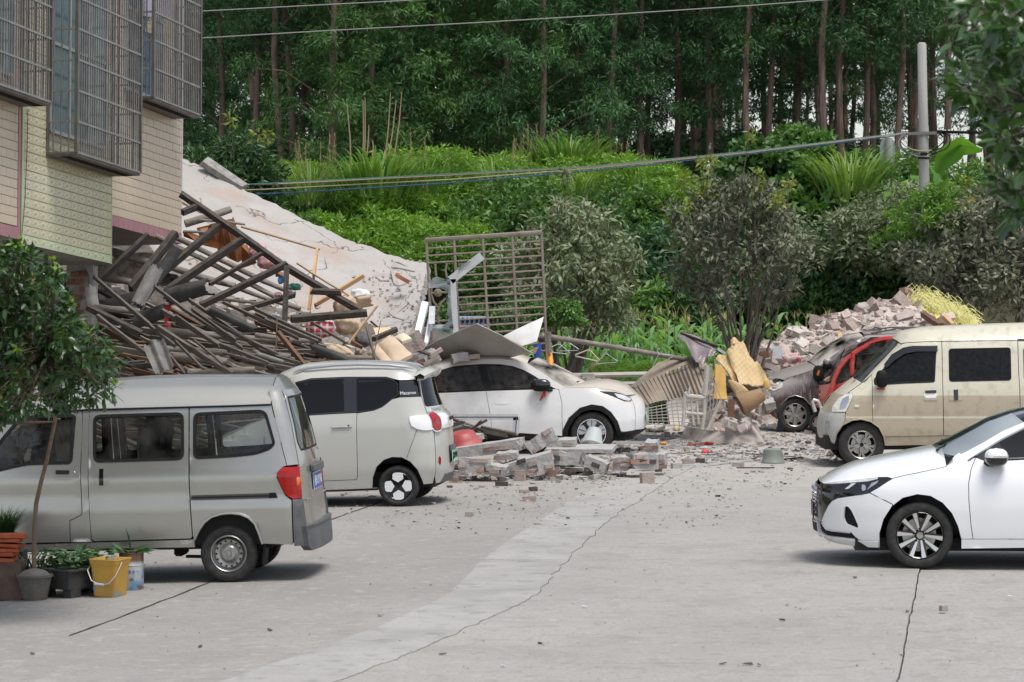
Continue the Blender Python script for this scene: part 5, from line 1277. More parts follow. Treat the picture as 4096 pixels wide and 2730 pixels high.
  for k in range(int(L/.06)):M.box((a.x+.03+k*.06,y0+depth*.62,z0-.048),(.03,depth*.30,.004))
  tag(M.build('tray_slots',dark,cg),kind='stuff')
  return a,b,z0
 c1=cage((305,610),(560,685),0,.42,0.,'window_cage',.40)
 c2=cage((-420,190),(203,432),0,.42,YBK+.2,'window_cage',.40)
 c3=cage((612,388),(800,440),0,.40,YBK,'window_cage',.40)
 tealg=mat('teal_curtain_glass',(.09,.17,.185),.15,coat=.6,var=(.07,.14,.155),vs=1.5);frw=mat('window_frame_alu',(.48,.49,.5),.4,.3)
 blueg=mat('blue_window_glass',(.02,.11,.19),.15,coat=.6)
 def win(a,b,z0,y,m,parts=3):
  w_=bpy.data.objects.new('window',None);COL.objects.link(w_);w_.parent=root
  L=b-a;z1=zt-.35
  for k in range(parts):
   M=MB();M.box((a+(k+.5)*L/parts,y+.016,(z0+z1)/2),(L/parts-.04,.014,z1-z0));M.build('pane',m,w_)
  for k in range(parts+1):M=MB();M.box((a+k*L/parts,y+.025,(z0+z1)/2),(.045,.03,z1-z0));M.build('frame_bar',frw,w_)
  for z_ in(z0,z0+1.15,z1):M=MB();M.box(((a+b)/2,y+.026,z_),(L,.036,.045));M.build('frame_bar',frw,w_)
 win(c1[0].x+.05,c1[1].x-.3,c1[2]+.30,.012,tealg);win(c2[0].x,c2[1].x-.3,c2[2]+.3,YBK+.212,tealg,4);win(c3[0].x-.1,c3[1].x-.6,c3[2]+.12,YBK+.012,blueg)
 for nm,pts,m,lab in(('hanging_garment',[(572,-60),(640,-60),(676,0),(680,62),(655,68),(608,72),(574,66)],mat('lilac_cloth',(.55,.53,.66),.9,var=(.45,.44,.55),vs=5),'pale lilac garment drying inside the far window cage'),('spotted_garment',[(590,75),(608,78),(609,142),(598,138),(580,128),(584,105)],mat('cream_spotted_cloth',(.55,.48,.36),.9,var=(.03,.025,.02),vs=38,ramp=(.58,.62),detail=0),'small cream garment with dark spots hanging below the lilac one')):
  M=MB();pp=[o0+B@at(u,v_,YBK+.2)for u,v_ in pts];nrm=(B@Vector((0,1,0)))
  M.prism(pp,nrm*.03);tag(M.build(nm,m),lab,'garment')
 M=MB();M.tube([at(112,440,.02),at(108,600,.03),at(100,800,.02),at(86,960,.03),at(70,985,.05)],.004,5);M.build('cable',blk,root)
 return root,at,o0,B
house,hat,ho0,hB=build_house()
# collapsed building: roof slab, mound, timbers
Ec=crop(350,800,2.24);Fc=crop(700,600,1.742);Gc=crop(1400,1050,3.647);Hc=crop(1600,850,2.24);Kc=crop(2500,1100,2.24);bc=crop(3000,1150,2.0904);Jc=crop(1750,1700,2.614);Cc=crop(1600,1350,2.139);Nc=crop(2400,1550,2.614)
def crack_extra(m,N,L,b,mp):
 f=noise_fac(N,L,mp,1.1,.5,.7,top=.8);mix_in(m,N,L,b,f,(.38,.285,.235))
 f=noise_fac(N,L,mp,2.6,.55,.75,top=.7);mix_in(m,N,L,b,f,(.33,.30,.27))
 vo=N.new('ShaderNodeTexVoronoi');vo.feature='DISTANCE_TO_EDGE';vo.inputs['Scale'].default_value=.55
 nz=N.new('ShaderNodeTexNoise');nz.inputs['Scale'].default_value=1.7;nz.inputs['Detail'].default_value=6;L.new(mp.outputs[0],nz.inputs[0])
 va=N.new('ShaderNodeVectorMath');va.operation='MULTIPLY_ADD';va.inputs[1].default_value=(.9,.9,.9);L.new(nz.outputs['Color'],va.inputs[0]);L.new(mp.outputs[0],va.inputs[2]);L.new(va.outputs[0],vo.inputs['Vector'])
 mr=N.new('ShaderNodeMapRange');mr.inputs['From Min'].default_value=.009;mr.inputs['From Max'].default_value=.0;L.new(vo.outputs['Distance'],mr.inputs[0])
 n3=noise_fac(N,L,mp,.9,.44,.48);mm=N.new('ShaderNodeMath');mm.operation='MULTIPLY';L.new(mr.outputs[0],mm.inputs[0]);L.new(n3,mm.inputs[1]);mix_in(m,N,L,b,mm.outputs[0],(.08,.07,.06))
 f=noise_fac(N,L,mp,40.,.62,.72,top=.6);mix_in(m,N,L,b,f,(.25,.22,.19))
slabm=mat('fallen_slab_concrete',(.36,.335,.31),.9,var=(.42,.39,.365),vs=.7,bump=.35,bs=14,extra=crack_extra)
slabedge=mat('broken_concrete',(.33,.31,.29),.95,var=(.2,.185,.17),vs=9,bump=.9,bs=18)
def fallen_slab():
 top=[D(395,352),D(455,380),D(530,412),D(600,455),D(700,506),D(800,547),D(900,590),D(986,604)]
 bot=[D(300,545),D(380,600),D(470,650),D(560,690),D(660,740),D(760,790),D(850,830),D(935,820)]
 tY=[50.5,50.3,50,49.8,49.5,49.2,48.9,48.6];bY=[46.2,46,45.9,45.8,45.7,45.6,45.5,45.4]
 def at(u,v):
  k=min(6,int(u*7));f=u*7-k
  a=P(*[lerp(top[k][i],top[k+1][i],f)for i in(0,1)],lerp(tY[k],tY[k+1],f));b=P(*[lerp(bot[k][i],bot[k+1][i],f)for i in(0,1)],lerp(bY[k],bY[k+1],f))
  p=a.lerp(b,v);
  return p+Vector((0,.03,.05))*fbm(p.x*1.2,p.y*.8,p.z)+Vector((0,0,.02))*fbm(p.x*6,p.y*6,1)
 n,m=90,60
 rows=[[at(j/n,min(1,max(0,i/m+(.035*(fbm(j*.35,0,2)+.4*fbm(j*1.3,0,5))if i==0 else 0))))for j in range(n+1)]for i in range(m+1)]
 for r in rows:r[-1]=r[-1]+Vector((rnd.uniform(-.05,.01),0,0))
 th=Vector((.05,-.06,-.14))
 root=empty('fallen_roof_slab',tuple(rows[-1][60]),'huge pale concrete roof slab tilted down to the right behind the timbers','roof slab')
 Mi=Matrix.Translation(-Vector(rows[-1][60]))
 M=MB();M.grid([[Mi@q for q in r]for r in rows],flip=True);M.build('slab_face',slabm,root,smooth=True)
 M=MB();rim=rows[0]+[r[-1]for r in rows[1:]]+rows[-1][::-1][1:]
 M.grid([[Mi@q for q in rim],[Mi@(q+th*rnd.uniform(.85,1.15))for q in rim]]);M.build('slab_edge',slabedge,root)
 flat_=[(proj(q),q)for r in rows[::2]for q in r[::2]]
 def on_slab(px,py):return min(flat_,key=lambda t:(t[0][0]-px)**2+(t[0][1]-py)**2)[1]
 a,b=P(*D(468,372),50.1),P(*D(560,430),49.9)
 M=MB();M.beam(Mi@a,Mi@b,.2,.1,(.2,-.3,1),jit=.03);M.build('parapet_piece',slabedge,root)
 for poly in([(360,200),(400,195),(545,210),(585,305),(480,290),(410,250)],[(560,195),(690,230),(820,290),(790,325),(690,365),(610,330)],[(600,60),(700,75),(860,85),(960,110),(930,145),(850,150),(760,120),(630,95)],[(800,640),(870,630),(830,720),(760,830),(640,810),(540,760)]):
  pp=[on_slab(*Gc(*p))for p in poly];nn=Vector((.15,-.35,1)).normalized();M=MB();M.prism([Mi@(q+nn*(.02+.05*(k<2)))for k,q in enumerate(pp)],-nn*.05);M.build('screed_flake',slabm,root)
 M=MB()
 for _ in range(170):
  u_,v_=rnd.gauss(620,260),rnd.gauss(480,260);q=on_slab(*Gc(u_,v_));s=abs(rnd.gauss(0,.012))+.008;M.box(Mi@(q+Vector((rnd.uniform(-.05,.05),-.01,.02))),(s*1.5,s,s*.7),Matrix.Rotation(rnd.uniform(0,6),3,'Z'),jit=s*.2)
 tag(M.build('slab_grit',slabm,root),kind='stuff')
 br=P(*Gc(765,235),47.3);M=MB();M.box((0,0,0),(.24,.115,.06),jit=.006);o=M.build('brick',mat('orange_brick',(.50,.20,.11),.85,var=(.42,.17,.1),vs=9,bump=.4));o.location=br;o.rotation_euler=(.3,.45,.5)
 tag(o,'single orange brick lying on the fallen slab near its right end','brick')
fallen_slab()
debm=mat('dusty_shaded_debris',(.085,.068,.055),.95,var=(.20,.17,.145),vs=5,bump=1.,bs=12)  # dusty debris, coloured dark to stand for shade in the gaps between planks
plasterm=mat('pale_plaster',(.48,.43,.38),.92,var=(.36,.32,.28),vs=7,bump=.6,bs=20)
def hz(x,y):
 """surface of the debris mound"""
 u=(x+6.2)/5.6
 h=lerp(1.9,1.15,min(1,max(0,u)))*sstep(38.3,42.5,y)+.9*sstep(42,47,y)*(1-.55*min(1,max(0,u)))
 k=1-sstep(-2.3+.25*max(0,y-43),-1.0+.35*max(0,y-43),x)
 k*=(1-sstep(49,52,y))*sstep(38.,39.2,y)
 return(h+.16*fbm(x*1.4,y*1.4)+.07*fbm(x*5,y*5,4))*k-.3*(1-k)
def mound():
 xs=np.arange(-7.5,1.6,.14);ys=np.arange(38.,52,.16)
 M=MB();M.grid([[(x,y,max(-.2,hz(x,y))if y>38.2 else-.2)for x in xs]for y in ys]);tag(M.build('debris_mound',debm),kind='stuff')
 M=MB()
 for _ in range(900):
  x,y=rnd.uniform(-6.8,-1.6),rnd.uniform(39,47.5);s=rnd.uniform(.03,.13)
  M.box((x,y,hz(x,y)+s*.2),(s*rnd.uniform(.7,2),s,s*rnd.uniform(.4,1)),Matrix.Rotation(rnd.uniform(0,6),3,'Z')@Matrix.Rotation(rnd.uniform(-.6,.6),3,'X'),jit=s*.12)
 tag(M.build('plaster_fragments',plasterm),kind='stuff')
mound()
wood_d=mat('weathered_dark_timber',(.036,.028,.023),.85,var=(.105,.086,.072),vs=9,stretch=(.7,3,3),bump=.5,bs=30)
wood_g=mat('grey_weathered_plank',(.078,.065,.055),.85,var=(.18,.155,.133),vs=8,stretch=(.6,4,4),bump=.5,bs=30)
pole_g=mat('grey_round_pole',(.15,.125,.105),.85,var=(.28,.245,.21),vs=6,stretch=(.8,2,2),bump=.4,bs=25)
wood_l=mat('fresh_light_wood',(.56,.36,.19),.7,var=(.47,.28,.14),vs=7,stretch=(.6,5,5))
wood_o=mat('orange_cabinet_board',(.34,.13,.045),.5,var=(.24,.085,.03),vs=4,stretch=(4,4,.6))
wood_b=mat('broken_brown_wood',(.19,.10,.06),.85,var=(.12,.065,.04),vs=8,stretch=(.7,4,4),bump=.4)
bamboo=mat('bamboo',(.40,.26,.13),.6,var=(.3,.19,.1),vs=5)
def timber(name,a,b,w,h,m,label,group=None,roundp=False,cat='beam',up=(0,-.6,1)):
 """one squared or round timber from point a to point b, own object with its middle as origin"""
 a,b=Vector(a),Vector(b);c=(a+b)/2;d=b-a;L=d.length
 M=MB()
 if roundp:
  n=7;r=w/2;bend=rnd.uniform(-.02,.02)*L
  M.tube([(lerp(-L/2,L/2,i/n),bend*math.sin(pi*i/n)+rnd.uniform(-.004,.004),bend*.5*math.sin(pi*i/n))for i in range(n+1)],[r*lerp(1.08,.92,i/n)*rnd.uniform(.96,1.04)for i in range(n+1)],10)
  me=M.mesh(name,m,smooth=True)
 else:
  n=max(3,int(L/.5));rows=[]
  tw=rnd.uniform(-.05,.05);bw=rnd.uniform(-.008,.008)*L
  for i in range(n+1):
   t=i/n;x=lerp(-L/2,L/2,t);q=tw*(t-.5);e=.004
   ww=w*rnd.uniform(.96,1.03);hh=h*rnd.uniform(.95,1.04);yo=bw*math.sin(pi*t)
   endj=rnd.uniform(-.03,.03)if i in(0,n)else 0
   rows.append([(x+endj+(rnd.uniform(-.03,.03)if i in(0,n)else 0),yo+u*math.cos(q)-v*math.sin(q),u*math.sin(q)+v*math.cos(q))for u,v in((-ww/2,-hh/2),(ww/2,-hh/2),(ww/2,hh/2),(-ww/2,hh/2),(-ww/2,-hh/2))])
  M.grid(rows);M.add([r for r in rows[0][:4]],[(0,1,2,3)]);M.add([r for r in rows[-1][:4]],[(3,2,1,0)])
  me=M.mesh(name,m)
 o=link(name,me);d.normalize();u=Vector(up);u=(u-d*u.dot(d)).normalized();y=u.cross(d)
 o.matrix_world=Matrix.Translation(c)@Matrix((d,y,u)).transposed().to_4x4()
 return tag(o,label,cat,group)
def tl(cr,x0,y0,x1,y1,wpx,Y0,Y1,kind,label,name=None,group=None,f=2.24,flat=False):
 a,b=P(*cr(x0,y0),Y0),P(*cr(x1,y1),Y1);s=12000/((Y0+Y1)/2);w=wpx/f/s
 m,rd,nm,cat={'d':(wood_d,0,'roof_beam','beam'),'g':(wood_g,0,'plank','plank'),'p':(pole_g,1,'timber_pole','pole'),'l':(wood_l,0,'plank','plank'),'b':(wood_b,0,'plank','plank'),'m':(bamboo,1,'bamboo_pole','pole')}[kind]
 timber(name or nm,a,b,w if rd else min(.05,w*.5)if kind in 'glb' else w*.75,w,m,label,group,rd,cat)
gr='timbers of the collapsed roof'
TL=[(Fc,50,315,790,835,44,41.6,41.2,'d','long dark ridge beam sloping down right across the fallen slab, upper half','roof_beam',1.742),(Fc,770,815,1300,1128,46,41.2,41.0,'d','lower half of the long dark ridge beam ending at the rolled quilt','roof_beam',1.742),(Ec,100,725,545,315,55,41.6,42,'d','dark rafter slanting up under the tiled house, leftmost of the slanting rafters',None,2.24),(Ec,385,800,790,300,75,41.4,42,'d','broad dark rafter slanting up below the pink edge of the tiled house',None,2.24),(Ec,860,110,1010,50,55,41.3,41.6,'d','short dark rafter end just right of the tiled house corner',None,2.24),(Ec,690,640,1215,205,62,41.0,41.5,'d','dark rafter in front of the orange boards, left of two',None,2.24),(Ec,690,830,1425,335,66,40.9,41.4,'d','long thick dark rafter crossing the lower orange boards',None,2.24),(Ec,1110,750,1590,465,36,41.0,41.3,'d','thin dark rafter pointing at the pink floral quilt',None,2.24),(Ec,1035,940,1790,575,56,40.8,41.2,'d','dark rafter reaching the top of the upright post',None,2.24),(Ec,1380,990,1880,845,44,40.7,41.0,'d','dark rafter sloping gently up to the right beyond the upright post',None,2.24),(Fc,940,985,1155,995,40,40.9,40.9,'d','short level dark timber end on top of the ridge beam',None,1.742),(Fc,810,1180,1335,1138,46,40.6,40.8,'d','level dark timber under the rolled quilt, end of the roof frame',None,1.742),(Ec,1785,600,1765,1110,58,40.9,40.7,'d','upright dark post propping the ridge beam','roof_post',2.24),(Ec,215,465,545,560,72,43,43,'p','thick round pole against the stained wall under the tiled house',None,2.24),(Ec,60,680,420,745,62,42.5,42.5,'p','thick round pole below the stained wall, beside the brick pier',None,2.24),(Ec,760,320,1270,575,48,42.6,42.2,'p','round pole passing behind the orange boards, upper left stretch',None,2.24),(Ec,1250,560,1830,830,48,42.2,42.0,'p','round pole passing below the floral quilt, upper of the long ones',None,2.24),(Ec,620,330,1010,520,46,42.7,42.4,'p','round pole emerging below the pink house edge',None,2.24),(Ec,1000,515,1904,985,46,42.4,41.9,'p','long round pole running down the middle of the roof frame',None,2.24),(Ec,760,605,1320,770,58,42.2,42.0,'p','thick grey round pole left of the barrel shaped sheet',None,2.24),(Ec,1200,730,1904,975,40,42.0,41.7,'p','grey round pole behind the upright post, lower of the long ones',None,2.24),(Ec,1150,885,1550,930,30,41.5,41.4,'p','thin pale pole lying level left of the upright post',None,2.24),(Fc,70,515,390,415,52,42.6,42.8,'p','pale peeled log end resting on the slab right of the tiled house',None,1.742),(Fc,170,490,490,520,18,42.5,42.6,'p','thin grey pole sticking out over the slab right of the orange boards',None,1.742),(Fc,55,570,250,575,20,42.3,42.3,'p','thin pale pole in front of the orange boards near the house corner',None,1.742),(Fc,460,535,1010,695,15,42.4,42.6,'m','long bamboo pole lying across the slab to the upright light plank',None,1.742),(Fc,850,790,1210,1015,14,41.9,41.6,'m','bamboo pole running just above the lower ridge beam',None,1.742),(Fc,50,365,190,440,17,42.4,42.4,'m','short bamboo stub at the corner of the tiled house',None,1.742),(Ec,60,690,560,1125,42,40.4,40.0,'g','grey plank falling from the brick pier towards the lower right',None,2.24),(Ec,610,785,890,1000,36,40.3,40.1,'g','grey plank with pale top end beside the barrel shaped sheet',None,2.24),(Ec,870,985,1400,1340,36,40.1,39.8,'g',None,None,2.24),(Ec,915,900,1560,1350,36,40.3,39.9,'g',None,None,2.24),(Ec,1550,1345,1904,1485,34,39.9,39.7,'g',None,None,2.24),(Ec,940,995,1690,1380,34,40.1,39.7,'g',None,None,2.24),(Ec,690,1005,1190,1305,46,40.0,39.7,'g',None,None,2.24),(Ec,90,1040,570,1410,42,39.8,39.5,'g',None,None,2.24),(Ec,560,1130,780,1305,38,39.9,39.8,'g',None,None,2.24),(Ec,640,1150,1290,1560,56,39.6,39.3,'g',None,None,2.24),(Ec,0,960,480,1200,58,40.0,39.9,'d',None,None,2.24),(Ec,1200,910,1720,1160,34,40.4,40.1,'g',None,None,2.24),(Ec,1700,1150,1904,1250,34,40.1,40.0,'g',None,None,2.24),(Ec,670,1310,880,1568,30,39.4,39.2,'g',None,None,2.24),(Ec,1165,1310,1904,1500,32,39.6,39.4,'g',None,None,2.24),(Ec,300,1380,610,1440,26,39.3,39.3,'b','reddish brown splintered batten low in the heap at left',None,2.24),(Fc,720,1275,920,1525,44,39.6,39.3,'b','brown splintered plank leaning left, low in the middle of the heap',None,1.742),(Fc,712,1175,705,1405,14,39.9,39.8,'b','thin upright rust brown stake in the middle of the heap',None,1.742),(Ec,950,1255,1210,1470,24,39.4,39.2,'g',None,None,2.24),(Ec,1215,1370,1700,1500,22,39.3,39.2,'g',None,None,2.24),(Fc,950,1200,1175,1335,20,40.0,39.8,'g',None,None,1.742),(Fc,560,1110,1030,1330,26,40.2,39.9,'g',None,None,1.742),(Fc,640,1190,1000,1340,26,40.0,39.8,'g',None,None,1.742),(Fc,330,1360,660,1490,24,39.4,39.2,'g',None,None,1.742),(Fc,530,1470,900,1540,26,39.3,39.1,'g',None,None,1.742),(Fc,700,1440,1000,1520,24,39.4,39.3,'g',None,None,1.742),(Fc,120,1110,430,1330,24,40.1,39.8,'g',None,None,1.742),(Fc,0,1150,300,1360,24,39.8,39.5,'g',None,None,1.742),(Fc,0,1330,210,1540,22,39.4,39.2,'g',None,None,1.742),(Ec,680,1175,1290,1225,68,40.6,40.6,'p','thick dark log lying level across the left of the heap, uppermost log',None,2.24),(Ec,700,1340,1250,1372,60,40.2,40.2,'p','thick level log low in the heap, above the lowest one',None,2.24),(Ec,740,1400,1250,1452,72,39.9,39.9,'p','thickest level log low in the heap beside the corrugated sheet',None,2.24),(Ec,1140,1195,1740,1262,55,40.6,40.5,'p','level log below the dark half round sheet',None,2.24),(Ec,1280,1355,1820,1405,52,40.0,40.0,'p','level log at the lower middle of the heap',None,2.24),(Ec,60,965,470,1000,58,41.0,41.0,'p','level log behind the planks beside the brick pier',None,2.24),(Ec,900,1545,1500,1520,58,39.4,39.4,'p','lowest level log just above the silver van roof',None,2.24),(Fc,1180,1448,1372,1450,32,39.6,39.6,'p','short pale log end beside the cream cushion',None,1.742),(Fc,800,1330,1010,1330,34,40.3,40.3,'p','grey log end below the checked bag',None,1.742),(Fc,560,1290,720,1310,34,40.4,40.4,'p','grey log left of the rust brown stake',None,1.742),(Fc,990,700,965,890,36,42.2,41.8,'l','fresh light plank standing up where the bamboo ends',None,1.742),(Fc,955,950,935,1110,40,41.6,41.5,'l','fresh light plank behind the ridge beam, lower one',None,1.742),(Fc,970,1085,1300,885,32,41.5,41.7,'l','fresh light plank slanting up to the right over the slab',None,1.742),(Fc,1200,1370,1400,1100,16,40.2,40.4,'l','thin pale split board leaning beside the rolled quilt',None,1.742),(Gc,250,960,400,1490,62,40.2,39.6,'g','ribbed grey plank standing upright at the right end of the heap',None,3.647),(Gc,445,880,340,1390,18,39.9,39.7,'g','thin rusty rod leaning against the ribbed upright plank','iron_rod',3.647),(Gc,300,860,410,950,30,41,41,'g',None,None,3.647),(Gc,350,1120,690,975,68,40.4,40.6,'d','square dark beam end beside the cream cushion, pointing up right',None,3.647),(Gc,0,1150,150,1230,60,40,40,'b','reddish brown drawer board under the rolled quilt',None,3.647),]
cnt_=0
for cr,x0,y0,x1,y1,wp,Y0,Y1,k,lab,nm,f in TL:
 if not lab:u_,v_=cr(x0,y0);lab='long grey plank sloping down right, top end '+('beside the brick pier' if u_<560 else 'under the barrel shaped sheet' if u_<780 else 'left of the upright post' if u_<1050 else 'right of the upright post')+(', high' if v_<1290 else ', low')
 tl(cr,x0,y0,x1,y1,wp,Y0,Y1,k,lab,nm,gr,f)
wood_p=mat('pale_split_wood',(.20,.165,.135),.85,var=(.33,.285,.24),vs=9,stretch=(.6,4,4),bump=.4)
for i in range(190):
 x=rnd.uniform(-6.3,-2.6);y=rnd.uniform(39.3,43.2);L=rnd.uniform(.7,2.4);a=rnd.uniform(-.5,.4);z=hz(x,y)+rnd.uniform(.02,.32)
 dv=Vector((math.cos(a),math.sin(a)*.6,rnd.uniform(-.55,.12))).normalized()*L/2
 timber('plank',Vector((x,y,z))-dv,Vector((x,y,z))+dv,rnd.uniform(.015,.04),rnd.uniform(.03,.09),rnd.choice([wood_g,wood_g,wood_p,wood_p,wood_d,wood_b]),'weathered plank in the '+('upper' if z>1.75 else 'lower')+' part of the timber heap, '+('near the brick pier' if x<-5 else 'above the silver van' if x<-3.8 else 'towards the hatchback'),gr,cat='plank')
sheetm=mat('dark_roofing_felt',(.022,.022,.023),.7,var=(.06,.058,.055),vs=5,bump=.3);cementm=mat('grey_cement_sheet',(.14,.135,.128),.85,var=(.24,.23,.21),vs=6,bump=.4)
def curved(name,cr,x0,y0,x1,y1,wpx,Y,arc,m,label,f=2.24,waves=0,roll=0.,cat='roofing sheet'):
 a,b=P(*cr(x0,y0),Y),P(*cr(x1,y1),Y-.2);d=b-a;L=d.length;d.normalize();s=12000/Y;w=wpx/f/s
 nrm=Vector((0,-1,.5));nrm=(nrm-d*nrm.dot(d)).normalized();sd_=d.cross(nrm);nrm=Matrix.Rotation(roll,3,d)@nrm;sd_=Matrix.Rotation(roll,3,d)@sd_
 rows=[];rows2=[]
 for i in range(9):
  t=i/8;r=[];r2=[]
  for j in range(19):
   q=j/18-.5;hgt=arc*w*(math.cos(q*pi))if not waves else arc*w*.5*math.cos(q*2*pi*waves)
   e=(rnd.uniform(-.03,.03)if i in(0,8)else 0)
   p=a+d*(L*t+e)+sd_*q*w*(1+.05*math.sin(t*5))+nrm*hgt;r.append(p);r2.append(p-nrm*.012)
  rows.append(r);rows2.append(r2)
 c=(a+b)/2;M=MB();M.grid([[q-c for q in r]for r in rows]);M.grid([[q-c for q in r]for r in rows2],flip=True)
 M.grid([[q-c for q in rows[0]],[q-c for q in rows2[0]]]);M.grid([[q-c for q in rows[-1]],[q-c for q in rows2[-1]]])
 o=M.build(name,m,smooth=True);o.location=c;return tag(o,label,cat,'broken roofing sheets')
curved('roofing_sheet',Ec,800,440,440,950,110,40.7,.25,sheetm,'black trough shaped roofing sheet slanting down left of the barrel shaped one')
curved('roofing_sheet',Ec,620,610,450,930,130,40.5,.3,cementm,'grey trough shaped sheet lying along the black one')
curved('roofing_sheet',Ec,720,870,1090,770,170,40.5,.42,sheetm,'barrel shaped black roofing sheet in the middle of the rafters')
curved('roofing_sheet',Ec,1100,980,1500,1165,80,40.0,.4,sheetm,'dark half round ridge sheet below the thin pale pole')
curved('roofing_sheet',Ec,590,1275,690,1530,190,39.1,.22,cementm,'grey corrugated cement sheet low in the heap above the silver van',waves=2)
curved('roofing_sheet',Ec,180,940,440,860,110,41.2,.12,sheetm,'black sheet flap beside the brick pier')
curved('roofing_sheet',Ec,420,1090,700,990,150,40.9,.2,sheetm,'black sheet with a red end lying over the level log')
curved('roofing_sheet',Ec,20,780,60,960,100,40.2,.2,cementm,'grey bent sheet hanging at the brick pier')
curved('roofing_sheet',Fc,960,1370,1290,1500,66,39.2,.35,sheetm,'dark half round sheet at the lower right of the heap')
curved('roofing_sheet',Fc,570,1420,760,1480,40,39.4,.3,cementm,'small grey curved sheet low in the middle of the heap')
curved('roofing_sheet',Ec,150,1060,300,1120,70,40.1,.2,mat('pale_cement_sheet',(.42,.39,.36),.9),'pale wavy sheet fragment left in the heap',waves=2)
M=MB();p=[P(*Ec(*q),40.5)for q in((700,940),(745,938),(748,990),(730,1000),(720,1080),(690,1120),(690,1000))];c=sum(p,Vector())/len(p);M.prism([q-c for q in p],(0,.05,0));o=M.build('red_cloth',MATS['red_cloth']);o.location=c;tag(o,'small bright red cloth at the end of a black sheet in the heap','cloth')
M=MB();p=[P(*Ec(*q),44.2)for q in((50,560),(220,540),(250,490),(520,470),(590,480),(600,560),(520,640),(460,690),(420,760),(60,740))];c=p[0].copy();M.prism([q-c for q in p],(.1,.25,0));o=M.build('wall_fragment',mat('stained_wall',(.42,.36,.29),.9,var=(.20,.17,.13),vs=9,ramp=(.5,.62),bump=.4));o.location=c;tag(o,'stained yellowish wall fragment standing behind the poles under the tiled house','wall')
M=MB();p=[P(*Ec(*q),45.5)for q in((215,470),(240,340),(450,330),(540,390),(600,470))];c=p[0].copy();M.prism([q-c for q in p],(.1,.2,0));o=M.build('rubble_bank',plasterm);o.location=c;tag(o,'pale broken plaster bank seen below the tiled house','rubble')
for i,poly in enumerate(([(150,545),(235,525),(240,620),(190,660)],[(240,520),(300,505),(297,690),(190,665)],[(300,515),(345,500),(372,755),(296,700)],[(350,490),(395,480),(428,782),(374,756)],[(398,470),(405,560),(440,610),(470,760),(430,785)],[(450,665),(490,660),(560,790),(470,822)],[(55,560),(160,600),(150,640),(60,605)],[(700,850),(760,855),(757,890),(700,885)])):
 Y=42.9-.05*i;p=[P(*Fc(*q),Y+.1*(k%2))for k,q in enumerate(poly)];c=sum(p,Vector())/len(p);M=MB();M.prism([q-c for q in p],(.02,.03,0));o=M.build('cabinet_board',wood_o);o.location=c
 tag(o,['orange cabinet board by the house corner','orange cabinet board, second from the house corner','tall orange cabinet board behind the rafters, third from the house','tallest orange cabinet board right of the slanting rafter','narrow orange board edge right of the tallest one','splintered orange board end beside the floral quilt','low dark orange board at the house corner','small orange board behind the upright post'][i],'board','orange cabinet boards')
def blob(name,cr,cx,cy,wx,wz,Y,m,label,cat,depth=.35,rot=0.,lump=.18,f=1.742,seed=0,squash=.8,group=None):
 c=P(*cr(cx,cy),Y);s=12000/Y/1.;sx=wx/f/s/2;sz=wz/f/s/2
 M=MB();rows=[]
 for i in range(19):
  a=lerp(-pi/2,pi/2,i/18);r=[]
  for j in range(33):
   q=2*pi*j/32;e=squash
   v=Vector((sx*math.copysign(abs(math.cos(a))**e*abs(math.cos(q))**e,math.cos(q)),depth*math.copysign(abs(math.cos(a))**e*abs(math.sin(q))**e,math.sin(q)),sz*math.copysign(abs(math.sin(a))**e,math.sin(a))))
   k=1+lump*fbm(v.x*5/max(sx,.2)+seed,v.y*4,v.z*4/max(sz,.2))+lump*.5*fbm(v.x*14+seed,v.y*12,v.z*12)
   r.append(v*k)
  rows.append(r)
 M.grid(rows);o=M.build(name,m,smooth=True,angle=80);o.location=c;o.rotation_euler=(0,rot,0);return tag(o,label,cat,group)
floral=mat('pink_floral_cotton',(.60,.33,.33),.9,var=(.22,.28,.5),vs=13,ramp=(.62,.68),detail=2)
def flor(m,N,L,b,mp):f=noise_fac(N,L,mp,17.,.56,.64,detail=2);mix_in(m,N,L,b,f,(.55,.10,.12));f=noise_fac(N,L,mp,8.,.58,.66,detail=1);mix_in(m,N,L,b,f,(.72,.52,.5))
floral=mat('floral_print',(.62,.36,.36),.9,var=(.30,.33,.5),vs=13,ramp=(.60,.68),detail=2,extra=flor)
cream=mat('cream_cotton',(.60,.47,.34),.92,var=(.48,.36,.25),vs=3.5,bump=.3,bs=8)
blob('floral_quilt',Fc,575,705,120,120,42.6,floral,'pink floral quilt bundle behind the thin rafter, upper part','quilt',.25,seed=3)
blob('floral_quilt',Fc,650,775,150,120,42.4,floral,'pink floral quilt bundle left of the ridge beam, lower part','quilt',.25,seed=9)
blob('rolled_quilt',Fc,1190,1090,170,170,41.8,cream,'cream rolled quilt hanging over the timber end, big upper roll','quilt',.3,seed=1)
blob('rolled_quilt',Fc,1210,1225,190,130,41.4,cream,'cream rolled quilt sagging below the timber end','quilt',.3,seed=5)
curved('rolled_quilt',Fc,1300,1060,1390,1050,90,41.6,.5,cream,'small cream roll showing its coiled end beside the slab',1.742,cat='quilt')
blob('white_cloth',Fc,1290,1005,130,70,41.9,mat('white_cotton',(.72,.71,.72),.9),'white cloth bundle on top of the rolled quilt','cloth',.2,seed=8)
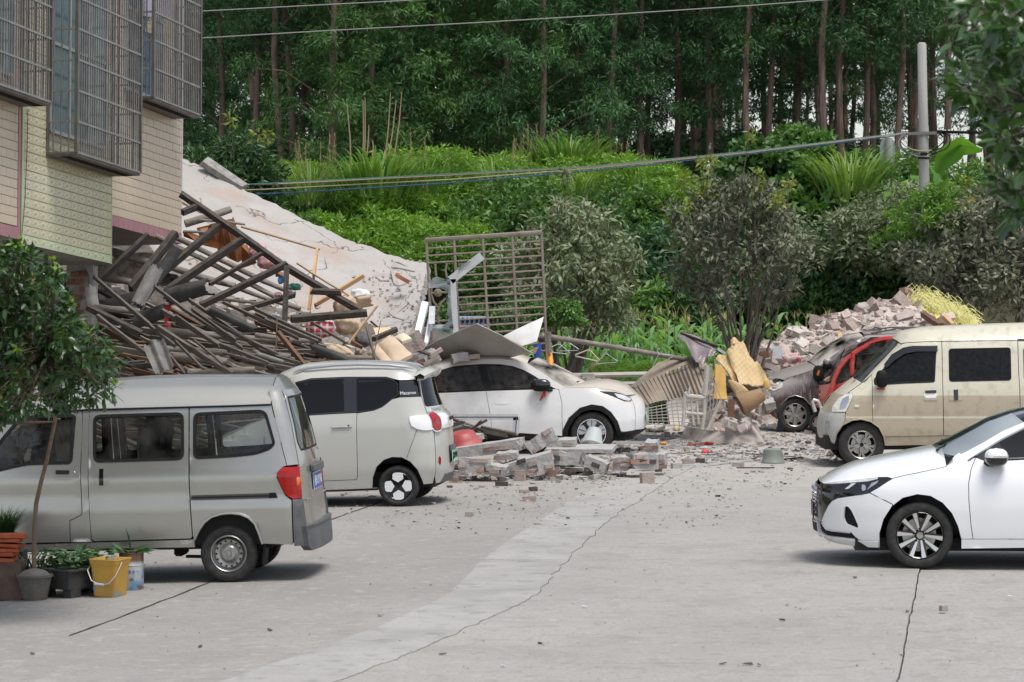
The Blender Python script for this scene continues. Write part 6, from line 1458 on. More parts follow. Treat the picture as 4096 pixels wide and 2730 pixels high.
def check_extra(m,N,L,b,mp):
 ck=None
 for ax in('X','Z'):
  sx=N.new('ShaderNodeSeparateXYZ');L.new(mp.outputs[0],sx.inputs[0]);mu=N.new('ShaderNodeMath');mu.operation='MULTIPLY';mu.inputs[1].default_value=75;L.new(sx.outputs[ax],mu.inputs[0])
  sn=N.new('ShaderNodeMath');sn.operation='SINE';L.new(mu.outputs[0],sn.inputs[0]);gt=N.new('ShaderNodeMath');gt.operation='GREATER_THAN';gt.inputs[1].default_value=.45;L.new(sn.outputs[0],gt.inputs[0]);fm=N.new('ShaderNodeMath');fm.operation='MULTIPLY';fm.inputs[1].default_value=.65;L.new(gt.outputs[0],fm.inputs[0])
  mix_in(m,N,L,b,fm.outputs[0],(.66,.62,.60))
checkm=mat('red_check_weave',(.48,.06,.055),.8,extra=check_extra)
blob('checked_bag',Fc,1015,1245,210,130,40.9,checkm,'red and white checked woven bag below the rolled quilt','bag',.25,seed=2,lump=.1)
blob('padded_cloth',Fc,1150,1400,190,75,40.0,cream,'cream padded roll with red piping low at the right of the heap','quilt',.2,.3,seed=12)
blob('dark_bundle',Gc,190,1130,260,200,40.6,mat('charcoal_cloth',(.05,.05,.055),.9,var=(.15,.14,.14),vs=12),'dark patterned bundle under the rolled quilt','bundle',.25,f=3.647,seed=4)
def sheet3(name,pts,Ys,cr,m,label,cat,th=.06,bulge=0.,n=12,group=None,bend=None):
 """four-cornered soft sheet; pts in order tl, tr, br, bl"""
 a,b,c_,d_=[P(*cr(*p),y)for p,y in zip(pts,Ys)];cen=(a+b+c_+d_)/4
 nr=(b-a).cross(d_-a).normalized();nr=nr if nr.y<0 else-nr;rows=[];back=[]
 for i in range(n+1):
  u=i/n;r=[];r2=[]
  for j in range(n+1):
   t=j/n;p=a.lerp(b,t).lerp(d_.lerp(c_,t),u);k=(math.sin(pi*u)*math.sin(pi*t))**.5
   q=p+nr*(bulge*k+.02*fbm(p.x*3,p.z*3,p.y))
   if bend:q=q+nr*bend(t,u)
   r.append(q-cen);r2.append(q-nr*th*(.4+.6*k)-cen)
  rows.append(r);back.append(r2)
 M=MB();M.grid(rows);M.grid(back,flip=True);rim=lambda R:R[0]+[x[-1]for x in R[1:]]+R[-1][::-1][1:]+[x[0]for x in R[::-1][1:]]
 M.grid([rim(rows),rim(back)]);o=M.build(name,m,smooth=True,angle=50);o.location=cen;return tag(o,label,cat,group)
sheet3('cushion',[(400,1190),(620,1070),(910,1340),(640,1470)],[40.3,40.5,39.9,39.7],Gc,cream,'large cream cushion with a seam behind the electric hatchback roof','cushion',.12,.09)
sheet3('cushion',[(240,1320),(400,1190),(620,1440),(500,1490)],[40.2,40.3,39.7,39.6],Gc,cream,'left half of the seamed cream cushion, lying flatter','cushion',.12,.06)
sheet3('foam_pad',[(640,1075),(790,1035),(900,1105),(760,1150)],[40.9,41,40.8,40.7],Gc,mat('pale_foam',(.62,.55,.42),.9),'pale yellow foam pad at the foot of the fallen slab','foam',.1,.03)
sheet3('plywood_piece',[(340,950),(580,935),(600,1080),(390,1100)],[41.4,41.5,41.3,41.2],Gc,mat('pale_plywood',(.58,.45,.3),.8),'pale plywood sheet standing behind the square beam end','board',.02)
for i,(cr,x,y,w,h,col,f)in enumerate(((Fc,690,1160,90,50,(.62,.62,.66),1.742),(Fc,800,1215,60,40,(.66,.62,.62),1.742),(Ec,720,1130,60,60,(.5,.06,.05),2.24),(Fc,740,905,40,60,(.06,.2,.45),1.742),(Fc,830,955,90,50,(.12,.35,.3),1.742),(Fc,720,1015,50,40,(.6,.3,.33),1.742),(Gc,150,1300,130,110,(.55,.47,.38),3.647),(Fc,910,1350,60,30,(.6,.58,.56),1.742))):
 blob('rag',cr,x,y,w,h,41.3,mat('rag_%d'%i,col,.9,var=tuple(c*.6 for c in col),vs=6),['pale lilac rag below the upright post','whitish rag right of the upright post','red rag beside the level log','blue rag beside the upright post','green pipes and rag behind the ridge beam','pink rag under the ridge beam','beige rag left of the cream cushion','pale rag low in the middle of the heap'][i],'rag',.12,f=f,seed=20+i,lump=.35)
# upright window grille, broken frame, fallen panels
alu=mat('white_window_alu',(.62,.63,.65),.4,.2,var=(.52,.52,.53),vs=5);bars_m=mat('brownish_steel_bar',(.34,.29,.24),.45,.5,var=(.25,.2,.165),vs=8)
shard=glass('broken_frosted_glass',(.72,.8,.78),.8,.55,(.55,.62,.6),5)
def grille():
 Y=46.3;o=P(*Hc(1315,1350),Y)
 root=empty('window_grille',tuple(o),'tall steel window grille standing upright behind the dusty white car','window grille')
 q=lambda x,y:P(*Hc(x,y),Y)-o
 def bar(nm,pts,r,n=6):M=MB();M.tube([q(*p)for p in pts],r,n);M.build(nm,bars_m,root)
 bar('top_rail',[(228,247),(750,212),(1272,177)],.03);bar('top_rail',[(235,262),(1272,192)],.02)
 cols=[((235,250),(290,1150)),((484,240),(535,1190)),((742,220),(800,1250)),((1006,205),(1060,1300)),((1268,178),(1318,1360))]
 for a,b in cols:bar('upright',[a,b],.021)
 def colx(k,y):(x0,y0),(x1,y1)=cols[k];return lerp(x0,x1,(y-y0)/(y1-y0))
 for i in range(16):
  yl=325+65.5*i
  for k in range(4):
   if k==0 and i>2 and i not in(10,):continue
   ya=yl-17*k;yb=yl-17*(k+1);bar('crossbar',[(colx(k,ya),ya),(colx(k+1,yb),yb)],.014)
 for nm,pts in(('scroll',[(318,465),(318,520),(325,570)]),('scroll',[(420,458),(408,520),(422,590)]),('scroll',[(285,670),(280,730),(300,800),(345,860)]),('scroll',[(410,770),(370,810),(345,870),(335,960)]),('scroll',[(285,725),(340,720),(420,718)]),('scroll',[(340,890),(345,990)]),('scroll',[(430,870),(425,930)])):bar(nm,pts,.016)
 M=MB();c=q(340,722);M.lathe([(.001,-.04),(.05,-.03),(.065,0),(.05,.03),(.001,.04)],14,Matrix.Translation(c)@Matrix.Rotation(pi/2,4,'X'));M.build('boss',bars_m,root,smooth=True)
 for k in range(5):bar('ray',[(480,690+k*6),(512,650+k*28)],.014)
grille()
def flatpoly(name,cr,poly,Y,m,label=None,cat=None,th=(0,.02,0),parent=None,o=None):
 p=[P(*cr(*q),Y)for q in poly];c=o if o is not None else sum(p,Vector())/len(p);M=MB();M.prism([q-c for q in p],th);ob=M.build(name,m,parent)
 if not parent:ob.location=c;tag(ob,label,cat)
 return ob
def wframe():
 Y=45.95;o=P(*Hc(480,1090),Y);root=empty('broken_window_frame',tuple(o),'white aluminium window frame with jagged glass hanging on the left of the steel grille','window frame')
 q=lambda x,y:P(*Hc(x,y),Y)-o
 def bar(pts,w,nm='frame_bar'):
  for a,b in zip(pts,pts[1:]):M=MB();M.beam(q(*a),q(*b),.04,w,(0,-1,0)if abs(a[0]-b[0])<0 else(0,0,1));M.build(nm,alu,root)
 def bar2(a,b,w):M=MB();A,B_=q(*a),q(*b);d=(B_-A);nrm=Vector((-d.z,0,d.x)).normalized()*w/2;M.prism([A+nrm,B_+nrm,B_-nrm,A-nrm],(0,.05,0));M.build('frame_bar',alu,root)
 bar2((461,600),(486,1085),.135);bar2((452,610),(735,388),.13);bar2((255,655),(452,638),.085);bar2((265,1035),(478,1028),.085)
 for poly in([(262,640),(290,590),(330,575),(380,592),(452,600),(452,632)],[(330,665),(452,645),(455,760),(420,705),(390,690),(360,680),(320,680)],[(415,745),(455,770),(470,960),(430,975),(440,900),(420,880),(430,830),(415,810)],[(285,1040),(470,1035),(480,1080),(400,1110),(380,1090),(350,1105),(310,1090)],[(520,530),(535,455),(620,455),(640,440),(560,500)],[(280,1000),(330,1010),(300,1030)],[(420,985),(470,950),(475,1025),(370,1030)]):
  flatpoly('glass_shard',Hc,poly,Y-.02,shard,parent=root,o=o,th=(0,.006,0))
wframe()
for i,(a,b,w)in enumerate((((1095,575),(930,1250),90),((1170,755),(1105,1170),45),((1190,640),(1180,900),70),((900,1240),(745,1430),50),((1100,1160),(1020,1260),60))):
 p,q=P(*Gc(*a),44.6+.1*i),P(*Gc(*b),44.2+.05*i);s=12000/44.5;M=MB();c=(p+q)/2;d=q-p;nv=Vector((-d.z,0,d.x)).normalized()*(w/3.647/s/2);M.prism([p+nv-c,q+nv-c,q-nv-c,p-nv-c],(.02,.05,0));o=M.build('aluminium_channel',alu);o.location=c
 tag(o,['widest white aluminium channel leaning at the slab end','crumpled shiny aluminium strip right of the widest channel','pale grey sheet strip behind the crumpled strip','thin aluminium strip sliding down towards the brick chunk','short aluminium strip under the crumpled one'][i],'metal strip','aluminium strips at the slab end')
timber('plank',P(*Gc(900,1250),43.9),P(*Gc(1180,1350),43.8),.03,.065,wood_g,'short grey board lying on the masonry chunk beside the fallen panel',None,cat='plank',up=(0,-1,.5))
panelm=mat('fallen_panel_board',(.46,.445,.42),.6,var=(.36,.34,.31),vs=2)
sheet3('bent_wing_board',[(195,1225),(690,992),(1190,1262),(330,1390)],[45.7,44.5,44.9,46.3],Hc,panelm,'large pale panel bent like a wing lying on the roof of the dusty white car','board',.03,0,16,bend=lambda t,u:.10*math.sin(pi*t)*math.sin(pi*u))
M=MB();e0,e1=P(*Hc(690,990),45.97),P(*Hc(1180,1258),44.98);
sheet3('white_sheet',[(925,1108),(1288,935),(1225,1155),(1095,1200)],[46.0,46.0,45.8,45.8],Hc,mat('white_laminate',(.70,.70,.69),.5,var=(.62,.6,.57),vs=3),'white sheet sticking up between the fallen panel and the steel grille','panel',.02,.02)
flatpoly('blue_board',Hc,[(1195,1180),(1265,1170),(1270,1305),(1200,1308)],45.9,mat('blue_board',(.03,.09,.38),.5),'blue board below the white sheet','board')
flatpoly('broken_board',Hc,[(1190,1215),(1245,1205),(1215,1260),(1195,1275)],45.85,mat('cardboard',(.42,.27,.17),.9),'torn brown board stuck to the blue board','board')
timber('signal_stake',P(*Hc(1338,1260),45.6),P(*Hc(1352,1395),45.4),.09,.09,mat('orange_stake',(.62,.28,.04),.6),'short orange stake beside the steel grille',None,True,'stake')
timber('bamboo_pole',P(*Hc(1330,1075),45.5),P(*Hc(1340,1260),45.5),.07,.07,pole_g,'grey upright stake above the orange one',None,True,'stake')
def crate():
 o=P(*Hc(640,990),48.5);root=empty('plastic_crate',tuple(o),'blue grey slotted plastic crate behind the steel grille','crate');m=mat('blue_grey_plastic',(.16,.20,.30),.5);s=12000/48.5*2.24
 M=MB();M.box((0,.3,-.05),(330/s,.4,.3),None);M.build('body',m,root,bevel=.03)
 for k in range(9):
  M=MB();M.lathe([(.001,0),(.035,0),(.035,.01)],12,Matrix.Translation((-.16+k*.075+.02,.095,.04))@Matrix.Rotation(pi/2,4,'X')@Matrix.Diagonal((.7,1.3,1,1)));M.build('slot',dark,root)
crate()
blob('orange_pipe',Hc,570,1025,130,22,47.5,mat('orange_plastic',(.65,.16,.04),.5),'orange plastic strip behind the grille foot','strip',.05,f=2.24)
# masonry rubble
mortm=mat('grey_mortar',(.33,.318,.302),.95,var=(.43,.415,.395),vs=7,bump=.8,bs=22)
dust_b=mat('dusty_brick',(.32,.225,.185),.9,var=(.40,.345,.315),vs=8,bump=.6,bs=25,ramp=(.3,.7));dark_b=mat('burnt_brick',(.045,.04,.04),.9,var=(.10,.08,.07),vs=9,bump=.5);red_b=mat('red_brick',(.33,.15,.10),.9,var=(.30,.22,.185),vs=9,bump=.5);pale_b=mat('pinkish_dusty_brick',(.56,.485,.445),.92,var=(.49,.385,.335),vs=5,bump=.5,bs=20)
def rock_mesh(size,seed,n=3,rough=.16):
 bm=bmesh.new();bmesh.ops.create_cube(bm,size=1);bmesh.ops.subdivide_edges(bm,edges=bm.edges,cuts=n,use_grid_fill=True)
 for v in bm.verts:
  q=Vector((v.co.x*size[0],v.co.y*size[1],v.co.z*size[2]));a=min(size)
  q+=Vector((fbm(q.x/a*1.6+seed,q.y/a*1.6,q.z/a*1.6),fbm(q.x/a*1.6,q.y/a*1.6+seed,5),fbm(q.x/a*1.6,7,q.z/a*1.6+seed)))*a*rough
  v.co=q
 return bm
def chunk(name,c,size,rot,m,label,cat,group=None,seed=None,bricks=0,n=3,rough=.16):
 seed=rnd.uniform(0,99)if seed is None else seed
 me=bpy.data.meshes.new(name);bm=rock_mesh(size,seed,n,rough);bm.to_mesh(me);bm.free();me.materials.append(m)
 o=link(name,me);o.location=c;o.rotation_euler=rot;tag(o,label,cat,group)
 if bricks:
  hx,hy,hz_=[s/2 for s in size]
  for k in range(bricks):
   side=rnd.choice(['e','f','f','f']);bs=(.115,.06,.055)if side=='e' else(.23 if rnd.random()<.5 else .115,.06,.055)
   p=(rnd.choice((-1,1))*(hx-.02),rnd.uniform(-hy*.7,hy*.7),rnd.uniform(-hz_*.7,hz_*.7))if side=='e' else(rnd.uniform(-hx*.8,hx*.8),-hy+.012,round(rnd.uniform(-hz_*.75,hz_*.75)/.065)*.065)
   bb=MB();bb.box((0,0,0),bs if side=='f' else(bs[1],bs[0],bs[2]),jit=.006);q=bb.build('brick',rnd.choice([dust_b,dust_b,dark_b,red_b]),o);q.location=p
 return o
s_=12000
def rub(cr,f,cx,cy,wx,wz,rotd,depth,Ybase,label,bricks=5,m=mortm,rough=.14):
 px,py=cr(cx,cy);Y=Ybase;s=12000/Y
 return chunk('masonry_chunk',P(px,py,Y),(wx/f/s,depth,wz/f/s),(rnd.uniform(-.12,.12),math.radians(-rotd),rnd.uniform(-.25,.25)),m,label,'rubble','broken masonry in front of the dusty white car',None,(bricks+1)//2,4,rough)
RB=[(540,245,690,120,8,.6,41.2,'long slab of brick masonry sloping up towards the dusty white car',8),(1085,175,330,140,32,.45,41.0,'masonry chunk tipped up highest in front of the dusty white car',6),(390,425,330,150,0,.45,39.6,'squarish masonry chunk with black bricks right of the hatchback plate',9),(735,320,220,70,5,.3,40.2,'small masonry piece under the long slab',3),(930,405,560,110,16,.4,40.0,'long rough masonry piece slanting up in the middle of the rubble row',7),(1340,360,370,140,-2,.5,40.5,'blocky masonry chunk with red ends right of the middle',8),(1665,415,230,120,-22,.4,40.2,'masonry chunk tipped down to the right',4),(1930,400,170,130,0,.4,40.3,'masonry chunk between the tipped one and the tall right one',5),(2140,380,260,150,0,.45,40.2,'tall masonry chunk at the right end of the rubble row',9),(2250,215,130,100,5,.3,41.3,'small upright masonry piece behind the tall right chunk',3),(2340,370,90,150,0,.35,40.6,'rounded masonry lump at the far right of the row',4),(1500,250,700,40,0,.8,42.0,'flat masonry slab lying level beside the front wheel',2),(620,470,220,110,-8,.3,39.5,'dark masonry lump low between the squarish chunk and the middle',5),(1130,440,170,80,10,.3,39.7,'reddish brick lump below the middle chunk',4),(300,150,300,60,12,.6,42.2,'flat broken plaster sheet behind the red basin',0),(1300,190,300,90,2,.5,42.2,'pale masonry slab against the door sill',3)]
for cx,cy,wx,wz,r,dp,Y,lab,nb in RB:rub(Jc,2.614,cx,cy,wx,wz,r,dp,Y,lab,nb)
BR=[(1205,495,120,100,red_b,'half brick standing on end, orange and black, in front of the rubble row'),(865,535,110,110,dust_b,'grey half brick lump leaning on a brick left of the standing one'),(960,500,120,60,dust_b,'brick lying against the grey half brick'),(815,505,100,50,dark_b,'dark brick lying left of the grey half brick'),(1430,480,190,65,mortm,'grey mortar lump with a brick end below the blocky chunk'),(1490,510,85,35,dark_b,'small dark stone in front of the mortar lump'),(670,620,125,45,dark_b,'black brick lying flat on the concrete below the rubble'),(1000,675,90,45,dark_b,'black half brick touching a brown one on the open concrete'),(910,700,100,32,dust_b,'brown half brick touching the black one'),(960,775,140,55,dust_b,'grey brick lying alone on the open concrete, nearest the middle'),(330,940,80,50,dust_b,'reddish brick lump nearest the silver van bumper'),(2195,560,140,115,dust_b,'tall brick stub with a pale top standing alone on the concrete'),(2315,480,65,38,dark_b,'small black stone right of the rubble row'),(175,580,90,55,red_b,'orange brick end beside the hatchback bumper'),(665,570,65,40,dust_b,'brown brick stub left of the dark brick'),(240,510,130,60,dust_b,'split brick under the squarish chunk'),(1780,460,110,60,dust_b,'brick piece at the foot of the tipped chunk'),(1560,470,70,45,dark_b,'dark brick bit beside the mortar lump'),(460,650,60,22,dust_b,'flat brown shard left of the black brick'),(130,650,55,22,dark_b,'dark shard behind the hatchback wheel')]
for cx,cy,wx,wz,m,lab in BR:
 px,py=Jc(cx,cy+wz/2);g=G(px,py);s=12000/g.y;chunk('brick',g+Vector((0,.05,wz/2.614/s*.5)),(wx/2.614/s,max(.06,min(.16,wx/2.614/s*.6)),wz/2.614/s),(0,rnd.uniform(-.06,.06),rnd.uniform(-.4,.4)),m,lab,'brick','loose bricks on the yard',n=2,rough=.1)
NB=[(470,780,200,90,dust_b),(800,825,105,60,mortm),(925,785,120,70,dust_b),(1050,770,100,50,dark_b),(1205,795,190,25,mortm),(1445,810,120,42,dust_b),(615,870,65,36,dark_b),(1430,485,180,60,red_b),(760,525,90,36,mortm),(1960,500,50,28,dust_b),(2185,470,90,32,dust_b),(1380,580,30,15,mortm),(700,490,60,45,mortm),(960,505,90,30,mortm),(1530,980,42,22,mortm)]
BFL=['wide brick fragment at the right end of the rubble row','grey lump right of the rubble row','dusty brick lump beside the thin wire','dark brick fragment touching the dusty lump','flat grey fragment on the aluminium rail','dusty half brick left of the tub','small black fragment below the right rubble chunk','red brick piece lying beyond the red cloth','grey lump beyond the orange scraps','small brick bit in front of the maroon car','brick bit between the maroon car and the three wheeler','tiny grey stone in the middle of the yard','grey lump beside the crumpled panel','grey flat lump on the far rails','lone small stone on the open concrete left of the sedan']
for k,(cx,cy,wx,wz,m)in enumerate(NB):
 px,py=Nc(cx,cy+wz/2);g=G(px,py);s=12000/g.y;chunk('brick_fragment',g+Vector((0,.05,wz/2.614/s*.5)),(wx/2.614/s,max(.05,min(.16,wx/2.614/s*.6)),wz/2.614/s),(0,rnd.uniform(-.06,.06),rnd.uniform(-.5,.5)),m,BFL[k],'brick','brick fragments in the middle of the yard',n=2,rough=.12)
chunk('masonry_chunk',P(*Gc(960,1430),44.6),(.62,.5,.19),(.05,-.2,.1),mortm,'brick masonry chunk resting on the rear roof of the dusty white car','rubble',None,None,9,4)
chunk('masonry_chunk',P(*Gc(1170,1395),44.5),(.22,.3,.16),(.1,-.5,.3),mortm,'grey tipped end of the chunk on the dusty white car roof','rubble',None,None,3,4)
chunk('masonry_chunk',P(*Gc(1600,1385),45.1),(.25,.2,.13),(0,-.15,.2),mortm,'grey concrete lump under the fallen panel on the car roof','rubble',n=3)
chunk('brick',P(*Gc(1805,1375),45.1),(.17,.1,.065),(0,-.05,.3),dust_b,'brown brick beside the grey lump on the car roof','brick',n=2)
chunk('masonry_chunk',P(*Gc(840,1180),42.0),(.35,.3,.26),(0,-.3,.2),dust_b,'reddish brick lump behind the cream cushion','rubble',n=4)
def grit():
 M=[MB()for _ in range(4)];ms=[mortm,dust_b,dark_b,plasterm]
 def put(x,y,s):
  k=rnd.choices(range(4),(6,1.4,1.,6))[0];M[k].box((x,y,gz(x,y)+s*.25+.006),(s*rnd.uniform(.8,2.2),s*rnd.uniform(.7,1.3),s*rnd.uniform(.35,.8)),Matrix.Rotation(rnd.uniform(0,6.3),3,'Z'),jit=s*.16)
 for _ in range(3300):
  t=rnd.random()**1.6;py=lerp(1840,2120,t);px=rnd.uniform(1250+120*t,3350-500*t)
  if rnd.random()>(1-.75*t):continue
  g=G(px,py);put(g.x,g.y,abs(rnd.gauss(0,.011))+.004)
 for _ in range(2100):
  g=G(rnd.uniform(2400,3450),rnd.uniform(1730,1850));put(g.x,g.y,abs(rnd.gauss(0,.02))+.006)
 for _ in range(900):
  g=G(rnd.uniform(1780,2500),rnd.uniform(1850,1925));put(g.x,g.y,abs(rnd.gauss(0,.026))+.008)
 for _ in range(260):
  g=G(rnd.uniform(100,4090),rnd.uniform(2050,2720));put(g.x,g.y,abs(rnd.gauss(0,.006))+.003)
 for m_,ma,nm in zip(M,ms,('mortar_chips','brick_chips','burnt_chips','plaster_chips')):tag(m_.build(nm,ma),kind='stuff')
grit()
# sheets and battens under the crushed car's side
curved('roofing_sheet',Cc,410,800,540,760,110,43.2,.15,cementm,'grey wavy cement sheet behind the red basin',2.139,2)
for i,(a,b,w,m)in enumerate((((425,690),(700,790),22,wood_g),((430,740),(930,840),40,cementm),((640,790),(740,860),26,wood_d),((520,830),(740,710),18,wood_g),((640,770),(690,720),16,wood_b),((700,770),(1000,830),24,wood_g))):
 timber('batten',P(*Cc(*a),43.4-.1*i),P(*Cc(*b),43.1-.1*i),.03,w/2.139/277,m,['batten leaning on the car door behind the red basin','broad grey board along the car door above the rubble','dark batten stub behind the red basin','thin batten pointing up right behind the red basin','short brown batten crossing the thin one','grey batten under the door frame piece'][i],'battens beside the dusty white car',cat='batten')
def doorframe():
 o=P(*Cc(1000,680),43.6);root=empty('window_frame_piece',tuple(o),'white aluminium frame corner hanging in front of the dusty white car door','window frame')
 for a,b,w in(((440,683),(1012,683),.09),((1000,683),(985,828),.10)):
  A,B_=P(*Cc(*a),43.6)-o,P(*Cc(*b),43.6)-o;d=B_-A;nv=Vector((-d.z,0,d.x)).normalized()*w/2;M=MB();M.prism([A+nv,B_+nv,B_-nv,A-nv],(0,.04,0));M.build('frame_bar',alu,root)
  M=MB();M.prism([A+nv*.15+Vector((0,-.003,0)),B_+nv*.15+Vector((0,-.003,0)),B_-nv*.15+Vector((0,-.003,0)),A-nv*.15+Vector((0,-.003,0))],(0,.002,0));M.build('groove',greyplas,root)
doorframe()
def basin(name,c,r1,r2,h,m,label,rot,up=True):
 M=MB();pr=[(.001,h),(r2*.8,h),(r2,h*.93),(lerp(r2,r1,.5)*1.02,h*.5),(r1,.03),(r1*1.12,.012),(r1*1.12,0),(r1*.99,.0),(r1*.97,.03),(r2*.95,h*.9),(.001,h*.95)]
 M.lathe(pr,40);o=M.build(name,m,smooth=True,angle=50);o.location=c;o.rotation_euler=rot;return tag(o,label,'basin')
redp=mat('red_plastic_dusty',(.34,.04,.04),.5,var=(.40,.10,.09),vs=4)
g=P(*Jc(270,205),41.6);basin('basin',g,.24,.17,.18,redp,'red plastic basin lying upside down on the rubble beside the hatchback',(.15,-.17,0))
g=G(*Nc(1818,800));basin('basin',g+Vector((0,.16,.006)),.152,.13,.205,mat('grey_green_plastic',(.19,.22,.19),.6,var=(.23,.26,.22),vs=3),'grey green plastic tub upside down on the open concrete',(0,0,0))
M=MB();M.lathe([(.15,.0),(.165,.02),(.13,.16),(.10,.28),(.085,.28),(.13,.02)],28);o=M.build('plastic_pot',mat('grey_plastic_pot',(.42,.45,.44),.6),smooth=True);o.location=P(*Cc(1640,935),43.9);o.rotation_euler=(-.5,.2,0);tag(o,'grey plastic pot tipped over against the front wheel of the dusty white car','pot')
# right hand debris
brownt=mat('rusty_roof_tin',(.24,.185,.135),.6,.2,var=(.32,.26,.2),vs=3,stretch=(1,1,1));galv=mat('galvanised_tube',(.38,.355,.32),.45,.5,var=(.28,.25,.215),vs=6)
def awning():
 a,b,c_,d_=P(*Kc(75,1005),48.6),P(*Kc(640,762),49.4),P(*Kc(735,1052),48.4),P(*Kc(185,1170),47.4);o=d_.copy()
 root=empty('fallen_awning',tuple(o),'brown ribbed metal awning lying tilted beyond the dusty white car','awning')
 n=16;rows=[]
 for i in range(9):
  u=i/8;r=[]
  for j in range(n*4+1):
   t=j/(n*4);p=a.lerp(b,t).lerp(d_.lerp(c_,t),u);r.append(p-o+Vector((0,-.022*((j%4)==0)+.02*math.sin(t*9+u*3),.02*math.sin(t*7))))
  rows.append(r)
 M=MB();M.grid(rows);M.build('tin_sheet',brownt,root)
 for k in range(n+1):
  t=k/n;M=MB();M.tube([a.lerp(b,t)-o+Vector((0,-.05,0)),d_.lerp(c_,t)-o+Vector((0,-.05,0))],.012,5);M.build('rib',mat('rib_rust',(.10,.075,.055),.8),root)
 M=MB();M.beam(a-o+Vector((0,-.1,-.03)),b-o+Vector((0,-.1,-.09)),.06,.05);M.build('front_bar',galv,root)
 M=MB();e=[a+Vector((-.05,.1,.0)),a.lerp(b,.5)+Vector((-.1,.3,.17)),b+Vector((0,.2,.06))];M.grid([[q-o for q in e],[a-o,a.lerp(b,.5)-o,b-o]]);M.build('upper_sheet',brownt,root)
awning()
def meshframe():
 o=P(*Kc(740,1390),46.2);root=empty('wire_mesh_frame',tuple(o),'flattened square wire mesh frame lying in front of the brown awning','mesh frame')
 A,B_,C_,D_=P(*Kc(185,1180),47.6),P(*Kc(690,1075),48.0),P(*Kc(730,1385),46.2),P(*Kc(200,1335),46.0)
 for k in range(12):
  t=k/11;M=MB();M.tube([A.lerp(B_,t)-o,A.lerp(B_,t).lerp(D_.lerp(C_,t),.5)-o+Vector((0,0,-.03)),D_.lerp(C_,t)-o],.0075,5);M.build('wire',galv,root)
 for k in range(8):
  t=k/7;M=MB();M.tube([A.lerp(D_,t)-o,A.lerp(D_,t).lerp(B_.lerp(C_,t),.5)-o+Vector((0,0,.02)),B_.lerp(C_,t)-o],.0075,5);M.build('wire',galv,root)
 E2,F2=P(*Kc(735,810),48.3),P(*Kc(860,1120),47.6)
 for k in range(6):
  t=k/5;M=MB();M.tube([P(*Kc(lerp(740,770,t),lerp(830,830,t)),48.2)-o,P(*Kc(lerp(700,860,t),lerp(1200,1120,t)),47.2)-o,P(*Kc(lerp(690,790,t),lerp(1390,1280,t)),46.3)-o],.0075,5);M.build('wire',galv,root)
 for k in range(9):
  t=k/8;M=MB();M.tube([P(*Kc(lerp(735,700,t),lerp(860,1330,t)),lerp(48.2,46.4,t))-o,P(*Kc(lerp(775,800,t),lerp(850,1260,t)),lerp(48.2,46.4,t))-o],.0075,5);M.build('wire',galv,root)
meshframe()
def tubeframe():
 Y=45.9;o=P(*Kc(540,1350),Y);root=empty('tube_frame',tuple(o),'bent white tubular frame standing on the wire mesh','metal frame');q=lambda x,y,dy=0:P(*Kc(x,y),Y+dy)-o
 m=mat('chipped_white_tube',(.58,.55,.50),.5,.2,var=(.45,.40,.34),vs=7)
 for pts,r in(([(520,1345),(530,1210),(540,1060),(575,1012),(570,1080)],.03),([(540,1060),(560,1085),(700,1100),(722,1090)],.035),([(545,1235),(640,1245),(715,1250)],.025),([(735,810),(728,930),(715,1080)],.04),([(712,1090),(710,1250),(690,1385)],.028),([(590,1100),(600,1200),(615,1350)],.02),([(640,1110),(650,1220),(660,1340)],.02),([(800,1290),(750,1390)],.02),([(860,1125),(740,1390)],.026)):
  M=MB();M.tube([q(*p)for p in pts],r,7);M.build('tube',m,root,smooth=True)
 M=MB();M.prism([q(*p)for p in((672,1010),(712,1015),(712,1072),(670,1058))],(0,.02,0));M.build('plate',m,root)
tubeframe()
tin=mat('purple_brown_tin',(.22,.175,.19),.45,.3,var=(.30,.25,.26),vs=4)
sheet3('bent_tin_sheet',[(465,545),(515,522),(832,655),(640,785)],[49.6,50,49.4,49],Kc,tin,'crumpled purple brown tin sheet sticking up above the awning','tin sheet',.02,.0,14,bend=lambda t,u:.05*math.sin(t*7+u*3)*u+.03*math.sin(u*6))
sheet3('bent_tin_sheet',[(650,745),(800,660),(815,690),(690,800)],[48.9,48.9,48.8,48.8],Kc,tin,'folded lower lip of the purple brown tin sheet','tin sheet',.02,.0,10,bend=lambda t,u:.04*math.sin(t*9+u*4))
timber('steel_strip',P(*Kc(500,525),49.8),P(*Kc(815,640),49.3),.02,.05,wood_d,'dark strip along the top of the purple brown tin sheet',None,cat='strip')
flatpoly('pale_strip',Kc,[(830,650),(905,695),(895,715),(830,680)],49.2,alu,'pale strip between the tin sheet and the yellow foam','strip')
def foam_extra(m,N,L,b,mp):
 for ax in('X','Z'):
  sx=N.new('ShaderNodeSeparateXYZ');q=N.new('ShaderNodeMapping');q.inputs['Rotation'].default_value=(0,.6,0);L.new(mp.outputs[0],q.inputs[0]);L.new(q.outputs[0],sx.inputs[0]);mu=N.new('ShaderNodeMath');mu.operation='MULTIPLY';mu.inputs[1].default_value=95;L.new(sx.outputs[ax],mu.inputs[0])
  sn=N.new('ShaderNodeMath');sn.operation='SINE';L.new(mu.outputs[0],sn.inputs[0]);gt=N.new('ShaderNodeMapRange');gt.inputs['From Min'].default_value=.3;gt.inputs['From Max'].default_value=.8;gt.inputs['To Max'].default_value=.5;L.new(sn.outputs[0],gt.inputs[0]);mix_in(m,N,L,b,gt.outputs[0],(.56,.44,.26))
foam=mat('yellow_foam',(.52,.375,.19),.9,var=(.44,.30,.145),vs=3,extra=foam_extra);foam2=mat('plain_yellow_foam',(.56,.35,.10),.9,var=(.45,.27,.08),vs=4)
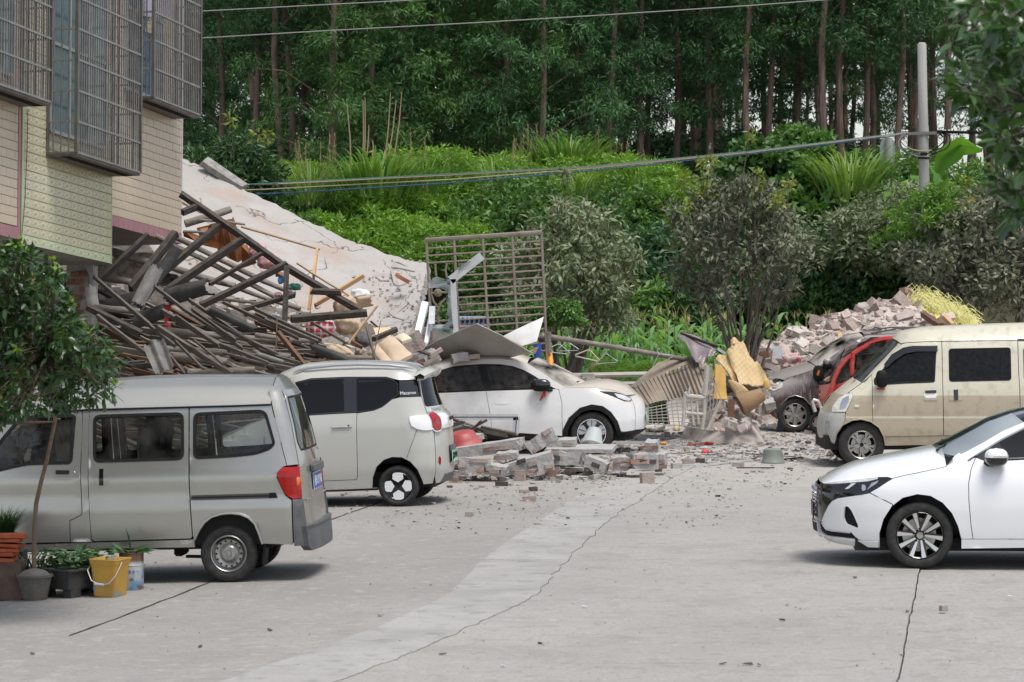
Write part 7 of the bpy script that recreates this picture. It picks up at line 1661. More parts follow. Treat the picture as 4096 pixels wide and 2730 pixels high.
sheet3('foam_mattress',[(905,690),(1065,590),(1285,905),(1030,1025)],[49.3,49.6,48.4,48.0],Kc,foam,'yellow quilted foam mattress draped over the debris, main sheet','foam',.05,.0,20,bend=lambda t,u:.09*math.sin(t*4+u*2.2)+.05*math.sin(u*9-t*4)+.05*fbm(t*4,u*4,3))
sheet3('foam_mattress',[(810,755),(910,690),(1030,1025),(935,900)],[49.0,49.2,48.1,48.3],Kc,foam,'left wing of the yellow quilted foam mattress','foam',.05,.0,14,bend=lambda t,u:.04*math.sin(t*5+u*3))
sheet3('foam_flap',[(808,798),(900,850),(912,1120),(800,1100)],[48.0,48.0,47.7,47.7],Kc,foam2,'flat yellow foam flap hanging left of the quilted mattress','foam',.05,.0,12,bend=lambda t,u:.025*math.sin(t*4+u*4))
sheet3('foam_flap',[(800,850),(830,870),(830,965),(768,955)],[47.95,47.95,47.9,47.9],Kc,foam2,'small torn corner of the hanging foam flap','foam',.04)
sheet3('foam_roll',[(925,940),(990,975),(1110,1035),(1010,1078)],[47.9,47.9,47.7,47.7],Kc,foam,'rolled lower edge of the quilted foam mattress','foam',.08,.08)
sheet3('foam_scrap',[(1240,945),(1285,930),(1300,1000),(1250,1030)],[48.0,48,47.9,47.9],Kc,foam2,'torn orange yellow foam scrap beside the maroon car','foam',.04,.03)
sheet3('foam_peak',[(945,590),(1060,568),(1062,640),(950,640)],[49.7,49.8,49.5,49.4],Kc,foam,'curled up top edge of the yellow foam mattress','foam',.05,.03,10,bend=lambda t,u:.05*math.sin(t*6))
def basket():
 a,b=P(*Kc(1000,1255),47.2),P(*Kc(1150,1160),47.5);ax=(b-a).normalized();M=MB();wk=mat('wicker',(.42,.27,.15),.8,var=(.28,.17,.09),vs=30,stretch=(1,1,8),bump=.6,bs=60)
 Mx=Matrix.Translation(Vector((0,0,0)));L=.5;pr=[(.17,.0),(.18,.02),(.145,.2),(.105,.4),(.001,.4)];M.lathe(pr,32);M.lathe([(.165,.0),(.10,.38),(.001,.38)],32);o=M.build('wicker_basket',wk,smooth=True,angle=60)
 u=Vector((.88,.1,.42)).normalized();o.matrix_world=Matrix.Translation(P(*Kc(1030,1170),47.2))@u.to_track_quat('Z','Y').to_matrix().to_4x4();tag(o,'wicker basket lying on its side below the yellow foam','basket')
 M=MB()
basket()
for k in range(95):
 x,y=rnd.uniform(780,1330),rnd.uniform(960,1400);w=rnd.uniform(30,110);Y=lerp(49.0,46.6,(y-960)/440)+rnd.uniform(-.2,.2)
 chunk('rubble_piece',P(*Kc(x,y),Y),(w/2.24/250,w/2.24/250*rnd.uniform(.5,1),w/2.24/250*rnd.uniform(.35,.8)),(rnd.uniform(-.5,.5),rnd.uniform(-.7,.7),rnd.uniform(0,3)),rnd.choice([dust_b,pale_b,mortm,plasterm,dust_b]),'broken brick piece in the bank of rubble under the yellow foam','rubble','rubble under the yellow foam',n=2,rough=.12)
def lowbank():
 xs=np.arange(2.6,6.6,.15);ys=np.arange(45.6,51,.15);M=MB();M.grid([[(x,y,-.12+.95*sstep(46.3,49.2,y)*sstep(2.7,3.4,x)*(1-sstep(3.75,4.15,x))*(1-sstep(50,50.9,y))+.08*fbm(x*3,y*3))for x in xs]for y in ys]);tag(M.build('rubble_bank',mat('rubble_dust',(.38,.33,.295),.95,var=(.47,.42,.385),vs=6,bump=1.,bs=12)),kind='stuff')
lowbank()
for k,(x,y,w,h,m,lab)in enumerate(((955,1195,60,160,wood_b,'brown board standing beside the wicker basket'),(850,1240,110,20,wood_b,'brown strip lying left of the wicker basket'))):
 flatpoly('board',Kc,[(x-w/2,y-h/2),(x+w/2,y-h/2),(x+w/2-8,y+h/2),(x-w/2-8,y+h/2)],47.0,m,lab,'board')
# big rubble mound on the right
mp_=[(-120,640),(0,530),(60,480),(250,425),(380,355),(560,335),(620,275),(700,255),(850,225),(950,165),(1060,118),(1180,120),(1300,115),(1420,175),(1560,262),(1700,322),(1900,400)]
rx=[(P(*bc(*p),56.5).x,P(*bc(*p),56.5).z)for p in mp_];rtop=poly1(rx)
def mh(x,y):
 t=rtop(x);k=sstep(51.5,56.5,y)*(1-sstep(57.5,61,y));return-.3+(t+.2)*k+.12*fbm(x*1.6,y*1.6)*k+.06*fbm(x*5,y*5)
def rubble():
 xs=np.arange(2.8,11.5,.14);ys=np.arange(51.,61,.16);rb=mat('rubble_dust_pale',(.44,.385,.345),.95,var=(.53,.48,.44),vs=5,bump=1.,bs=14)
 M=MB();M.grid([[(x,y,mh(x,y))for x in xs]for y in ys]);tag(M.build('rubble_mound',rb),kind='stuff')
 mats_=[pale_b,pale_b,mat('white_dusty_block',(.62,.57,.53),.92,var=(.5,.43,.38),vs=4,bump=.5),plasterm,dust_b]
 protos=[]
 for i in range(14):
  me=bpy.data.meshes.new('rubble_block');sh=(1,rnd.uniform(.45,.8),rnd.uniform(.3,.6));bm=rock_mesh(sh,i*7.3,2,.13);bm.to_mesh(me);bm.free();me.materials.append(rnd.choice(mats_));protos.append(me)
 n=0
 while n<290:
  x=rnd.uniform(3.6,10.6);y=rnd.uniform(52.5,57.6);z=mh(x,y)
  u,v_=proj(Vector((x,y,z)))
  if not(2990<u<3900 and v_<1560):continue
  o=link('rubble_block',rnd.choice(protos));s=rnd.choice([.10,.12,.15,.18,.22,.26,.34])*rnd.uniform(.85,1.2);o.scale=(s,s,s);o.location=(x,y,z+s*.12);o.rotation_euler=(rnd.uniform(-.7,.7),rnd.uniform(-.8,.8),rnd.uniform(0,6.3))
  tag(o,'pinkish dust covered brick or block in the big rubble mound behind the parked vehicles','rubble','blocks of the big rubble mound');n+=1
 M=MB()
 for _ in range(2600):
  x=rnd.uniform(3.2,10.8);y=rnd.uniform(52,57.8);s=abs(rnd.gauss(0,.04))+.02;M.box((x,y,mh(x,y)+s*.25),(s*rnd.uniform(.8,2),s,s*.7),Matrix.Rotation(rnd.uniform(0,6.3),3,'Z')@Matrix.Rotation(rnd.uniform(-.7,.7),3,'X'),jit=s*.15)
 tag(M.build('mound_chips',pale_b),kind='stuff')
rubble()
flatpoly('white_tile',bc,[(190,500),(255,490),(285,570),(250,600),(215,570)],53.2,mat('white_glazed_tile',(.62,.64,.68),.4),'pale blue white broken tile sticking out at the left of the rubble mound','tile',(0,.05,0))
blob('dirty_cloth',bc,345,630,160,170,52.6,mat('pinkish_stained_cloth',(.50,.36,.33),.95,var=(.45,.10,.11),vs=5,ramp=(.5,.65)),'pink and red stained cloth hanging on the rubble mound above the maroon bonnet','cloth',.2,.3,.35,2.0904,33)
flatpoly('brown_board',bc,[(75,540),(155,530),(158,590),(110,595)],52.8,wood_b,'brown bent board on the left flank of the rubble mound','board',(0,.03,0))
timber('stick',P(*bc(750,380),53),P(*bc(752,500),52.6),.06,.06,wood_l,'pale upright stick in the rubble mound',None,False,'stick')
timber('stick',P(*bc(1450,225),55.5),P(*bc(1600,325),54.5),.1,.1,wood_b,'brown timber on the right flank of the rubble mound',None,False,'timber')
timber('stick',P(*bc(1625,245),55.5),P(*bc(1700,320),55.2),.08,.08,wood_l,'pale timber at the right foot of the rubble mound',None,False,'timber')
def woodframe():
 o=P(*bc(1320,90),57.2);root=empty('wooden_frame',tuple(o),'small wooden frame sticking up at the top of the rubble mound','frame');m=mat('old_brown_frame',(.33,.24,.17),.85)
 for a,b in(((1262,32),(1350,118)),((1310,22),(1395,100)),((1262,32),(1310,22)),((1290,85),(1320,110))):
  M=MB();M.beam(P(*bc(*a),57.2)-o,P(*bc(*b),57.1)-o,.09,.11);M.build('frame_bar',m,root)
woodframe()
def netting():
 o=P(*bc(1600,220),57.5);ym=mat('yellow_net',(.58,.52,.10),.8,var=(.68,.63,.22),vs=8);ym2=mat('pale_yellow_fibre',(.68,.64,.28),.8);M=MB();rows=[]
 for i in range(15):
  u=i/14;r=[]
  for j in range(31):
   t=j/30;px=lerp(1365,1900,t);top=lerp(60,300,t**1.25)-30*math.sin(t*pi);bot=lerp(130,330,t**.8)+30*math.sin(t*pi)
   p=P(*bc(px,lerp(top,bot,u)),57.8-1.4*u)+Vector((0,.15*fbm(t*9,u*6),.12*fbm(t*12,u*9,2)));r.append(p-o)
  rows.append(r)
 M.grid(rows);root=M.build('yellow_netting',ym,smooth=True);root.location=o;tag(root,'heap of tangled yellow netting on the right end of the rubble mound','netting')
 M=MB()
 for k in range(900):
  i,j=rnd.randint(0,13),rnd.randint(0,26);p=rows[i][j];d=Vector((rnd.uniform(-.25,.3),rnd.uniform(-.15,.05),rnd.uniform(-.2,.1)));M.tube([p+Vector((0,-.02,.02)),p+d*.5+Vector((0,-.05,.08+rnd.uniform(0,.07))),p+d+Vector((0,-.03,0))],.006,3,False)
 f=M.build('fibre',ym2,root);tag(f,kind='stuff')
netting()
# pipe railing, machine, long poles
railm=mat('pale_rail_pipe',(.50,.47,.42),.5,.3,var=(.42,.38,.33),vs=5);oldc=mat('old_concrete_post',(.46,.43,.39),.9,var=(.36,.33,.3),vs=8,bump=.4)
def railing():
 Y=50.5;o=Vector((1.4,Y,0));root=empty('pipe_railing',tuple(o),'pale two pipe railing on concrete posts between the yard and the maize','railing')
 for y0,y1,r in((327,312,.045),(400,394,.04)):
  M=MB();M.tube([P(*Cc(1250,y0+2),Y)-o,P(*Cc(1560,y0),Y)-o,P(*Cc(2300,y1),Y)-o],r,8);M.build('pipe',railm,root,smooth=True)
 for x in(1610,2115):
  a=P(*Cc(x,350),Y);big=x<2000;M=MB();M.box((a.x-o.x,.02,.35 if big else .3),(.22 if big else .06,.2 if big else .06,1.3 if big else 1.));M.build('post',oldc if big else railm,root,bevel=.01)
 a=P(*Cc(1640,375),Y);M=MB();M.box((a.x-o.x,0,a.z-.0),(.3,.26,.1));M.build('post_cap',oldc,root)
railing()
def machine():
 Y=52.0;o=P(*Cc(1740,385),Y);root=empty('rusty_machine',tuple(o),'rusty old machine with two pulleys behind the railing','machine');m=mat('rust_iron',(.12,.065,.04),.8,.3,var=(.2,.13,.09),vs=9)
 for x in(1690,1760):
  c=P(*Cc(x,298),Y)-o;M=MB();M.lathe([(.05,-.06),(.13,-.07),(.16,-.05),(.16,.05),(.13,.07),(.05,.06)],24,Matrix.Translation(c)@Matrix.Rotation(pi/2,4,'X')@Matrix.Rotation(.5,4,'Y'));M.build('pulley',m,root,smooth=True)
 M=MB();M.tube([P(*Cc(1640,300),Y)-o,P(*Cc(1790,300),Y)-o],.03,8);M.build('shaft',m,root)
 M=MB();M.prism([P(*Cc(*p),Y)-o for p in((1680,330),(1790,325),(1870,385),(1870,430),(1680,430))],(0,.3,0));M.build('body',m,root)
machine()
timber('bamboo_pole',P(*Hc(1255,1105),46.8),P(*Kc(590,768),49.5),.085,.085,pole_g,'long grey pole sloping down right in front of the maize',None,True,'pole')
def hanger(x,y,Y,k,lab):
 c=P(*Hc(x,y),Y);M=MB();m=mat('hanger_plastic',(.50,.44,.38),.6)if k else mat('wire_hanger',(.62,.66,.66),.4)
 M.tube([(-.2,0,-.09),(-.02,0,.03),(.02,0,.03),(.2,0,-.09),(.19,0,-.11),(-.19,0,-.11),(-.2,0,-.09)],.012 if k else .006,5);M.tube([(0,0,.03),(0,0,.1),(.03,0,.13),(.05,0,.1)],.006,5);o=M.build('coat_hanger',m,smooth=True);o.location=c;o.rotation_euler=(0,rnd.uniform(-.6,.6),rnd.uniform(-.7,.7));tag(o,lab,'coat hanger','coat hangers on the long pole')
for x,y,k,lab in((1690,1255,1,'pinkish plastic coat hanger below the long pole'),(1420,1200,0,'wire coat hanger at the dusty trunk, left one'),(1500,1180,0,'wire coat hanger at the dusty trunk, right one'),(1850,1290,0,'wire coat hanger right of the plastic one'),(2330,1290,0,'wire coat hanger nearest the purple tin sheet')):hanger(x,y,48.2,k,lab)
# things lying on the yard near the crushed car
def lying(name,cr,pts,r,m,label,cat='frame piece',zz=.02,group='metal strips on the ground'):
 g=[G(*cr(*p))+Vector((0,0,zz))for p in pts];c=g[0].copy();M=MB()
 for a,b in zip(g,g[1:]):M.beam(a-c,b-c,r*2,r*1.2)
 o=M.build(name,m);o.location=c;tag(o,label,cat,group)
lying('window_rail',Nc,[(985,730),(1415,700),(2080,745)],.012,greyplas,'thin dark window rail bent round behind the tub')
lying('window_rail',Nc,[(1010,735),(1560,770)],.014,alu,'thin aluminium rail left of the tub, upper one');lying('window_rail',Nc,[(660,828),(1130,825),(1600,772)],.018,alu,'aluminium rail ending at the left of the tub, lower one')
lying('window_rail',Nc,[(1430,856),(1825,857)],.012,blk,'black strip lying alone below the tub');lying('window_rail',Nc,[(1940,768),(2115,752)],.022,blk,'black rail end right of the tub')
lying('window_rail',Nc,[(225,860),(460,858)],.014,wood_b,'rusty strip at the foot of the right rubble chunk');lying('window_rail',Nc,[(120,590),(480,592)],.03,alu,'broad aluminium rail under the nose of the dusty white car');lying('window_rail',Nc,[(225,540),(850,545),(1100,540)],.02,alu,'long aluminium rail beyond the nose of the dusty white car');lying('window_rail',Nc,[(220,570),(380,510),(720,525)],.02,alu,'aluminium rail bent beyond the nose, farthest')
lying('window_rail',Nc,[(640,600),(845,552)],.02,alu,'short aluminium rail beside the orange scraps');lying('board',Nc,[(820,490),(1060,485)],.03,wood_d,'dark board among the frames beyond the dusty white car','board');lying('board',Nc,[(1060,510),(1180,508)],.05,wood_g,'short grey board right of the dark one','board');lying('wire',Nc,[(750,708),(900,700),(985,690)],.008,blk,'thin wire lying above the brick fragments','wire')
def scrap(name,cr,f,x,y,w,h,m,label,cat,seed,lump=.4):
 g=G(*cr(x,y+h/2));s=12000/g.y;blob(name,cr,x,y,w,h,g.y,m,label,cat,w/f/s/2*.7,0,lump,f,seed,1.)
wpl=mat('white_plastic_bag',(.70,.70,.71),.5,var=(.6,.6,.62),vs=9)
for i,(x,y,w,h,m,lab,cat)in enumerate(((1100,668,70,56,mat('bright_red_plastic',(.62,.05,.03),.5),'bright red crumpled plastic bag on the open concrete','plastic bag'),(1120,585,130,40,MATS['red_cloth'],'dull red cloth lying on the concrete, right part','cloth'),(960,600,170,24,MATS['red_cloth'],'dull red cloth stretched out flat, left part','cloth'),(1085,632,80,30,wpl,'small white plastic scrap above the red bag','plastic bag'),(660,590,74,36,mat('orange_plush',(.66,.33,.06),.8),'orange plush scrap beside the aluminium rail','toy'),(1620,500,90,48,wpl,'white plastic bag on the concrete below the wicker basket','plastic bag'),(1560,395,120,80,wpl,'white plastic bag at the foot of the rubble under the basket','plastic bag'),(1790,395,130,90,mat('white_tub',(.64,.63,.62),.5),'white broken tub beside the maroon car wheel','tub'),(2320,620,80,30,wpl,'white plastic bag beside the beige van wheel','plastic bag'),(800,425,80,60,mat('cream_vase',(.62,.52,.32),.6),'cream coloured vase shape behind the mesh frame','vase'),(590,425,260,90,mat('pale_door_panel',(.62,.6,.57),.6,var=(.5,.46,.42),vs=4),'pale crumpled door panel beyond the dusty white car nose','panel'),(620,440,190,50,wood_b,'brown curved board on the pale crumpled panel','board'))):
 scrap({'plastic bag':'plastic_bag','cloth':'red_cloth','toy':'plush_scrap','tub':'broken_tub','vase':'vase','panel':'crumpled_panel','board':'curved_board'}[cat],Nc,2.614,x,y,w,h,m,lab,cat,40+i)
g=G(*Nc(1825,455));M=MB();M.box((0,0,.1),(.26,.2,.2),taper=.8);o=M.build('blue_box',mat('pale_blue_plastic',(.26,.45,.62),.5),bevel=.012);o.location=g+Vector((0,.1,0));o.rotation_euler=(.1,.25,.4);tag(o,'pale blue plastic box beside the white broken tub','box')
g=G(*bc(675,1415));blob('stone',bc,675,1390,66,50,g.y,mat('dark_stone',(.12,.11,.10),.9,var=(.2,.18,.15),vs=9),'dark stone in front of the beige van wheel','stone',.08,0,.3,2.0904,77)
# foliage kit
def leafmat(name,c1,c2,rough=.5,trans=.25,spec=.4,tcol=None):
 m=bpy.data.materials.new(name);MATS[name]=m;m.use_nodes=True;nt=m.node_tree;N=nt.nodes;L=nt.links
 b=N['Principled BSDF'];out=N['Material Output'];at=N.new('ShaderNodeAttribute');at.attribute_name='rnd'
 oi=N.new('ShaderNodeObjectInfo');ad=N.new('ShaderNodeMath');ad.operation='MULTIPLY_ADD';ad.inputs[1].default_value=.5;L.new(oi.outputs['Random'],ad.inputs[0]);L.new(at.outputs['Fac'],ad.inputs[2])
 sb=N.new('ShaderNodeMath');sb.operation='SUBTRACT';sb.inputs[1].default_value=.25;sb.use_clamp=True;L.new(ad.outputs[0],sb.inputs[0])
 mx=N.new('ShaderNodeMix');mx.data_type='RGBA';mx.inputs['A'].default_value=(*c1,1);mx.inputs['B'].default_value=(*c2,1);L.new(sb.outputs[0],mx.inputs['Factor']);L.new(mx.outputs['Result'],b.inputs['Base Color'])
 b.inputs['Roughness'].default_value=rough;b.inputs['Specular IOR Level'].default_value=spec
 if trans:
  t=N.new('ShaderNodeBsdfTranslucent');ms=N.new('ShaderNodeMixShader');ms.inputs[0].default_value=trans
  g=N.new('ShaderNodeMix');g.data_type='RGBA';g.blend_type='MULTIPLY';g.inputs['Factor'].default_value=1;L.new(mx.outputs['Result'],g.inputs['A']);g.inputs['B'].default_value=(*(tcol or(1.5,1.6,.6)),1);L.new(g.outputs['Result'],t.inputs[0])
  L.new(b.outputs[0],ms.inputs[1]);L.new(t.outputs[0],ms.inputs[2]);L.new(ms.outputs[0],out.inputs[0])
 return m
def norm(a):return a/np.maximum(1e-9,np.linalg.norm(a,axis=1,keepdims=True))
def leaves(C,Dr,L,W,fold=.18,flatness=.5):
 """leaf blades as folded quads: C bases, Dr directions, L, W lengths and widths; returns verts and faces"""
 n=len(C);Dr=norm(Dr);R=nrs.normal(size=(n,3));R[:,2]+=flatness*2.2;S=norm(np.cross(Dr,R));Nn=np.cross(S,Dr)
 L=np.broadcast_to(np.asarray(L,float).reshape(-1,1),(n,1));W=np.broadcast_to(np.asarray(W,float).reshape(-1,1),(n,1))
 mid=C+Dr*L*.45;tip=C+Dr*L-Nn*L*.08
 V=np.stack([C,mid-S*W*.5+Nn*W*fold,tip,mid+S*W*.5+Nn*W*fold],1).reshape(-1,3)
 i=np.arange(n)[:,None]*4;F=np.concatenate([i+np.array([[0,2,1]]),i+np.array([[0,3,2]])],1).reshape(-1,3)
 return V,F
def clumps(cent,rad,per,L,W,droop=.2,out=1.,shell=.5,attr0=0.,attr1=1.,flatness=.5,top_light=0.):
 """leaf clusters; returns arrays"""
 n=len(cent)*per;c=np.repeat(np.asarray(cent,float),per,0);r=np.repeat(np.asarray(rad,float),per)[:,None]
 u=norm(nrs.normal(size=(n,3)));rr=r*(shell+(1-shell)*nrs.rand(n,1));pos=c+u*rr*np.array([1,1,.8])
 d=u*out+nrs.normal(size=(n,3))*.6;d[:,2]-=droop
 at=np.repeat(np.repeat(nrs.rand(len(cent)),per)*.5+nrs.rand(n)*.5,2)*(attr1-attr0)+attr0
 if top_light:at=np.clip(at+np.repeat(np.clip(u[:,2],-1,1),2)*top_light,0,1)  # leaves on top of each clump coloured paler, as if lit from above
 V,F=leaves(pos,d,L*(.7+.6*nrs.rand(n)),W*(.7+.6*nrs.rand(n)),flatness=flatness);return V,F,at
def join(parts):
 V=[];F=[];A=[];o=0
 for v,f,a in parts:V.append(v);F.append(f+o);A.append(a);o+=len(v)
 return np.concatenate(V),np.concatenate(F),np.concatenate(A)
def branchy(base,targets,r0,m_fn=None,seg=5,wob=.08,r1=.006):
 M=MB()
 for t in targets:
  a=Vector(base);b=Vector(t);pts=[]
  for i in range(seg+1):
   q=i/seg;p=a.lerp(b,q);p.z+=.12*(b-a).length*math.sin(pi*q)*.5;j=wob*(b-a).length*.3 if 0<i<seg else 0
   pts.append(p+Vector((rnd.uniform(-j,j),rnd.uniform(-j,j),rnd.uniform(-j,j))))
  M.tube(pts,[lerp(r0,r1,(i/seg)**.7)for i in range(seg+1)],5,False)
 return M
bark=mat('grey_brown_bark',(.10,.082,.066),.95,var=(.16,.135,.11),vs=9,stretch=(1,1,.3),bump=.6,bs=30)
def ell_points(n,c,r,fill=.35,low=-.75):
 out=[]
 while len(out)<n:
  u=norm(nrs.normal(size=(1,3)))[0]
  if u[2]<low:continue
  k=(fill+(1-fill)*nrs.rand())**.6
  w=1+.22*fbm(u[0]*2.3+c[0],u[1]*2.3+c[1],u[2]*2.3)
  out.append(np.array(c)+u*np.array(r)*k*w)
 return out
def tree(name,label,base,crown_c,crown_r,m,nclump,per,L,W,trunk_r=.09,stems=1,cat='tree',group=None,crad=.24,droop=.2,shoots=0,shoot_m=None,limb=.035,fork=.35,low=-.75,fill=.35,twig=.5):
 base=Vector(base);root=empty(name,tuple(base),label,cat,group);cc=Vector(crown_c)-base
 pts=ell_points(nclump,cc,crown_r,fill,low)
 V,F,A=clumps(pts,[crad*rnd.uniform(.7,1.3)for _ in pts],per,L,W,droop,top_light=.12)
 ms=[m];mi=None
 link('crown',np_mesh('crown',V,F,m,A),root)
 fk=Vector((cc.x*.25,cc.y*.25,cc.z*fork+.0));M=MB()
 for k in range(stems):
  a=2*pi*k/max(1,stems);off=Vector((math.cos(a)*.1,math.sin(a)*.1,0))if stems>1 else Vector();tp=fk+off*3.2+Vector((0,0,rnd.uniform(0,.2)))
  M.tube([off*.6+Vector((0,0,-.1)),off+tp*.35+Vector((rnd.uniform(-.03,.03),0,0)),off+tp*.7,tp],[trunk_r*1.15,trunk_r,trunk_r*.85,trunk_r*.7],9)
 M.build('trunk',bark,root,smooth=True)
 bm_=MB();sub=[p for p in pts];rnd.shuffle(sub);mains=[]
 for k in range(9*max(1,stems//2+1)):
  t=Vector(sub[k%len(sub)]);a=2*pi*k/max(1,stems);s=fk+Vector((rnd.uniform(-.15,.15),rnd.uniform(-.15,.15),rnd.uniform(-.15,.2)))
  mid=s.lerp(t,.55)+Vector((0,0,.1));mains.append(mid)
  bm_.tube([s,s.lerp(mid,.5)+Vector((rnd.uniform(-.08,.08),rnd.uniform(-.08,.08),.06)),mid,t],[limb,limb*.8,limb*.55,limb*.25],6,False)
 for p in sub[:int(len(sub)*twig)]:
  p=Vector(p);s=min(mains,key=lambda q:(q-p).length);bm_.tube([s,s.lerp(p,.5)+Vector((rnd.uniform(-.05,.05),rnd.uniform(-.05,.05),.04)),p],[limb*.32,limb*.25,.005],4,False)
 if shoots:
  sp=[]
  for k in range(shoots):
   a=Vector(rnd.choice([p for p in pts if p[2]>cc.z]));h=rnd.uniform(.3,.9);b=a+Vector((rnd.uniform(-.15,.15),rnd.uniform(-.1,.1),h));bm_.tube([a,a.lerp(b,.5),b],[.011,.008,.005],4,False);sp+=[b,b-Vector((0,0,.12))]
  V,F,A=clumps([tuple(p)for p in sp],[.09]*len(sp),14,L*.9,W,.0,shell=.2);link('young_leaves',np_mesh('young_leaves',V,F,shoot_m or m,A),root)
 tag(bm_.build('branches',bark,root,smooth=True),kind='stuff')
 return root
dusty=leafmat('dusty_leaf',(.085,.10,.062),(.36,.365,.275),.75,.08,.2)
dusty2=leafmat('dusty_leaf_green',(.065,.115,.045),(.31,.34,.22),.7,.12,.25)
young=leafmat('young_leaf',(.16,.24,.05),(.32,.30,.08),.5,.3)
darkleaf=leafmat('dark_glossy_leaf',(.028,.075,.026),(.085,.165,.055),.4,.15)
bright=leafmat('bright_bush_leaf',(.06,.15,.022),(.25,.42,.06),.5,.3)
midgreen=leafmat('mid_bush_leaf',(.036,.09,.025),(.14,.26,.065),.5,.22)
deep=leafmat('shaded_bush_leaf',(.024,.066,.03),(.08,.165,.075),.5,.12)  # leaf colour darkened to carry the shade on the lower bank
eucl=leafmat('eucalyptus_leaf',(.03,.085,.036),(.095,.205,.078),.5,.22)
eucl2=leafmat('eucalyptus_leaf_light',(.045,.115,.036),(.15,.28,.08),.5,.27)
cornm=leafmat('maize_leaf',(.10,.235,.07),(.27,.45,.18),.45,.35)
tassel=leafmat('maize_tassel',(.30,.25,.10),(.40,.36,.18),.8,.1)
reed=leafmat('reed_leaf',(.09,.20,.04),(.24,.34,.10),.5,.35);plume=leafmat('reed_plume',(.30,.22,.13),(.42,.33,.2),.9,.2)
tree('dusty_tree','dusty grey green tree with dark trunk right behind the steel grille',(P(2264,1490,53).x,53,-.35),tuple(P(2300,1100,53.2)),(1.28,1.15,1.28),dusty2,200,32,.14,.058,.085,3,group=None,crad=.17,fork=.28,shoots=4,shoot_m=dusty2,low=-.85)
tree('dusty_tree','round dust covered tree with several stems and pale twigs behind the yellow foam',(P(3000,1390,54).x,54,-.3),tuple(P(2950,985,54.2)),(1.40,1.2,1.42),dusty,185,25,.135,.058,.075,4,crad=.16,fork=.30,shoots=16,shoot_m=young,twig=.9,limb=.026,low=-.85)
tree('dusty_tree','dusty broad tree behind the beige van at the right edge',(P(4060,1400,59.5).x,59.5,-.3),tuple(P(4020,1020,59.7)),(1.95,1.3,1.45),dusty,380,34,.145,.062,.1,1,crad=.19,fork=.3,shoots=5,shoot_m=young,low=-.9)
tree('dark_shrub_tree','dense dark green round tree rising behind the top of the fallen slab',(P(930,900,60).x,60,1.5),tuple(P(925,745,60)),(1.1,1.0,1.05),darkleaf,220,40,.16,.05,.08,1,crad=.2,fork=.3,shoots=3,shoot_m=young)
# bushes on the bank
def lobed(nl,nsub,R,c0,lobe=.45,crad=.13,low=-.35,seed=0):
 """clump centres gathered into lobes, so that the outline billows"""
 out=[];tone=[]
 for p in ell_points(nl,(seed*3.1,0,c0),R,.45,low):
  p=np.array([p[0]-seed*3.1,p[1],p[2]]);lr=lobe*rnd.uniform(.65,1.25);tn=rnd.random()
  for _ in range(nsub):
   u=norm(nrs.normal(size=(1,3)))[0];u[2]=abs(u[2])*1.1-.25;out.append(p+u*lr*np.array([1,1,.85]));tone.append(tn)
 return out,tone
def bush_mesh(name,m,n,per,L,W,r,seed,crad=.22,droop=.1,flat=.5):
 pts,tone=lobed(n,7,r,.5*r[2],.36,seed=seed)
 V,F,A=clumps(pts,[crad*rnd.uniform(.6,1.3)for _ in pts],per,L,W,droop,top_light=.2,flatness=flat)
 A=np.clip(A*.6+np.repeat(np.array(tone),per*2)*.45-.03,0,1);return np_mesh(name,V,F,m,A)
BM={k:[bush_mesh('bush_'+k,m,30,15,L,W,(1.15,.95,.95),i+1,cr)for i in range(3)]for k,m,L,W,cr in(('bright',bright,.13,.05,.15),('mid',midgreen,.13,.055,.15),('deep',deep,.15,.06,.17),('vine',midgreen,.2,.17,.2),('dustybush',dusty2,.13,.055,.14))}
def bush(kind,px,py,Y,s,label,group,sx=1.):
 """bush whose top shows about row py"""
 p=P(px,py,Y);o=link('bush',rnd.choice(BM[kind]));o.location=(p.x,Y,p.z-1.35*.9*s);o.scale=(s*sx,s,s);o.rotation_euler=(0,0,rnd.uniform(0,6.3));tag(o,label,'bush',group)
ORD=['leftmost','second','third','fourth','fifth','sixth','seventh','eighth','ninth','tenth','eleventh','twelfth']
def row(kinds,x0,x1,n,y0,y1,Y,s,label,group,sx=1.1):
 xs=sorted(lerp(x0,x1,(k+.5)/n)+rnd.uniform(-40,40)for k in range(n))
 for k in range(n):
  kind=kinds if rnd.random()<.7 else{'bright':'mid','mid':'bright','deep':'mid','vine':'vine','dustybush':'mid'}[kinds];bush(kind,xs[k],lerp(y0,y1,(k+.5)/n)+rnd.uniform(-50,50),Y+rnd.uniform(-.9,.9),s*rnd.uniform(.7,1.2),label+(', %s'%ORD[k]if k==0 else ', %s from the left'%ORD[k]),group,sx)
row('deep',2100,3700,11,1080,1100,66.4,1.25,'shaded dark bush at the foot of the bank behind the maize','dark bushes behind the maize')
row('deep',2050,3750,9,960,900,68,1.25,'dark bush on the lower bank between the dusty trees','dark bushes on the lower bank')
row('mid',1100,2100,7,900,1010,67,1.2,'mid green bush on the bank right of the fallen slab','green bushes on the bank')
row('bright',1350,2750,10,800,770,69.5,1.1,'bright green bush halfway up the sunny bank','bright bushes on the bank')
row('bright',1500,2700,9,690,700,72,1.0,'bright yellow green bush near the top of the bank','bright bushes at the top of the bank')
row('mid',1120,1500,4,790,800,70.5,.9,'green bush below the tall reeds at the left of the bank','green bushes on the bank')
row('vine',3060,3420,6,640,820,69,.95,'climbing large leaved bush right of the round dusty tree','large leaved climbers on the bank');bush('vine',3200,525,70,.62,'tall tip of the large leaved climber below the overhead cable','large leaved climbers on the bank')
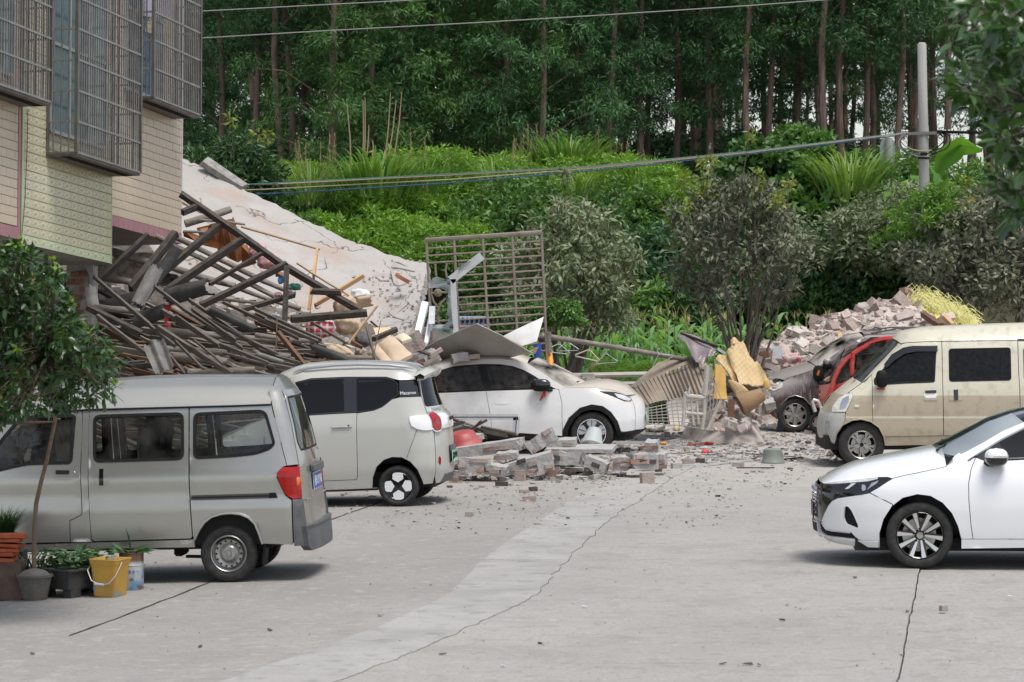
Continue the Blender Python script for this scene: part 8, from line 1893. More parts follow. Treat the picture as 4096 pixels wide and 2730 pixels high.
row('mid',3350,4050,7,700,690,71,1.1,'green bush on the bank behind the utility pole','bushes behind the utility pole');row('dustybush',3380,3900,6,860,840,63,.95,'dusty green bush in front of the utility pole','dusty bushes by the utility pole');row('bright',3640,3950,3,810,800,60.5,.6,'light green low bush at the foot of the utility pole','light bushes at the utility pole')
row('deep',3150,3800,6,1000,960,64.5,1.1,'dark bush behind the rubble mound','dark bushes behind the rubble mound');row('mid',900,1250,3,620,700,73,.9,'shaded bush between the reeds and the dark round tree','green bushes on the bank')
bush('bright',1790,640,71,.75,'feathery bright green bush standing above the others at the reeds','bright bushes at the top of the bank',1.2)
for k in range(7):
 p=P(1850+60*k,1255,49.5);bush('dustybush' if k%2 else 'vine',1800+75*k,1230+rnd.uniform(-20,30),49.8+rnd.uniform(-.4,.4),.32,'low dusty plant behind the steel grille, '+(ORD[k]if k==0 else ORD[k]+' from the left'),'low plants behind the grille')
for k in range(4):bush('bright',2420+75*k,1455,51.5,.2,'light green weed at the pipe railing, '+(ORD[k]if k==0 else ORD[k]+' from the left'),'weeds at the railing')
# maize
def blade(base,az,h,L,w,n=5,droop=1.):
 out=[];d=Vector((math.cos(az),math.sin(az),0));pts=[];z=h;x=0;ang=rnd.uniform(.9,1.25)
 p=Vector((0,0,h));
 for i in range(n+1):
  t=i/n;pts.append((p.copy(),w*(1-t)**.6*(1 if i else .5)));a=ang-droop*2.0*t;p=p+(d*math.cos(a)+Vector((0,0,math.sin(a))))*L/n
 s=Vector((-d.y,d.x,0));V=[]
 for q,ww in pts:V+=[base+q-s*ww/2,base+q+s*ww/2]
 return V,[(2*i,2*i+1,2*i+3,2*i+2)for i in range(n)]
def strips(blades):
 V=[];F=[];A=[]
 for v,f,a in blades:o=len(V);V+=[tuple(q)for q in v];F+=[tuple(i+o for i in g)for g in f];A+=[a]*len(f)
 return np.array(V),np.array(F),np.array(A)
def maize_protos():
 out=[]
 for k in range(5):
  H=rnd.uniform(1.9,2.3);bl=[]
  for i in range(13):
   t=i/12;v,f=blade(Vector(),i*pi+rnd.uniform(-.7,.7),.25+H*.72*t,rnd.uniform(.6,.85)*(1-.3*t),rnd.uniform(.09,.135),5,rnd.uniform(.6,1.2));bl.append((v,f,rnd.random()))
  V,F,A=strips(bl);leafm=np_mesh('maize_leaves',V,F,cornm,A,True)
  M=MB();M.tube([(0,0,0),(.01,0,H*.5),(0,.01,H)],[.018,.014,.008],6);st=M.mesh('maize_stalk',mat('maize_stalk',(.13,.21,.07),.6),True)
  bl=[]
  for i in range(7):
   a=rnd.uniform(0,6.3);v,f=blade(Vector((0,0,H-.05)),a,0,rnd.uniform(.15,.27),.014,3,.15);bl.append((v,f,rnd.random()))
  V,F,A=strips(bl);out.append((leafm,st,np_mesh('maize_tassel',V,F,tassel,A)))
 return out
mz=maize_protos()
def maize():
 for r in range(9):
  Y=56.3+r*.95;x=P(2080,1300,Y).x
  while x<P(3480,1300,Y).x:
   Yj=Y+rnd.uniform(-.3,.3);xx=x+rnd.uniform(-.1,.1);x+=.36 if r<4 else .48
   if xx>3.9+(Y-56)*.1 and Y<59.5:continue
   k=rnd.choice(mz);o=empty('maize_plant',(xx,Yj,T(xx,Yj)),'maize plant with a tassel in the small field behind the railing','maize','maize plants in the field');o.rotation_euler=(0,0,rnd.uniform(0,6.3));s=rnd.uniform(.92,1.1)*1.02;o.scale=(s,s,s)
   link('leaves',k[0],o);link('stalk',k[1],o);link('tassel',k[2],o)
maize()
# reeds and tall grass
def reeds(name,px,py0,py1,Y,n,spread,label,plumes=0,lean=0.,w=.045,m=reed):
 b=P(px,py1,Y);H=P(px,py0,Y).z-b.z;bl=[];pl_=[];stems=MB()
 for i in range(n):
  a=rnd.uniform(0,6.3);r=spread*math.sqrt(rnd.random());bs=Vector((r*math.cos(a),r*math.sin(a)*.6,rnd.uniform(0,H*.35)));L=H*rnd.uniform(.5,1.0)
  d=Vector((math.cos(a)*.4+lean,math.sin(a)*.4,1)).normalized();V=[];nseg=6;p=bs.copy();s=Vector((-math.sin(a),math.cos(a),0));out=Vector((math.cos(a),math.sin(a),0));ww=w*rnd.uniform(.6,1.2)
  for q in range(nseg+1):
   t=q/nseg;k=ww*(1-t)**.5;V+=[p-s*k/2,p+s*k/2];d2=(d*(1-t*.7)+out*t*.9-Vector((0,0,1))*max(0,t-.55)*1.8).normalized();p=p+d2*L/nseg
  bl.append((V,[(2*q,2*q+1,2*q+3,2*q+2)for q in range(nseg)],rnd.random()))
 root=empty(name,tuple(b),label,'grass' if 'grass' in name else 'reeds','grass tufts on the bank' if 'grass' in name else 'tall reeds on the bank');V,F,A=strips(bl);link('blades',np_mesh('blades',V,F,m,A,True),root)
 if plumes:
  bl=[]
  for i in range(plumes):
   x=rnd.uniform(-spread,spread)*1.1;h=H*rnd.uniform(.85,1.35);tp=Vector((x+rnd.uniform(-.2,.2),rnd.uniform(-.2,.2),h));stems.tube([(x*.6,0,0),tp],[.008,.005],4,False)
   for q in range(22):
    v,f=blade(tp-Vector((0,0,.03*q)),rnd.uniform(0,6.3),0,.11,.022,2,.1);bl.append((v,f,rnd.random()))
  V,F,A=strips(bl);tag(link('plumes',np_mesh('plumes',V,F,plume,A),root),kind='stuff');tag(stems.build('stems',mat('reed_stem',(.3,.24,.12),.8),root),kind='stuff')
reeds('reed_clump',1510,565,800,68.5,260,1.0,'big arching reed clump left of the bright bushes',0,w=.07)
reeds('reed_clump',1240,600,830,69,170,.6,'yellow green reeds with brown plumes beside the dark round tree',7)
reeds('reed_clump',2280,510,690,74.5,300,.95,'tallest pale reed clump in the middle of the bank top',2,.12)
reeds('reed_clump',2000,590,700,74.5,150,.8,'low reeds with upright plumes left of the tallest clump',6);reeds('reed_clump',2480,600,710,74.5,160,.9,'reeds with leaning plumes right of the tallest clump',5);reeds('reed_clump',3400,550,810,67.5,260,.75,'thick green reed clump left of the utility pole',0,w=.05);reeds('reed_clump',2150,550,700,75,120,.5,'narrow reeds with plumes just left of the tallest clump',4);reeds('reed_clump',2650,640,740,74,120,.6,'thin grass at the right end of the bank top',2)
for k in range(14):
 px=1180+110*k+rnd.uniform(-40,40);reeds('grass_clump',px,600+rnd.uniform(-30,60),790,71+rnd.uniform(-2,2.5),90,.45,'small arching grass tuft among the bushes of the bank, '+(ORD[k]if k==0 else(ORD[k]+' from the left' if k<12 else['last but one on the right','last on the right'][k-12])),rnd.choice([0,2,3]),rnd.uniform(-.1,.1),.035)
def canes():
 root=empty('dry_canes',tuple(P(1480,650,68.6)),'dry bare canes standing up above the big reed clump','canes');o=Vector(root.location);m=mat('dry_cane',(.36,.27,.16),.8)
 for a,b in(((1405,680),(1388,415)),((1455,680),(1460,390)),((1450,680),(1452,400)),((1540,640),(1562,370)),((1552,640),(1585,400)),((1580,610),(1607,370)),((1465,640),(1475,500)),((1490,620),(1490,560))):
  M=MB();M.tube([P(*a,68.6)-o,P(*[(a[i]+b[i])/2+(3 if i==0 else 0)for i in(0,1)],68.6)-o,P(*b,68.6)-o],[.018,.015,.009],5);M.build('cane',m,root)
canes()
def banana():
 base=Vector((P(3720,1000,66).x,66,T(9.2,66)));root=empty('banana_plant',tuple(base),'banana plant with broad torn leaves behind the utility pole','banana plant');bm_=leafmat('banana_leaf',(.09,.24,.04),(.20,.38,.07),.4,.4)
 M=MB();top=P(3715,790,66)-base;M.tube([(0,0,0),top*.5,top],[.12,.1,.07],9);M.build('stem',mat('banana_stem',(.18,.22,.09),.7),root,smooth=True)
 for pts,w in(([(3715,800),(3640,735),(3560,770),(3480,850)],.36),([(3715,790),(3790,730),(3830,760),(3860,790)],.3),([(3720,780),(3760,740),(3740,690),(3715,650)],.35),([(3720,780),(3780,640),(3860,590),(3930,595)],.4),([(3715,780),(3760,610),(3840,560),(3900,580)],.3),([(3700,790),(3690,720),(3640,700)],.25)):
  p=[P(*q,66+rnd.uniform(-.3,.3))-base for q in pts];bl=[];n=12;V=[]
  for i in range(n+1):
   t=i/n*(len(p)-1);k=min(len(p)-2,int(t));c=p[k].lerp(p[k+1],t-k);d=(p[k+1]-p[k]).normalized();s=Vector((d.z*.5,.6,-d.x*.9)).normalized();ww=w*math.sin(pi*min(.97,max(.1,i/n)))**.6;V.append((c-s*ww/2,c,c+s*ww/2))
  vs=[tuple(q+(Vector((0,0,-.04))if j!=1 else Vector()))for r in V for j,q in enumerate(r)];fs=[(3*i+j,3*i+j+1,3*i+j+4,3*i+j+3)for i in range(n)for j in(0,1)]
  link('leaf',np_mesh('leaf',vs,fs,bm_,[rnd.random()*.6+.2]*len(fs),True),root)
banana()
# eucalyptus wood
ebark=mat('eucalyptus_bark',(.13,.085,.065),.9,var=(.29,.205,.16),vs=5,stretch=(1.5,1.5,.25),bump=.5,bs=14,ramp=(.4,.7))
def euc_proto(k,start,dens,m,H=17.,rad=1.6):
 lean=rnd.uniform(-.25,.25);tr=[(lean*(z/H)+.08*math.sin(z*.9+k),.08*math.cos(z*.8+k),z)for z in np.linspace(-.6,H,12)]
 M=MB();M.tube(tr,[lerp(.1,.04,i/11)for i in range(12)],8,False);tm=M.mesh('trunk',ebark,True)
 pts=[];rads=[];tone=[];br=MB();z=start
 while z<H:
  f=(z-start)/(H-start);R=rad*(.5+.6*math.sin(pi*min(1,f*1.15+.2)))
  for j in range(max(1,int(dens*(1 if z<9.5 else .7)+rnd.random()))):
   a=rnd.uniform(0,6.3);r=R*rnd.uniform(.15,1.05);c=Vector((r*math.cos(a)+lean*z/H,r*math.sin(a),z+rnd.uniform(-.3,.3)));lr=rnd.uniform(.35,.65);tn=rnd.random()
   for q in range(9):
    u=norm(nrs.normal(size=(1,3)))[0];u[2]=abs(u[2])-.2;pts.append(tuple(c+Vector(u)*lr));rads.append(rnd.uniform(.16,.28));tone.append(tn)
   if rnd.random()<.35:br.tube([(lean*z/H,0,z-r*.5),(c.x*.6,c.y*.6,z-r*.1),tuple(c)],[.02,.013,.005],4,False)
  z+=.45
 V,F,A=clumps(pts,rads,20,.165,.038,.55,.6,.2,top_light=.25,flatness=.3);A=np.clip(A*.6+np.repeat(np.array(tone),40)*.4,0,1)
 return tm,np_mesh('crown',V,F,m,A),br.mesh('branches',ebark)
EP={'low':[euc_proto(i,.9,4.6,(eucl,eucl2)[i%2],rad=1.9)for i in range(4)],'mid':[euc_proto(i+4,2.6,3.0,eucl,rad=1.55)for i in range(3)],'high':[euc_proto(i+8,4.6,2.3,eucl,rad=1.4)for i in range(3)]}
def euc(px,Y,kind,s=1.,label=None,group='eucalyptus trees of the wood',tilt=0.):
 x=P(px,600,Y).x;z=T(x,Y);tm,cm,bm_=rnd.choice(EP[kind]);root=empty('eucalyptus_tree',(x,Y,z),label,'tree',group);root.rotation_euler=(rnd.uniform(-.02,.02),tilt+rnd.uniform(-.02,.02),rnd.uniform(0,6.3));root.scale=(s,s,s)
 link('trunk',tm,root);link('crown',cm,root);tag(link('branches',bm_,root),kind='stuff')
front=[(610*1.0,84,'mid','eucalyptus at the left edge of the wood above the window cages'),(880,82,'mid','slender eucalyptus trunk nearest the barred house'),(1025,80.5,'high','bare straight eucalyptus trunk, second from the barred house'),(1120,79,'high','reddish eucalyptus trunk leaning slightly, left of a close pair'),(1165,80,'high','reddish eucalyptus trunk, right of a close pair'),(1215,83,'mid','eucalyptus just right of the close reddish pair'),(1345,77.5,'low','leafy eucalyptus with foliage to the ground above the big reeds'),(1480,79,'low','leafy eucalyptus with a thin leaning trunk behind the dry canes'),(1600,80,'low','tallest billowing leafy eucalyptus left of the gap in the wood'),(1740,81,'low','leafy eucalyptus at the right edge of the billowing mass'),(2010,80,'low','rounded leafy eucalyptus right of the gap in the wood'),(2150,79,'low','low rounded leafy eucalyptus above the tallest reeds'),(2330,82,'low','leafy eucalyptus in the middle of the wood'),(2440,80,'mid','eucalyptus with visible lower trunk right of the middle'),(2560,82,'mid','eucalyptus trunk above the leaning plumes'),(2700,84,'mid','eucalyptus behind the tips of the round dusty tree, left'),(2830,83,'mid','eucalyptus behind the tips of the round dusty tree, right'),(2990,81,'high','reddish eucalyptus trunk right of the round dusty tree'),(3090,83,'high','eucalyptus trunk above the large leaved climber'),(3190,85,'mid','leafier eucalyptus above the climber tip'),(3290,81,'high','dark straight trunk above the thick green reeds, left'),(3360,82,'high','dark straight trunk above the thick green reeds, right'),(3455,83,'high','stout trunk pair left of the utility pole, left one'),(3480,84,'mid','stout trunk pair left of the utility pole, right one'),(3590,82,'high','slim trunk just left of the utility pole'),(3640,86,'high','slim trunk behind the utility pole'),(3790,83,'high','slim trunk right of the utility pole'),(3880,85,'high','thin trunk seen through the foreground leaves'),(3990,84,'mid','trunk at the right edge behind the foreground leaves')]
for px,Y,k,lab in front:euc(px,Y,k,rnd.uniform(.92,1.08),lab)
for i in range(110):
 px=rnd.uniform(650,4150);Y=rnd.uniform(86,128);euc(px,Y,rnd.choice(['low','mid','mid','high']if px<2700 else['mid','high','high','high']),rnd.uniform(.9,1.15),'eucalyptus standing deeper in the dark wood behind the front row','eucalyptus trees deeper in the wood')
for k in range(34):bush('deep',rnd.uniform(650,3500),rnd.uniform(520,660),rnd.uniform(82,112),rnd.uniform(1.,1.8),'dark undergrowth bush between the eucalyptus trunks','undergrowth in the wood')
# foreground plants and pots
def leaves8(C,Dr,L,W,cup=.12,flat=1.2):
 """broad leaves with a midrib: eight vertices each"""
 n=len(C);Dr=norm(Dr);R=nrs.normal(size=(n,3));R[:,2]+=flat*2;S=norm(np.cross(Dr,R));Nn=np.cross(S,Dr);L=L.reshape(-1,1);W=W.reshape(-1,1);cv=(nrs.rand(n,1)-.2)*.25
 def pt(t,w,up):return C+Dr*L*t+S*W*w+Nn*(W*up-L*cv*t*t)
 V=np.stack([pt(0,0,0),pt(.33,0,0),pt(.68,0,0),pt(1,0,0),pt(.28,-.45,cup),pt(.62,-.42,cup),pt(.28,.45,cup),pt(.62,.42,cup)],1).reshape(-1,3)
 i=np.arange(n)[:,None]*8;T_=np.array([[0,1,4],[1,5,4],[1,2,5],[2,3,5],[0,6,1],[1,6,7],[1,7,2],[2,7,3]])
 return V,(i[:,:,None]+T_[None]).reshape(-1,3)
def poly_points(poly,n,Y0,Y1):
 xs=[p[0]for p in poly];ys=[p[1]for p in poly];out=[]
 while len(out)<n:
  x,y=rnd.uniform(min(xs),max(xs)),rnd.uniform(min(ys),max(ys))
  if in_poly(x,y,poly):out.append(P(x,y,rnd.uniform(Y0,Y1)))
 return out
fgleaf=leafmat('glossy_foreground_leaf',(.012,.036,.011),(.05,.115,.028),.32,.15,.6);fgtip=leafmat('fresh_tip_leaf',(.12,.24,.04),(.26,.34,.06),.4,.3);fgred=leafmat('reddish_tip_leaf',(.30,.08,.04),(.36,.18,.06),.4,.2)
def sapling():
 w=crop(0,1400,1.4933);Y=G(*crop(0,2050,3.92)(505,1395)).y+.15;base=P(*w(205,1300),Y);root=empty('potted_tree',tuple(base),'leafy glossy green tree growing from the round grey pot, hanging over the silver van','tree')
 tr=[P(*w(*p),Y)-base for p in((205,1310),(203,1200),(207,1050),(216,920),(245,790),(280,660),(305,540),(328,430),(325,370),(300,250),(240,100))];M=MB();M.tube(tr,[.022,.021,.02,.02,.019,.018,.017,.016,.015,.014,.01],8);M.build('trunk',mat('brown_sapling_bark',(.20,.135,.085),.9,var=(.14,.1,.07),vs=14,bump=.3),root,smooth=True)
 poly=[(-420,1050),(-150,960),(60,985),(130,1010),(150,1090),(200,1060),(252,1110),(262,1200),(330,1290),(350,1335),(430,1360),(455,1415),(485,1450),(440,1480),(420,1520),(475,1560),(430,1592),(380,1590),(300,1630),(200,1640),(100,1630),(0,1690),(-150,1740),(-420,1700)]
 pts=poly_points(poly,980,24.2,26.3);ctr=P(120,1330,25.3);C=[];Dd=[];tips=[]
 bm_=MB();hub=[tr[k]+base for k in(7,8,9,10)]+[P(100,1250,25.7),P(0,1300,25.6),P(200,1400,25.6)]
 for p in pts:
  h=min(hub,key=lambda q:(q-p).length);bm_.tube([h-base,h.lerp(p,.5)-base+Vector((rnd.uniform(-.03,.03),0,rnd.uniform(0,.04))),p-base],[.008,.006,.003],4,False)
  out=(p-ctr).normalized()
  for k in range(10):
   u=Vector(norm(nrs.normal(size=(1,3)))[0]);C.append(tuple(p+u*rnd.uniform(.01,.055)-base));Dd.append(tuple(out*.5+u+Vector((0,0,-.25))))
 n=len(C);V,F=leaves8(np.array(C),np.array(Dd),.062+.04*nrs.rand(n),.03+.014*nrs.rand(n));A=np.repeat(np.clip(nrs.rand(n)**1.6,0,1),8);link('crown',np_mesh('crown',V,F,fgleaf,A,True),root)
 tp=[p for p in pts if rnd.random()<.07]+[P(*q,25.4)for q in((85,990),(215,1060),(345,1330),(440,1440),(470,1558),(290,1230),(255,1110),(160,1180))]
 for nm,m,sel in(('young_leaves',fgtip,tp),('red_leaves',fgred,tp[::7])):
  C=[];Dd=[]
  for p in sel:
   for k in range(7):u=Vector(norm(nrs.normal(size=(1,3)))[0]);C.append(tuple(p-base+Vector((0,-.05,.04))+u*.015));Dd.append(tuple(u+Vector((0,0,.5))))
  n=len(C);V,F=leaves8(np.array(C),np.array(Dd),.05+.035*nrs.rand(n),.024+.01*nrs.rand(n));link(nm,np_mesh(nm,V,F,m,np.repeat(nrs.rand(n),8),True),root)
 tag(bm_.build('branches',MATS['brown_sapling_bark'],root),kind='stuff')
sapling()
pc=crop(0,2050,3.92)
def pots():
 claym=mat('grey_cement_pot',(.10,.092,.08),.9,var=(.16,.145,.125),vs=6,bump=.4);soilm=mat('potting_soil',(.13,.12,.105),.95,var=(.2,.185,.165),vs=12,bump=.8,bs=30)
 g=G(*pc(505,1400));yy=g.y+.14;zf=gz(g.x,yy)
 root=empty('round_pot',(g.x,yy,zf),'round grey cement pot with a heap of soil at the foot of the sapling','pot');M=MB();M.lathe([(.001,0),(.1,0),(.112,.02),(.138,.14),(.15,.2),(.162,.205),(.162,.225),(.145,.225),(.14,.2)],36);M.build('pot_body',claym,root,smooth=True)
 M=MB();M.lathe([(.146,.215),(.13,.235),(.09,.262),(.04,.275),(.001,.28)],30);M.build('soil',soilm,root,smooth=True)
 g=G(*pc(1140,1345));root=empty('planter',(g.x,g.y,g.z),'dark rectangular planter on feet with heart leaved plants beside the yellow bucket','planter');m=mat('dark_planter',(.035,.034,.033),.8,var=(.06,.058,.055),vs=7);R=Matrix.Rotation(math.radians(-38),3,'Z')
 M=MB();M.box(R@Vector((-.19,.25,.155)),(.42,.62,.17),R);M.build('trough',m,root,bevel=.012)
 M=MB();M.box(R@Vector((-.19,.25,.245)),(.47,.67,.025),R);M.build('rim',m,root,bevel=.005)
 for x,y in((-.03,.02),(-.35,.02),(-.03,.48),(-.35,.48)):M=MB();M.box(R@Vector((x,y,.04)),(.1,.12,.08),R);M.build('foot',m,root)
 C=[];Dd=[]
 for k in range(420):q=R@Vector((rnd.uniform(-.46,.06),rnd.uniform(-.06,.58),rnd.uniform(.23,.40)));C.append(tuple(q));Dd.append((rnd.gauss(0,1),rnd.gauss(0,1)-.3,rnd.gauss(0,.4)))
 n=len(C);V,F=leaves8(np.array(C),np.array(Dd),.05+.04*nrs.rand(n),.045+.03*nrs.rand(n),.08,2.);link('plant',np_mesh('plant',V,F,leafmat('heart_leaf',(.03,.075,.03),(.09,.17,.07),.5,.2),np.repeat(nrs.rand(n),8),True),root)
 g=G(*pc(1695,1342));root=empty('yellow_bucket',(g.x,g.y+.14,g.z),'square yellow plastic bucket with peeling blue print and wire handle','bucket');root.rotation_euler=(0,0,math.radians(-22))
 def yx(m_,N,L,b,mp):f=noise_fac(N,L,mp,13,.60,.64,top=1.);mix_in(m_,N,L,b,f,(.22,.30,.36));f=noise_fac(N,L,mp,5,.5,.8,top=.6);mix_in(m_,N,L,b,f,(.33,.20,.05))
 ym=mat('yellow_bucket_plastic',(.55,.32,.05),.55,var=(.48,.27,.05),vs=4,extra=yx)
 def ring(hw,r,z):return[(a,b,z)for a,b in rrect(-hw,-hw,hw,hw,r,5)]
 def loft(rs):
  M=MB();M.grid([q+[q[0]]for q in rs]);return M
 M=loft([ring(.108,.03,0.004),ring(.112,.03,.02),ring(.13,.035,.27),ring(.135,.035,.29),ring(.14,.035,.30),ring(.141,.035,.325),ring(.147,.035,.33),ring(.147,.035,.338),ring(.14,.035,.338),ring(.133,.035,.32),ring(.11,.03,.03)]);M.add(ring(.11,.03,.03),[tuple(range(len(ring(.11,.03,.03))))]);M.build('bucket_body',ym,root,smooth=True,angle=30)
 M=MB();hp=[(-.145+.0,-.05,.31),(-.15,-.14,.24),(-.10,-.16,.15),(0,-.168,.115),(.08,-.165,.13),(.13,-.13,.20),(.148,-.05,.31)];M.tube(hp,.005,6);M.build('handle',mat('handle_wire',(.5,.48,.44),.5,.4),root,smooth=True);M=MB();M.tube([(-.06,-.168,.122),(.03,-.17,.118)],.012,8);M.build('handle_grip',mat('handle_grip',(.45,.46,.5),.5),root,smooth=True)
 for z,h in((.298,.004),(.265,.004)):pass
 g=G(*pc(2040,1228));root=empty('paint_tin',(g.x,g.y+.1,g.z),'rusty paint tin with pale blue label holding a leafy plant behind the yellow bucket','tin')
 def tx(m_,N,L,b,mp):
  f=noise_fac(N,L,mp,7,.45,.6);mix_in(m_,N,L,b,f,(.16,.33,.5));f=noise_fac(N,L,mp,16,.55,.66);mix_in(m_,N,L,b,f,(.2,.1,.07))
  sx=N.new('ShaderNodeSeparateXYZ');L.new(mp.outputs[0],sx.inputs[0]);mr=N.new('ShaderNodeMapRange');mr.inputs['From Min'].default_value=.24;mr.inputs['From Max'].default_value=.27;L.new(sx.outputs['Z'],mr.inputs[0]);mix_in(m_,N,L,b,mr.outputs[0],(.16,.075,.05))
 M=MB();M.lathe([(.001,.0),(.105,0),(.11,.01),(.112,.22),(.116,.225),(.112,.235),(.112,.33),(.118,.335),(.118,.342),(.106,.34),(.1,.05),(.001,.05)],32);M.build('tin_body',mat('tin_label',(.5,.5,.48),.6,extra=tx),root,smooth=True,angle=30)
 text('label_text','净味五合一',Matrix.Translation((-.0,-.1135,.17))@Matrix.Rotation(pi/2,4,'X'),.034,bluep,root,.001)
 C=[(rnd.uniform(-.07,.07),rnd.uniform(-.07,.07),.33)for _ in range(14)];Dd=[(rnd.gauss(0,1)+.4,rnd.gauss(0,.7),.35)for _ in range(14)];V,F=leaves8(np.array(C),np.array(Dd),.16+.08*nrs.rand(14),.04+.02*nrs.rand(14));link('plant',np_mesh('plant',V,F,MATS['heart_leaf'],np.repeat(nrs.rand(14),8),True),root)
 g=G(*pc(60,1390));base=Vector((g.x,g.y+.15,g.z));om=mat('orange_roof_tile',(.46,.10,.03),.7,var=(.32,.07,.03),vs=9)
 M=MB();M.box((0,0,.17),(.30,.3,.34),jit=.01);o=M.build('brown_block',mat('brown_block',(.09,.055,.04),.9,var=(.13,.09,.07),vs=8));o.location=base;tag(o,'brown brick block under the stack of orange tiles at the left edge','block')
 for k in range(6):
  M=MB();M.box((0,0,0),(.30 if k>3 else .22,.2,.035),jit=.006);o=M.build('orange_tile',om,bevel=.004);o.location=base+Vector((rnd.uniform(-.03,.05),-.02,.36+k*.042));o.rotation_euler=(rnd.uniform(-.03,.03),rnd.uniform(-.03,.03),rnd.uniform(-.3,.3));tag(o,['lowest','second lowest','third','fourth','second topmost','topmost'][k]+' orange tile of the stack at the left edge','tile','stacked orange tiles')
 YR=G(*pc(60,1300)).y+.1;g=P(*pc(85,600),YR);root=empty('red_pot',(g.x,YR,g.z),'red plastic flower pot with a dark grassy plant at the left edge','pot');M=MB();M.lathe([(.001,0),(.08,0),(.1,.12),(.112,.12),(.116,.16),(.104,.16),(.1,.05)],28);M.build('pot_body',mat('terracotta_plastic',(.26,.075,.05),.6),root,smooth=True)
 bl=[]
 for k in range(420):
  v,f=blade(Vector((rnd.uniform(-.06,.06),rnd.uniform(-.06,.06),.14)),rnd.uniform(0,6.3),0,rnd.uniform(.16,.36),.012,4,rnd.uniform(.1,.8));bl.append((v,f,rnd.random()))
 V,F,A=strips(bl);link('plant',np_mesh('plant',V,F,leafmat('dark_grass',(.012,.035,.012),(.035,.08,.025),.5,.15),A,True),root)
 M=MB();M.box((g.x,YR+.05,(g.z+zf)/2),(.34,.3,g.z-zf));o=M.build('pot_stand',mat('dark_stand',(.02,.018,.016),.9));tag(o,'dark block under the red flower pot','block')
 g=G(*pc(430,1330));bl=[]
 for k in range(46):
  v,f=blade(Vector((rnd.uniform(-.12,.12),rnd.uniform(-.08,.08),0)),rnd.uniform(0,6.3),.1,rnd.uniform(.25,.5),.028,5,rnd.uniform(.2,1.));bl.append((v,f,rnd.random()))
 V,F,A=strips(bl);o=link('strap_leaf_plant',np_mesh('strap_leaf_plant',V,F,MATS['dark_grass'],A,True));o.location=g;tag(o,'dark strap leaved plant behind the round grey pot','plant')
pots()
def hanging_branches():
 Y=14.0;base=Vector((P(4700,2600,Y).x,Y+.2,0));root=empty('roadside_tree',tuple(base),'out of focus leafy branches hanging in at the upper right corner','tree')
 M=MB();top=Vector((-.05,0,5.2));M.tube([(0,0,-.1),(0,0,1.5),top*.7,top],[.09,.08,.06,.04],9);M.build('trunk',bark,root,smooth=True)
 poly=[(3870,-150),(3790,60),(3765,125),(3830,190),(3775,260),(3800,330),(3745,352),(3790,420),(3850,470),(3900,560),(3830,620),(3990,690),(3990,760),(4030,880),(4080,940),(4300,960),(4400,-150)]
 pts=poly_points(poly,170,13.2,15.2)+poly_points([(3960,0),(3930,300),(3990,600),(4060,850),(4400,850),(4400,-100)],150,13.4,15.6);C=[];Dd=[];bm_=MB();hubs=[P(4350,200,14.1),P(4300,500,14.1),P(4250,-50,14.1),P(4300,780,14.2)]
 for h in hubs:bm_.tube([top*.75,(h-base).lerp(top*.75,.4)+Vector((0,0,.05)),h-base],[.02,.014,.008],6,False)
 for p in pts:
  h=min(hubs,key=lambda q:(q-p).length);bm_.tube([h-base,h.lerp(p,.5)-base+Vector((0,0,.02)),p-base],[.005,.004,.002],4,False)
  for k in range(6):u=Vector(norm(nrs.normal(size=(1,3)))[0]);C.append(tuple(p-base+u*rnd.uniform(.01,.05)));Dd.append(tuple(u+Vector((-.5,0,-.1))))
 n=len(C);V,F=leaves8(np.array(C),np.array(Dd),.075+.05*nrs.rand(n),.034+.02*nrs.rand(n));link('crown',np_mesh('crown',V,F,leafmat('blurred_fg_leaf',(.02,.06,.016),(.09,.19,.05),.25,.2,.7),np.repeat(nrs.rand(n),8),True),root);tag(bm_.build('branches',bark,root),kind='stuff')
hanging_branches()
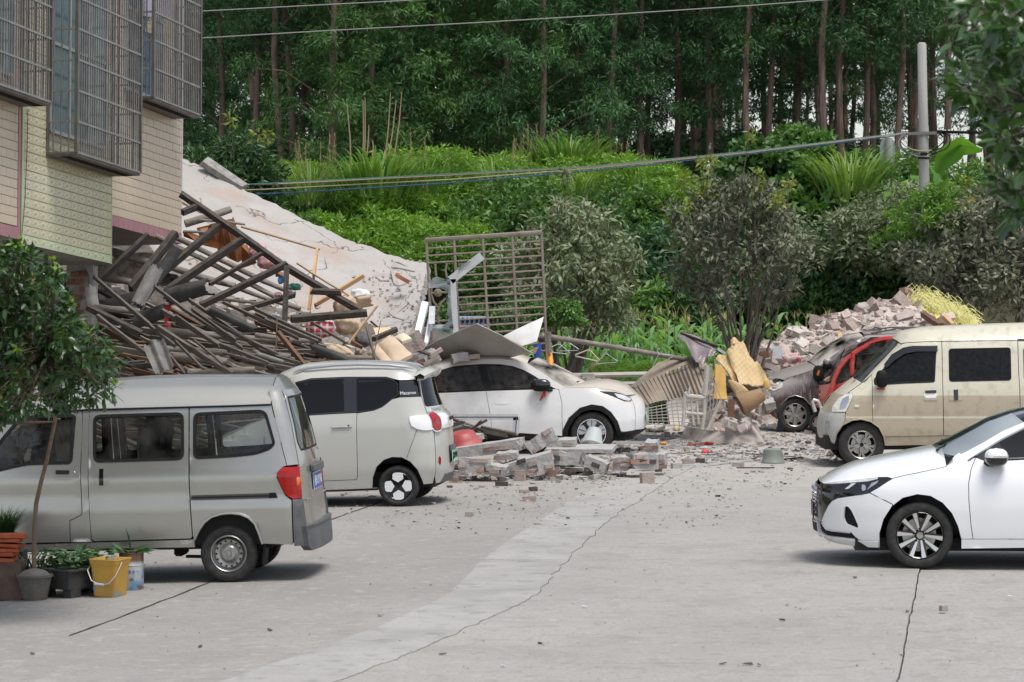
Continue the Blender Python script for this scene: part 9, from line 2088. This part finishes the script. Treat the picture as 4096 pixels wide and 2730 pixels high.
# utility pole, cables, small things in the green
def pole():
 U=crop(2900,0,1.7425);Y=61.5;b=P(*U(1392,1450),Y);base=Vector((b.x+.01,Y,T(b.x,Y)));root=empty('utility_pole',tuple(base),'round concrete utility pole with cable loops right of the thick reeds','utility pole');m=mat('pole_concrete',(.42,.40,.37),.85,var=(.34,.325,.30),vs=5,stretch=(2,2,.25),bump=.2)
 t=P(*U(1372,298),Y)-base;q0=P(*U(1392,1450),Y)-base
 M=MB();M.tube([(0,0,0),tuple(q0),tuple(q0.lerp(t,.5)),tuple(t-Vector((0,0,.04))),tuple(t)],[.125,.112,.10,.092,.06],20);M.build('shaft',m,root,smooth=True)
 br=P(*U(1385,935),Y)-base;M=MB();M.beam(br+Vector((-.38,-.1,.0)),br+Vector((.42,-.1,.02)),.05,.06);M.build('crossarm',mat('galv_bracket',(.2,.19,.18),.6,.5),root)
 for x in(-.42,-.36,.42,.5):M=MB();M.lathe([(.001,0),(.03,.0),(.035,.02),(.02,.04),(.035,.055),(.02,.08),(.001,.08)],12,Matrix.Translation(br+Vector((x,-.1,.0))));M.build('insulator',mat('white_porcelain',(.6,.58,.55),.3),root,smooth=True)
 for h in(0.,-.9):M=MB();M.lathe([(.112,-.02),(.116,-.02),(.116,.02),(.112,.02)],20,Matrix.Translation(br+Vector((0,0,h*.55-.0))));M.build('band',blk,root)
 cols={'y':mat('yellow_cable',(.36,.31,.2),.6),'b':mat('blue_cable',(.03,.07,.18),.6),'g':mat('green_cable',(.05,.17,.14),.6),'p':mat('pink_cable',(.42,.27,.22),.6),'k':blk}
 for pts,c in(([(1270,920),(1225,960),(1245,1010),(1330,1050),(1450,1050)],'y'),([(1270,930),(1225,980),(1235,1030),(1290,1070),(1380,1080)],'b'),([(1250,930),(1215,990),(1240,1050),(1300,1080)],'g'),([(1260,935),(1212,985),(1235,1050),(1345,1090)],'p'),([(1500,920),(1545,960),(1510,1030),(1440,1050)],'k'),([(1500,925),(1565,950),(1550,1030),(1440,1075)],'k'),([(1490,930),(1530,970),(1490,1020),(1400,1080)],'k')):
  a=[P(*U(*p),Y-.2)-base for p in pts];sm=[]
  for i in range(len(a)-1):
   for k in range(4):
    q=k/4;p0,p1,p2,p3=a[max(0,i-1)],a[i],a[i+1],a[min(len(a)-1,i+2)];sm.append(.5*((2*p1)+(p2-p0)*q+(2*p0-5*p1+4*p2-p3)*q*q+(3*p1-p0-3*p2+p3)*q**3))
  M=MB();M.tube(sm+[a[-1]],.012,6);M.build('cable_loop',cols[c],root,smooth=True)
 M=MB();M.box(P(*U(1385,1075),Y-.2)-base,(.13,.06,.07));M.build('junction_clamp',blk,root)
 for i,(pts,c,lab)in enumerate(((((1000,738),(1125,732),(1800,697),(2374,666),(3000,606),(3630,530)),'g','green overhead cable, highest of the three running to the utility pole'),(((960,762),(1067,758),(1800,719),(2374,674),(3000,611),(3635,533)),'y','yellowish overhead cable, middle of the three running to the utility pole'),(((960,780),(1096,775),(1800,733),(2374,683),(3000,617),(3635,538)),'b','dark blue overhead cable, lowest of the three running to the utility pole'),(((960,740),(1130,736),(1800,701),(2374,669),(3000,609),(3632,532)),'p','thin pinkish cable tight under the green one'))):
  w=[P(*p,lerp(56,Y-.1,k/(len(pts)-1)))for k,p in enumerate(pts)];c0=w[2].copy();M=MB();M.tube([q-c0 for q in w],.0105,6);o=M.build('overhead_cable',cols[c],smooth=True);o.location=c0;tag(o,lab,'cable','overhead cables')
 for i,dy in enumerate((0,7,13)):
  w=[P(*U(1470,912+dy),Y-.1),P(*U(1900,925+dy),60.5),P(*U(2300,930+dy),60)];c0=w[1].copy();M=MB();M.tube([q-c0 for q in w],.01,6);o=M.build('overhead_cable',blk);o.location=c0;tag(o,['upper','middle','lower'][i]+' black cable leaving the utility pole to the right','cable','overhead cables')
 wm=mat('grey_wire',(.30,.29,.27),.6)
 for pts,lab in((((760,48),(1676,0),(2300,-35)),'thin grey wire crossing the top left of the wood'),(((760,156),(1300,124),(1900,92),(2400,62),(3000,23),(3600,-22)),'long thin grey wire crossing the whole wood below the first')):
  w=[P(*p,46)for p in pts];c0=w[1].copy();M=MB();M.tube([q-c0 for q in w],.0075,6);o=M.build('overhead_wire',wm);o.location=c0;tag(o,lab,'wire','overhead cables')
 a=P(*U(1140,1280),70);o=Vector((a.x,70,T(a.x,70)));root=empty('traffic_sign',tuple(o),'grey rounded back of a traffic sign on a post left of the utility pole','traffic sign');sm=mat('sign_back',(.30,.34,.36),.5,.2)
 tp=P(*U(1133,965),70)-o;M=MB();M.tube([(0,-.1,0),(tp.x,tp.y-.25,tp.z)],.085,10);M.build('post',m,root,smooth=True)
 M=MB();M.prism([(P(*U(1132+a_*52,1065+b_*105),69.85)-o)for a_,b_ in rrect(-1,-1,1,1,.8,6)],(0,.02,0));M.build('sign_plate',sm,root)
 bp=P(2838,606,59.6);M=MB();M.tube([(.0,0,-.06),(0,0,-.02),(.005,0,.04),(.012,0,.07)],[.012,.034,.03,.012],8);M.tube([(.012,0,.065),(.02,0,.09),(.03,0,.10)],[.02,.022,.008],8);M.tube([(0,0,-.04),(-.02,0,-.13)],[.015,.01],6);ob=M.build('bird',mat('bird_feather',(.12,.105,.09),.8,var=(.5,.48,.45),vs=12,ramp=(.6,.65)),smooth=True);ob.location=bp+Vector((0,0,.06));tag(ob,'small grey brown bird perched on the overhead cables','bird')
 blob('plastic_bag',crop(0,0,1),2826,662,26,34,56.5,mat('pale_blue_bag',(.36,.48,.72),.6,var=(.45,.6,.3),vs=14),'small pale blue plastic bag caught in the shrub tips under the cables','plastic bag',.05,0,.3,1.,61)
 blob('tarpaulin',crop(0,0,1),1660,715,90,60,72.5,mat('black_tarp',(.012,.013,.02),.6),'black tarpaulin hump half hidden in the bushes below the cables','tarpaulin',.3,0,.2,1.,62)
pole()
def litter():
 M=MB();lm=mat('dry_leaf',(.10,.065,.035),.9,var=(.16,.12,.08),vs=20)
 for px,py in((130,2620),(800,2590),(2160,2578),(2890,2660),(2990,2662),(3035,2666),(3130,2485),(3630,2450),(3420,2315),(1770,2620),(2150,2100),(1080,2525)):
  g=G(px,py);M.box(g+Vector((0,0,.012)),(rnd.uniform(.03,.08),.02,.008),Matrix.Rotation(rnd.uniform(0,3),3,'Z'),jit=.006)
 tag(M.build('dry_leaf_litter',lm),kind='stuff')
 for px,py,lab in((2340,2433,'white scrap of paper on the open concrete, middle'),(2012,2670,'white scrap of paper near the bottom edge'),(4045,2392,'white scrap at the right edge of the concrete')):
  g=G(px,py);M=MB();M.box((0,0,.006),(.05,.02,.006),jit=.004);o=M.build('paper_scrap',wpl);o.location=g+Vector((0,0,.008));o.rotation_euler=(0,0,rnd.uniform(0,3));tag(o,lab,'paper')
 g=G(*LC(2107,417));chunk('stone',g+Vector((0,0,.03)),(.055,.05,.05),(0,0,.4),dust_b,'small reddish stone on the concrete below the sedan wheel','stone',n=2)
litter()
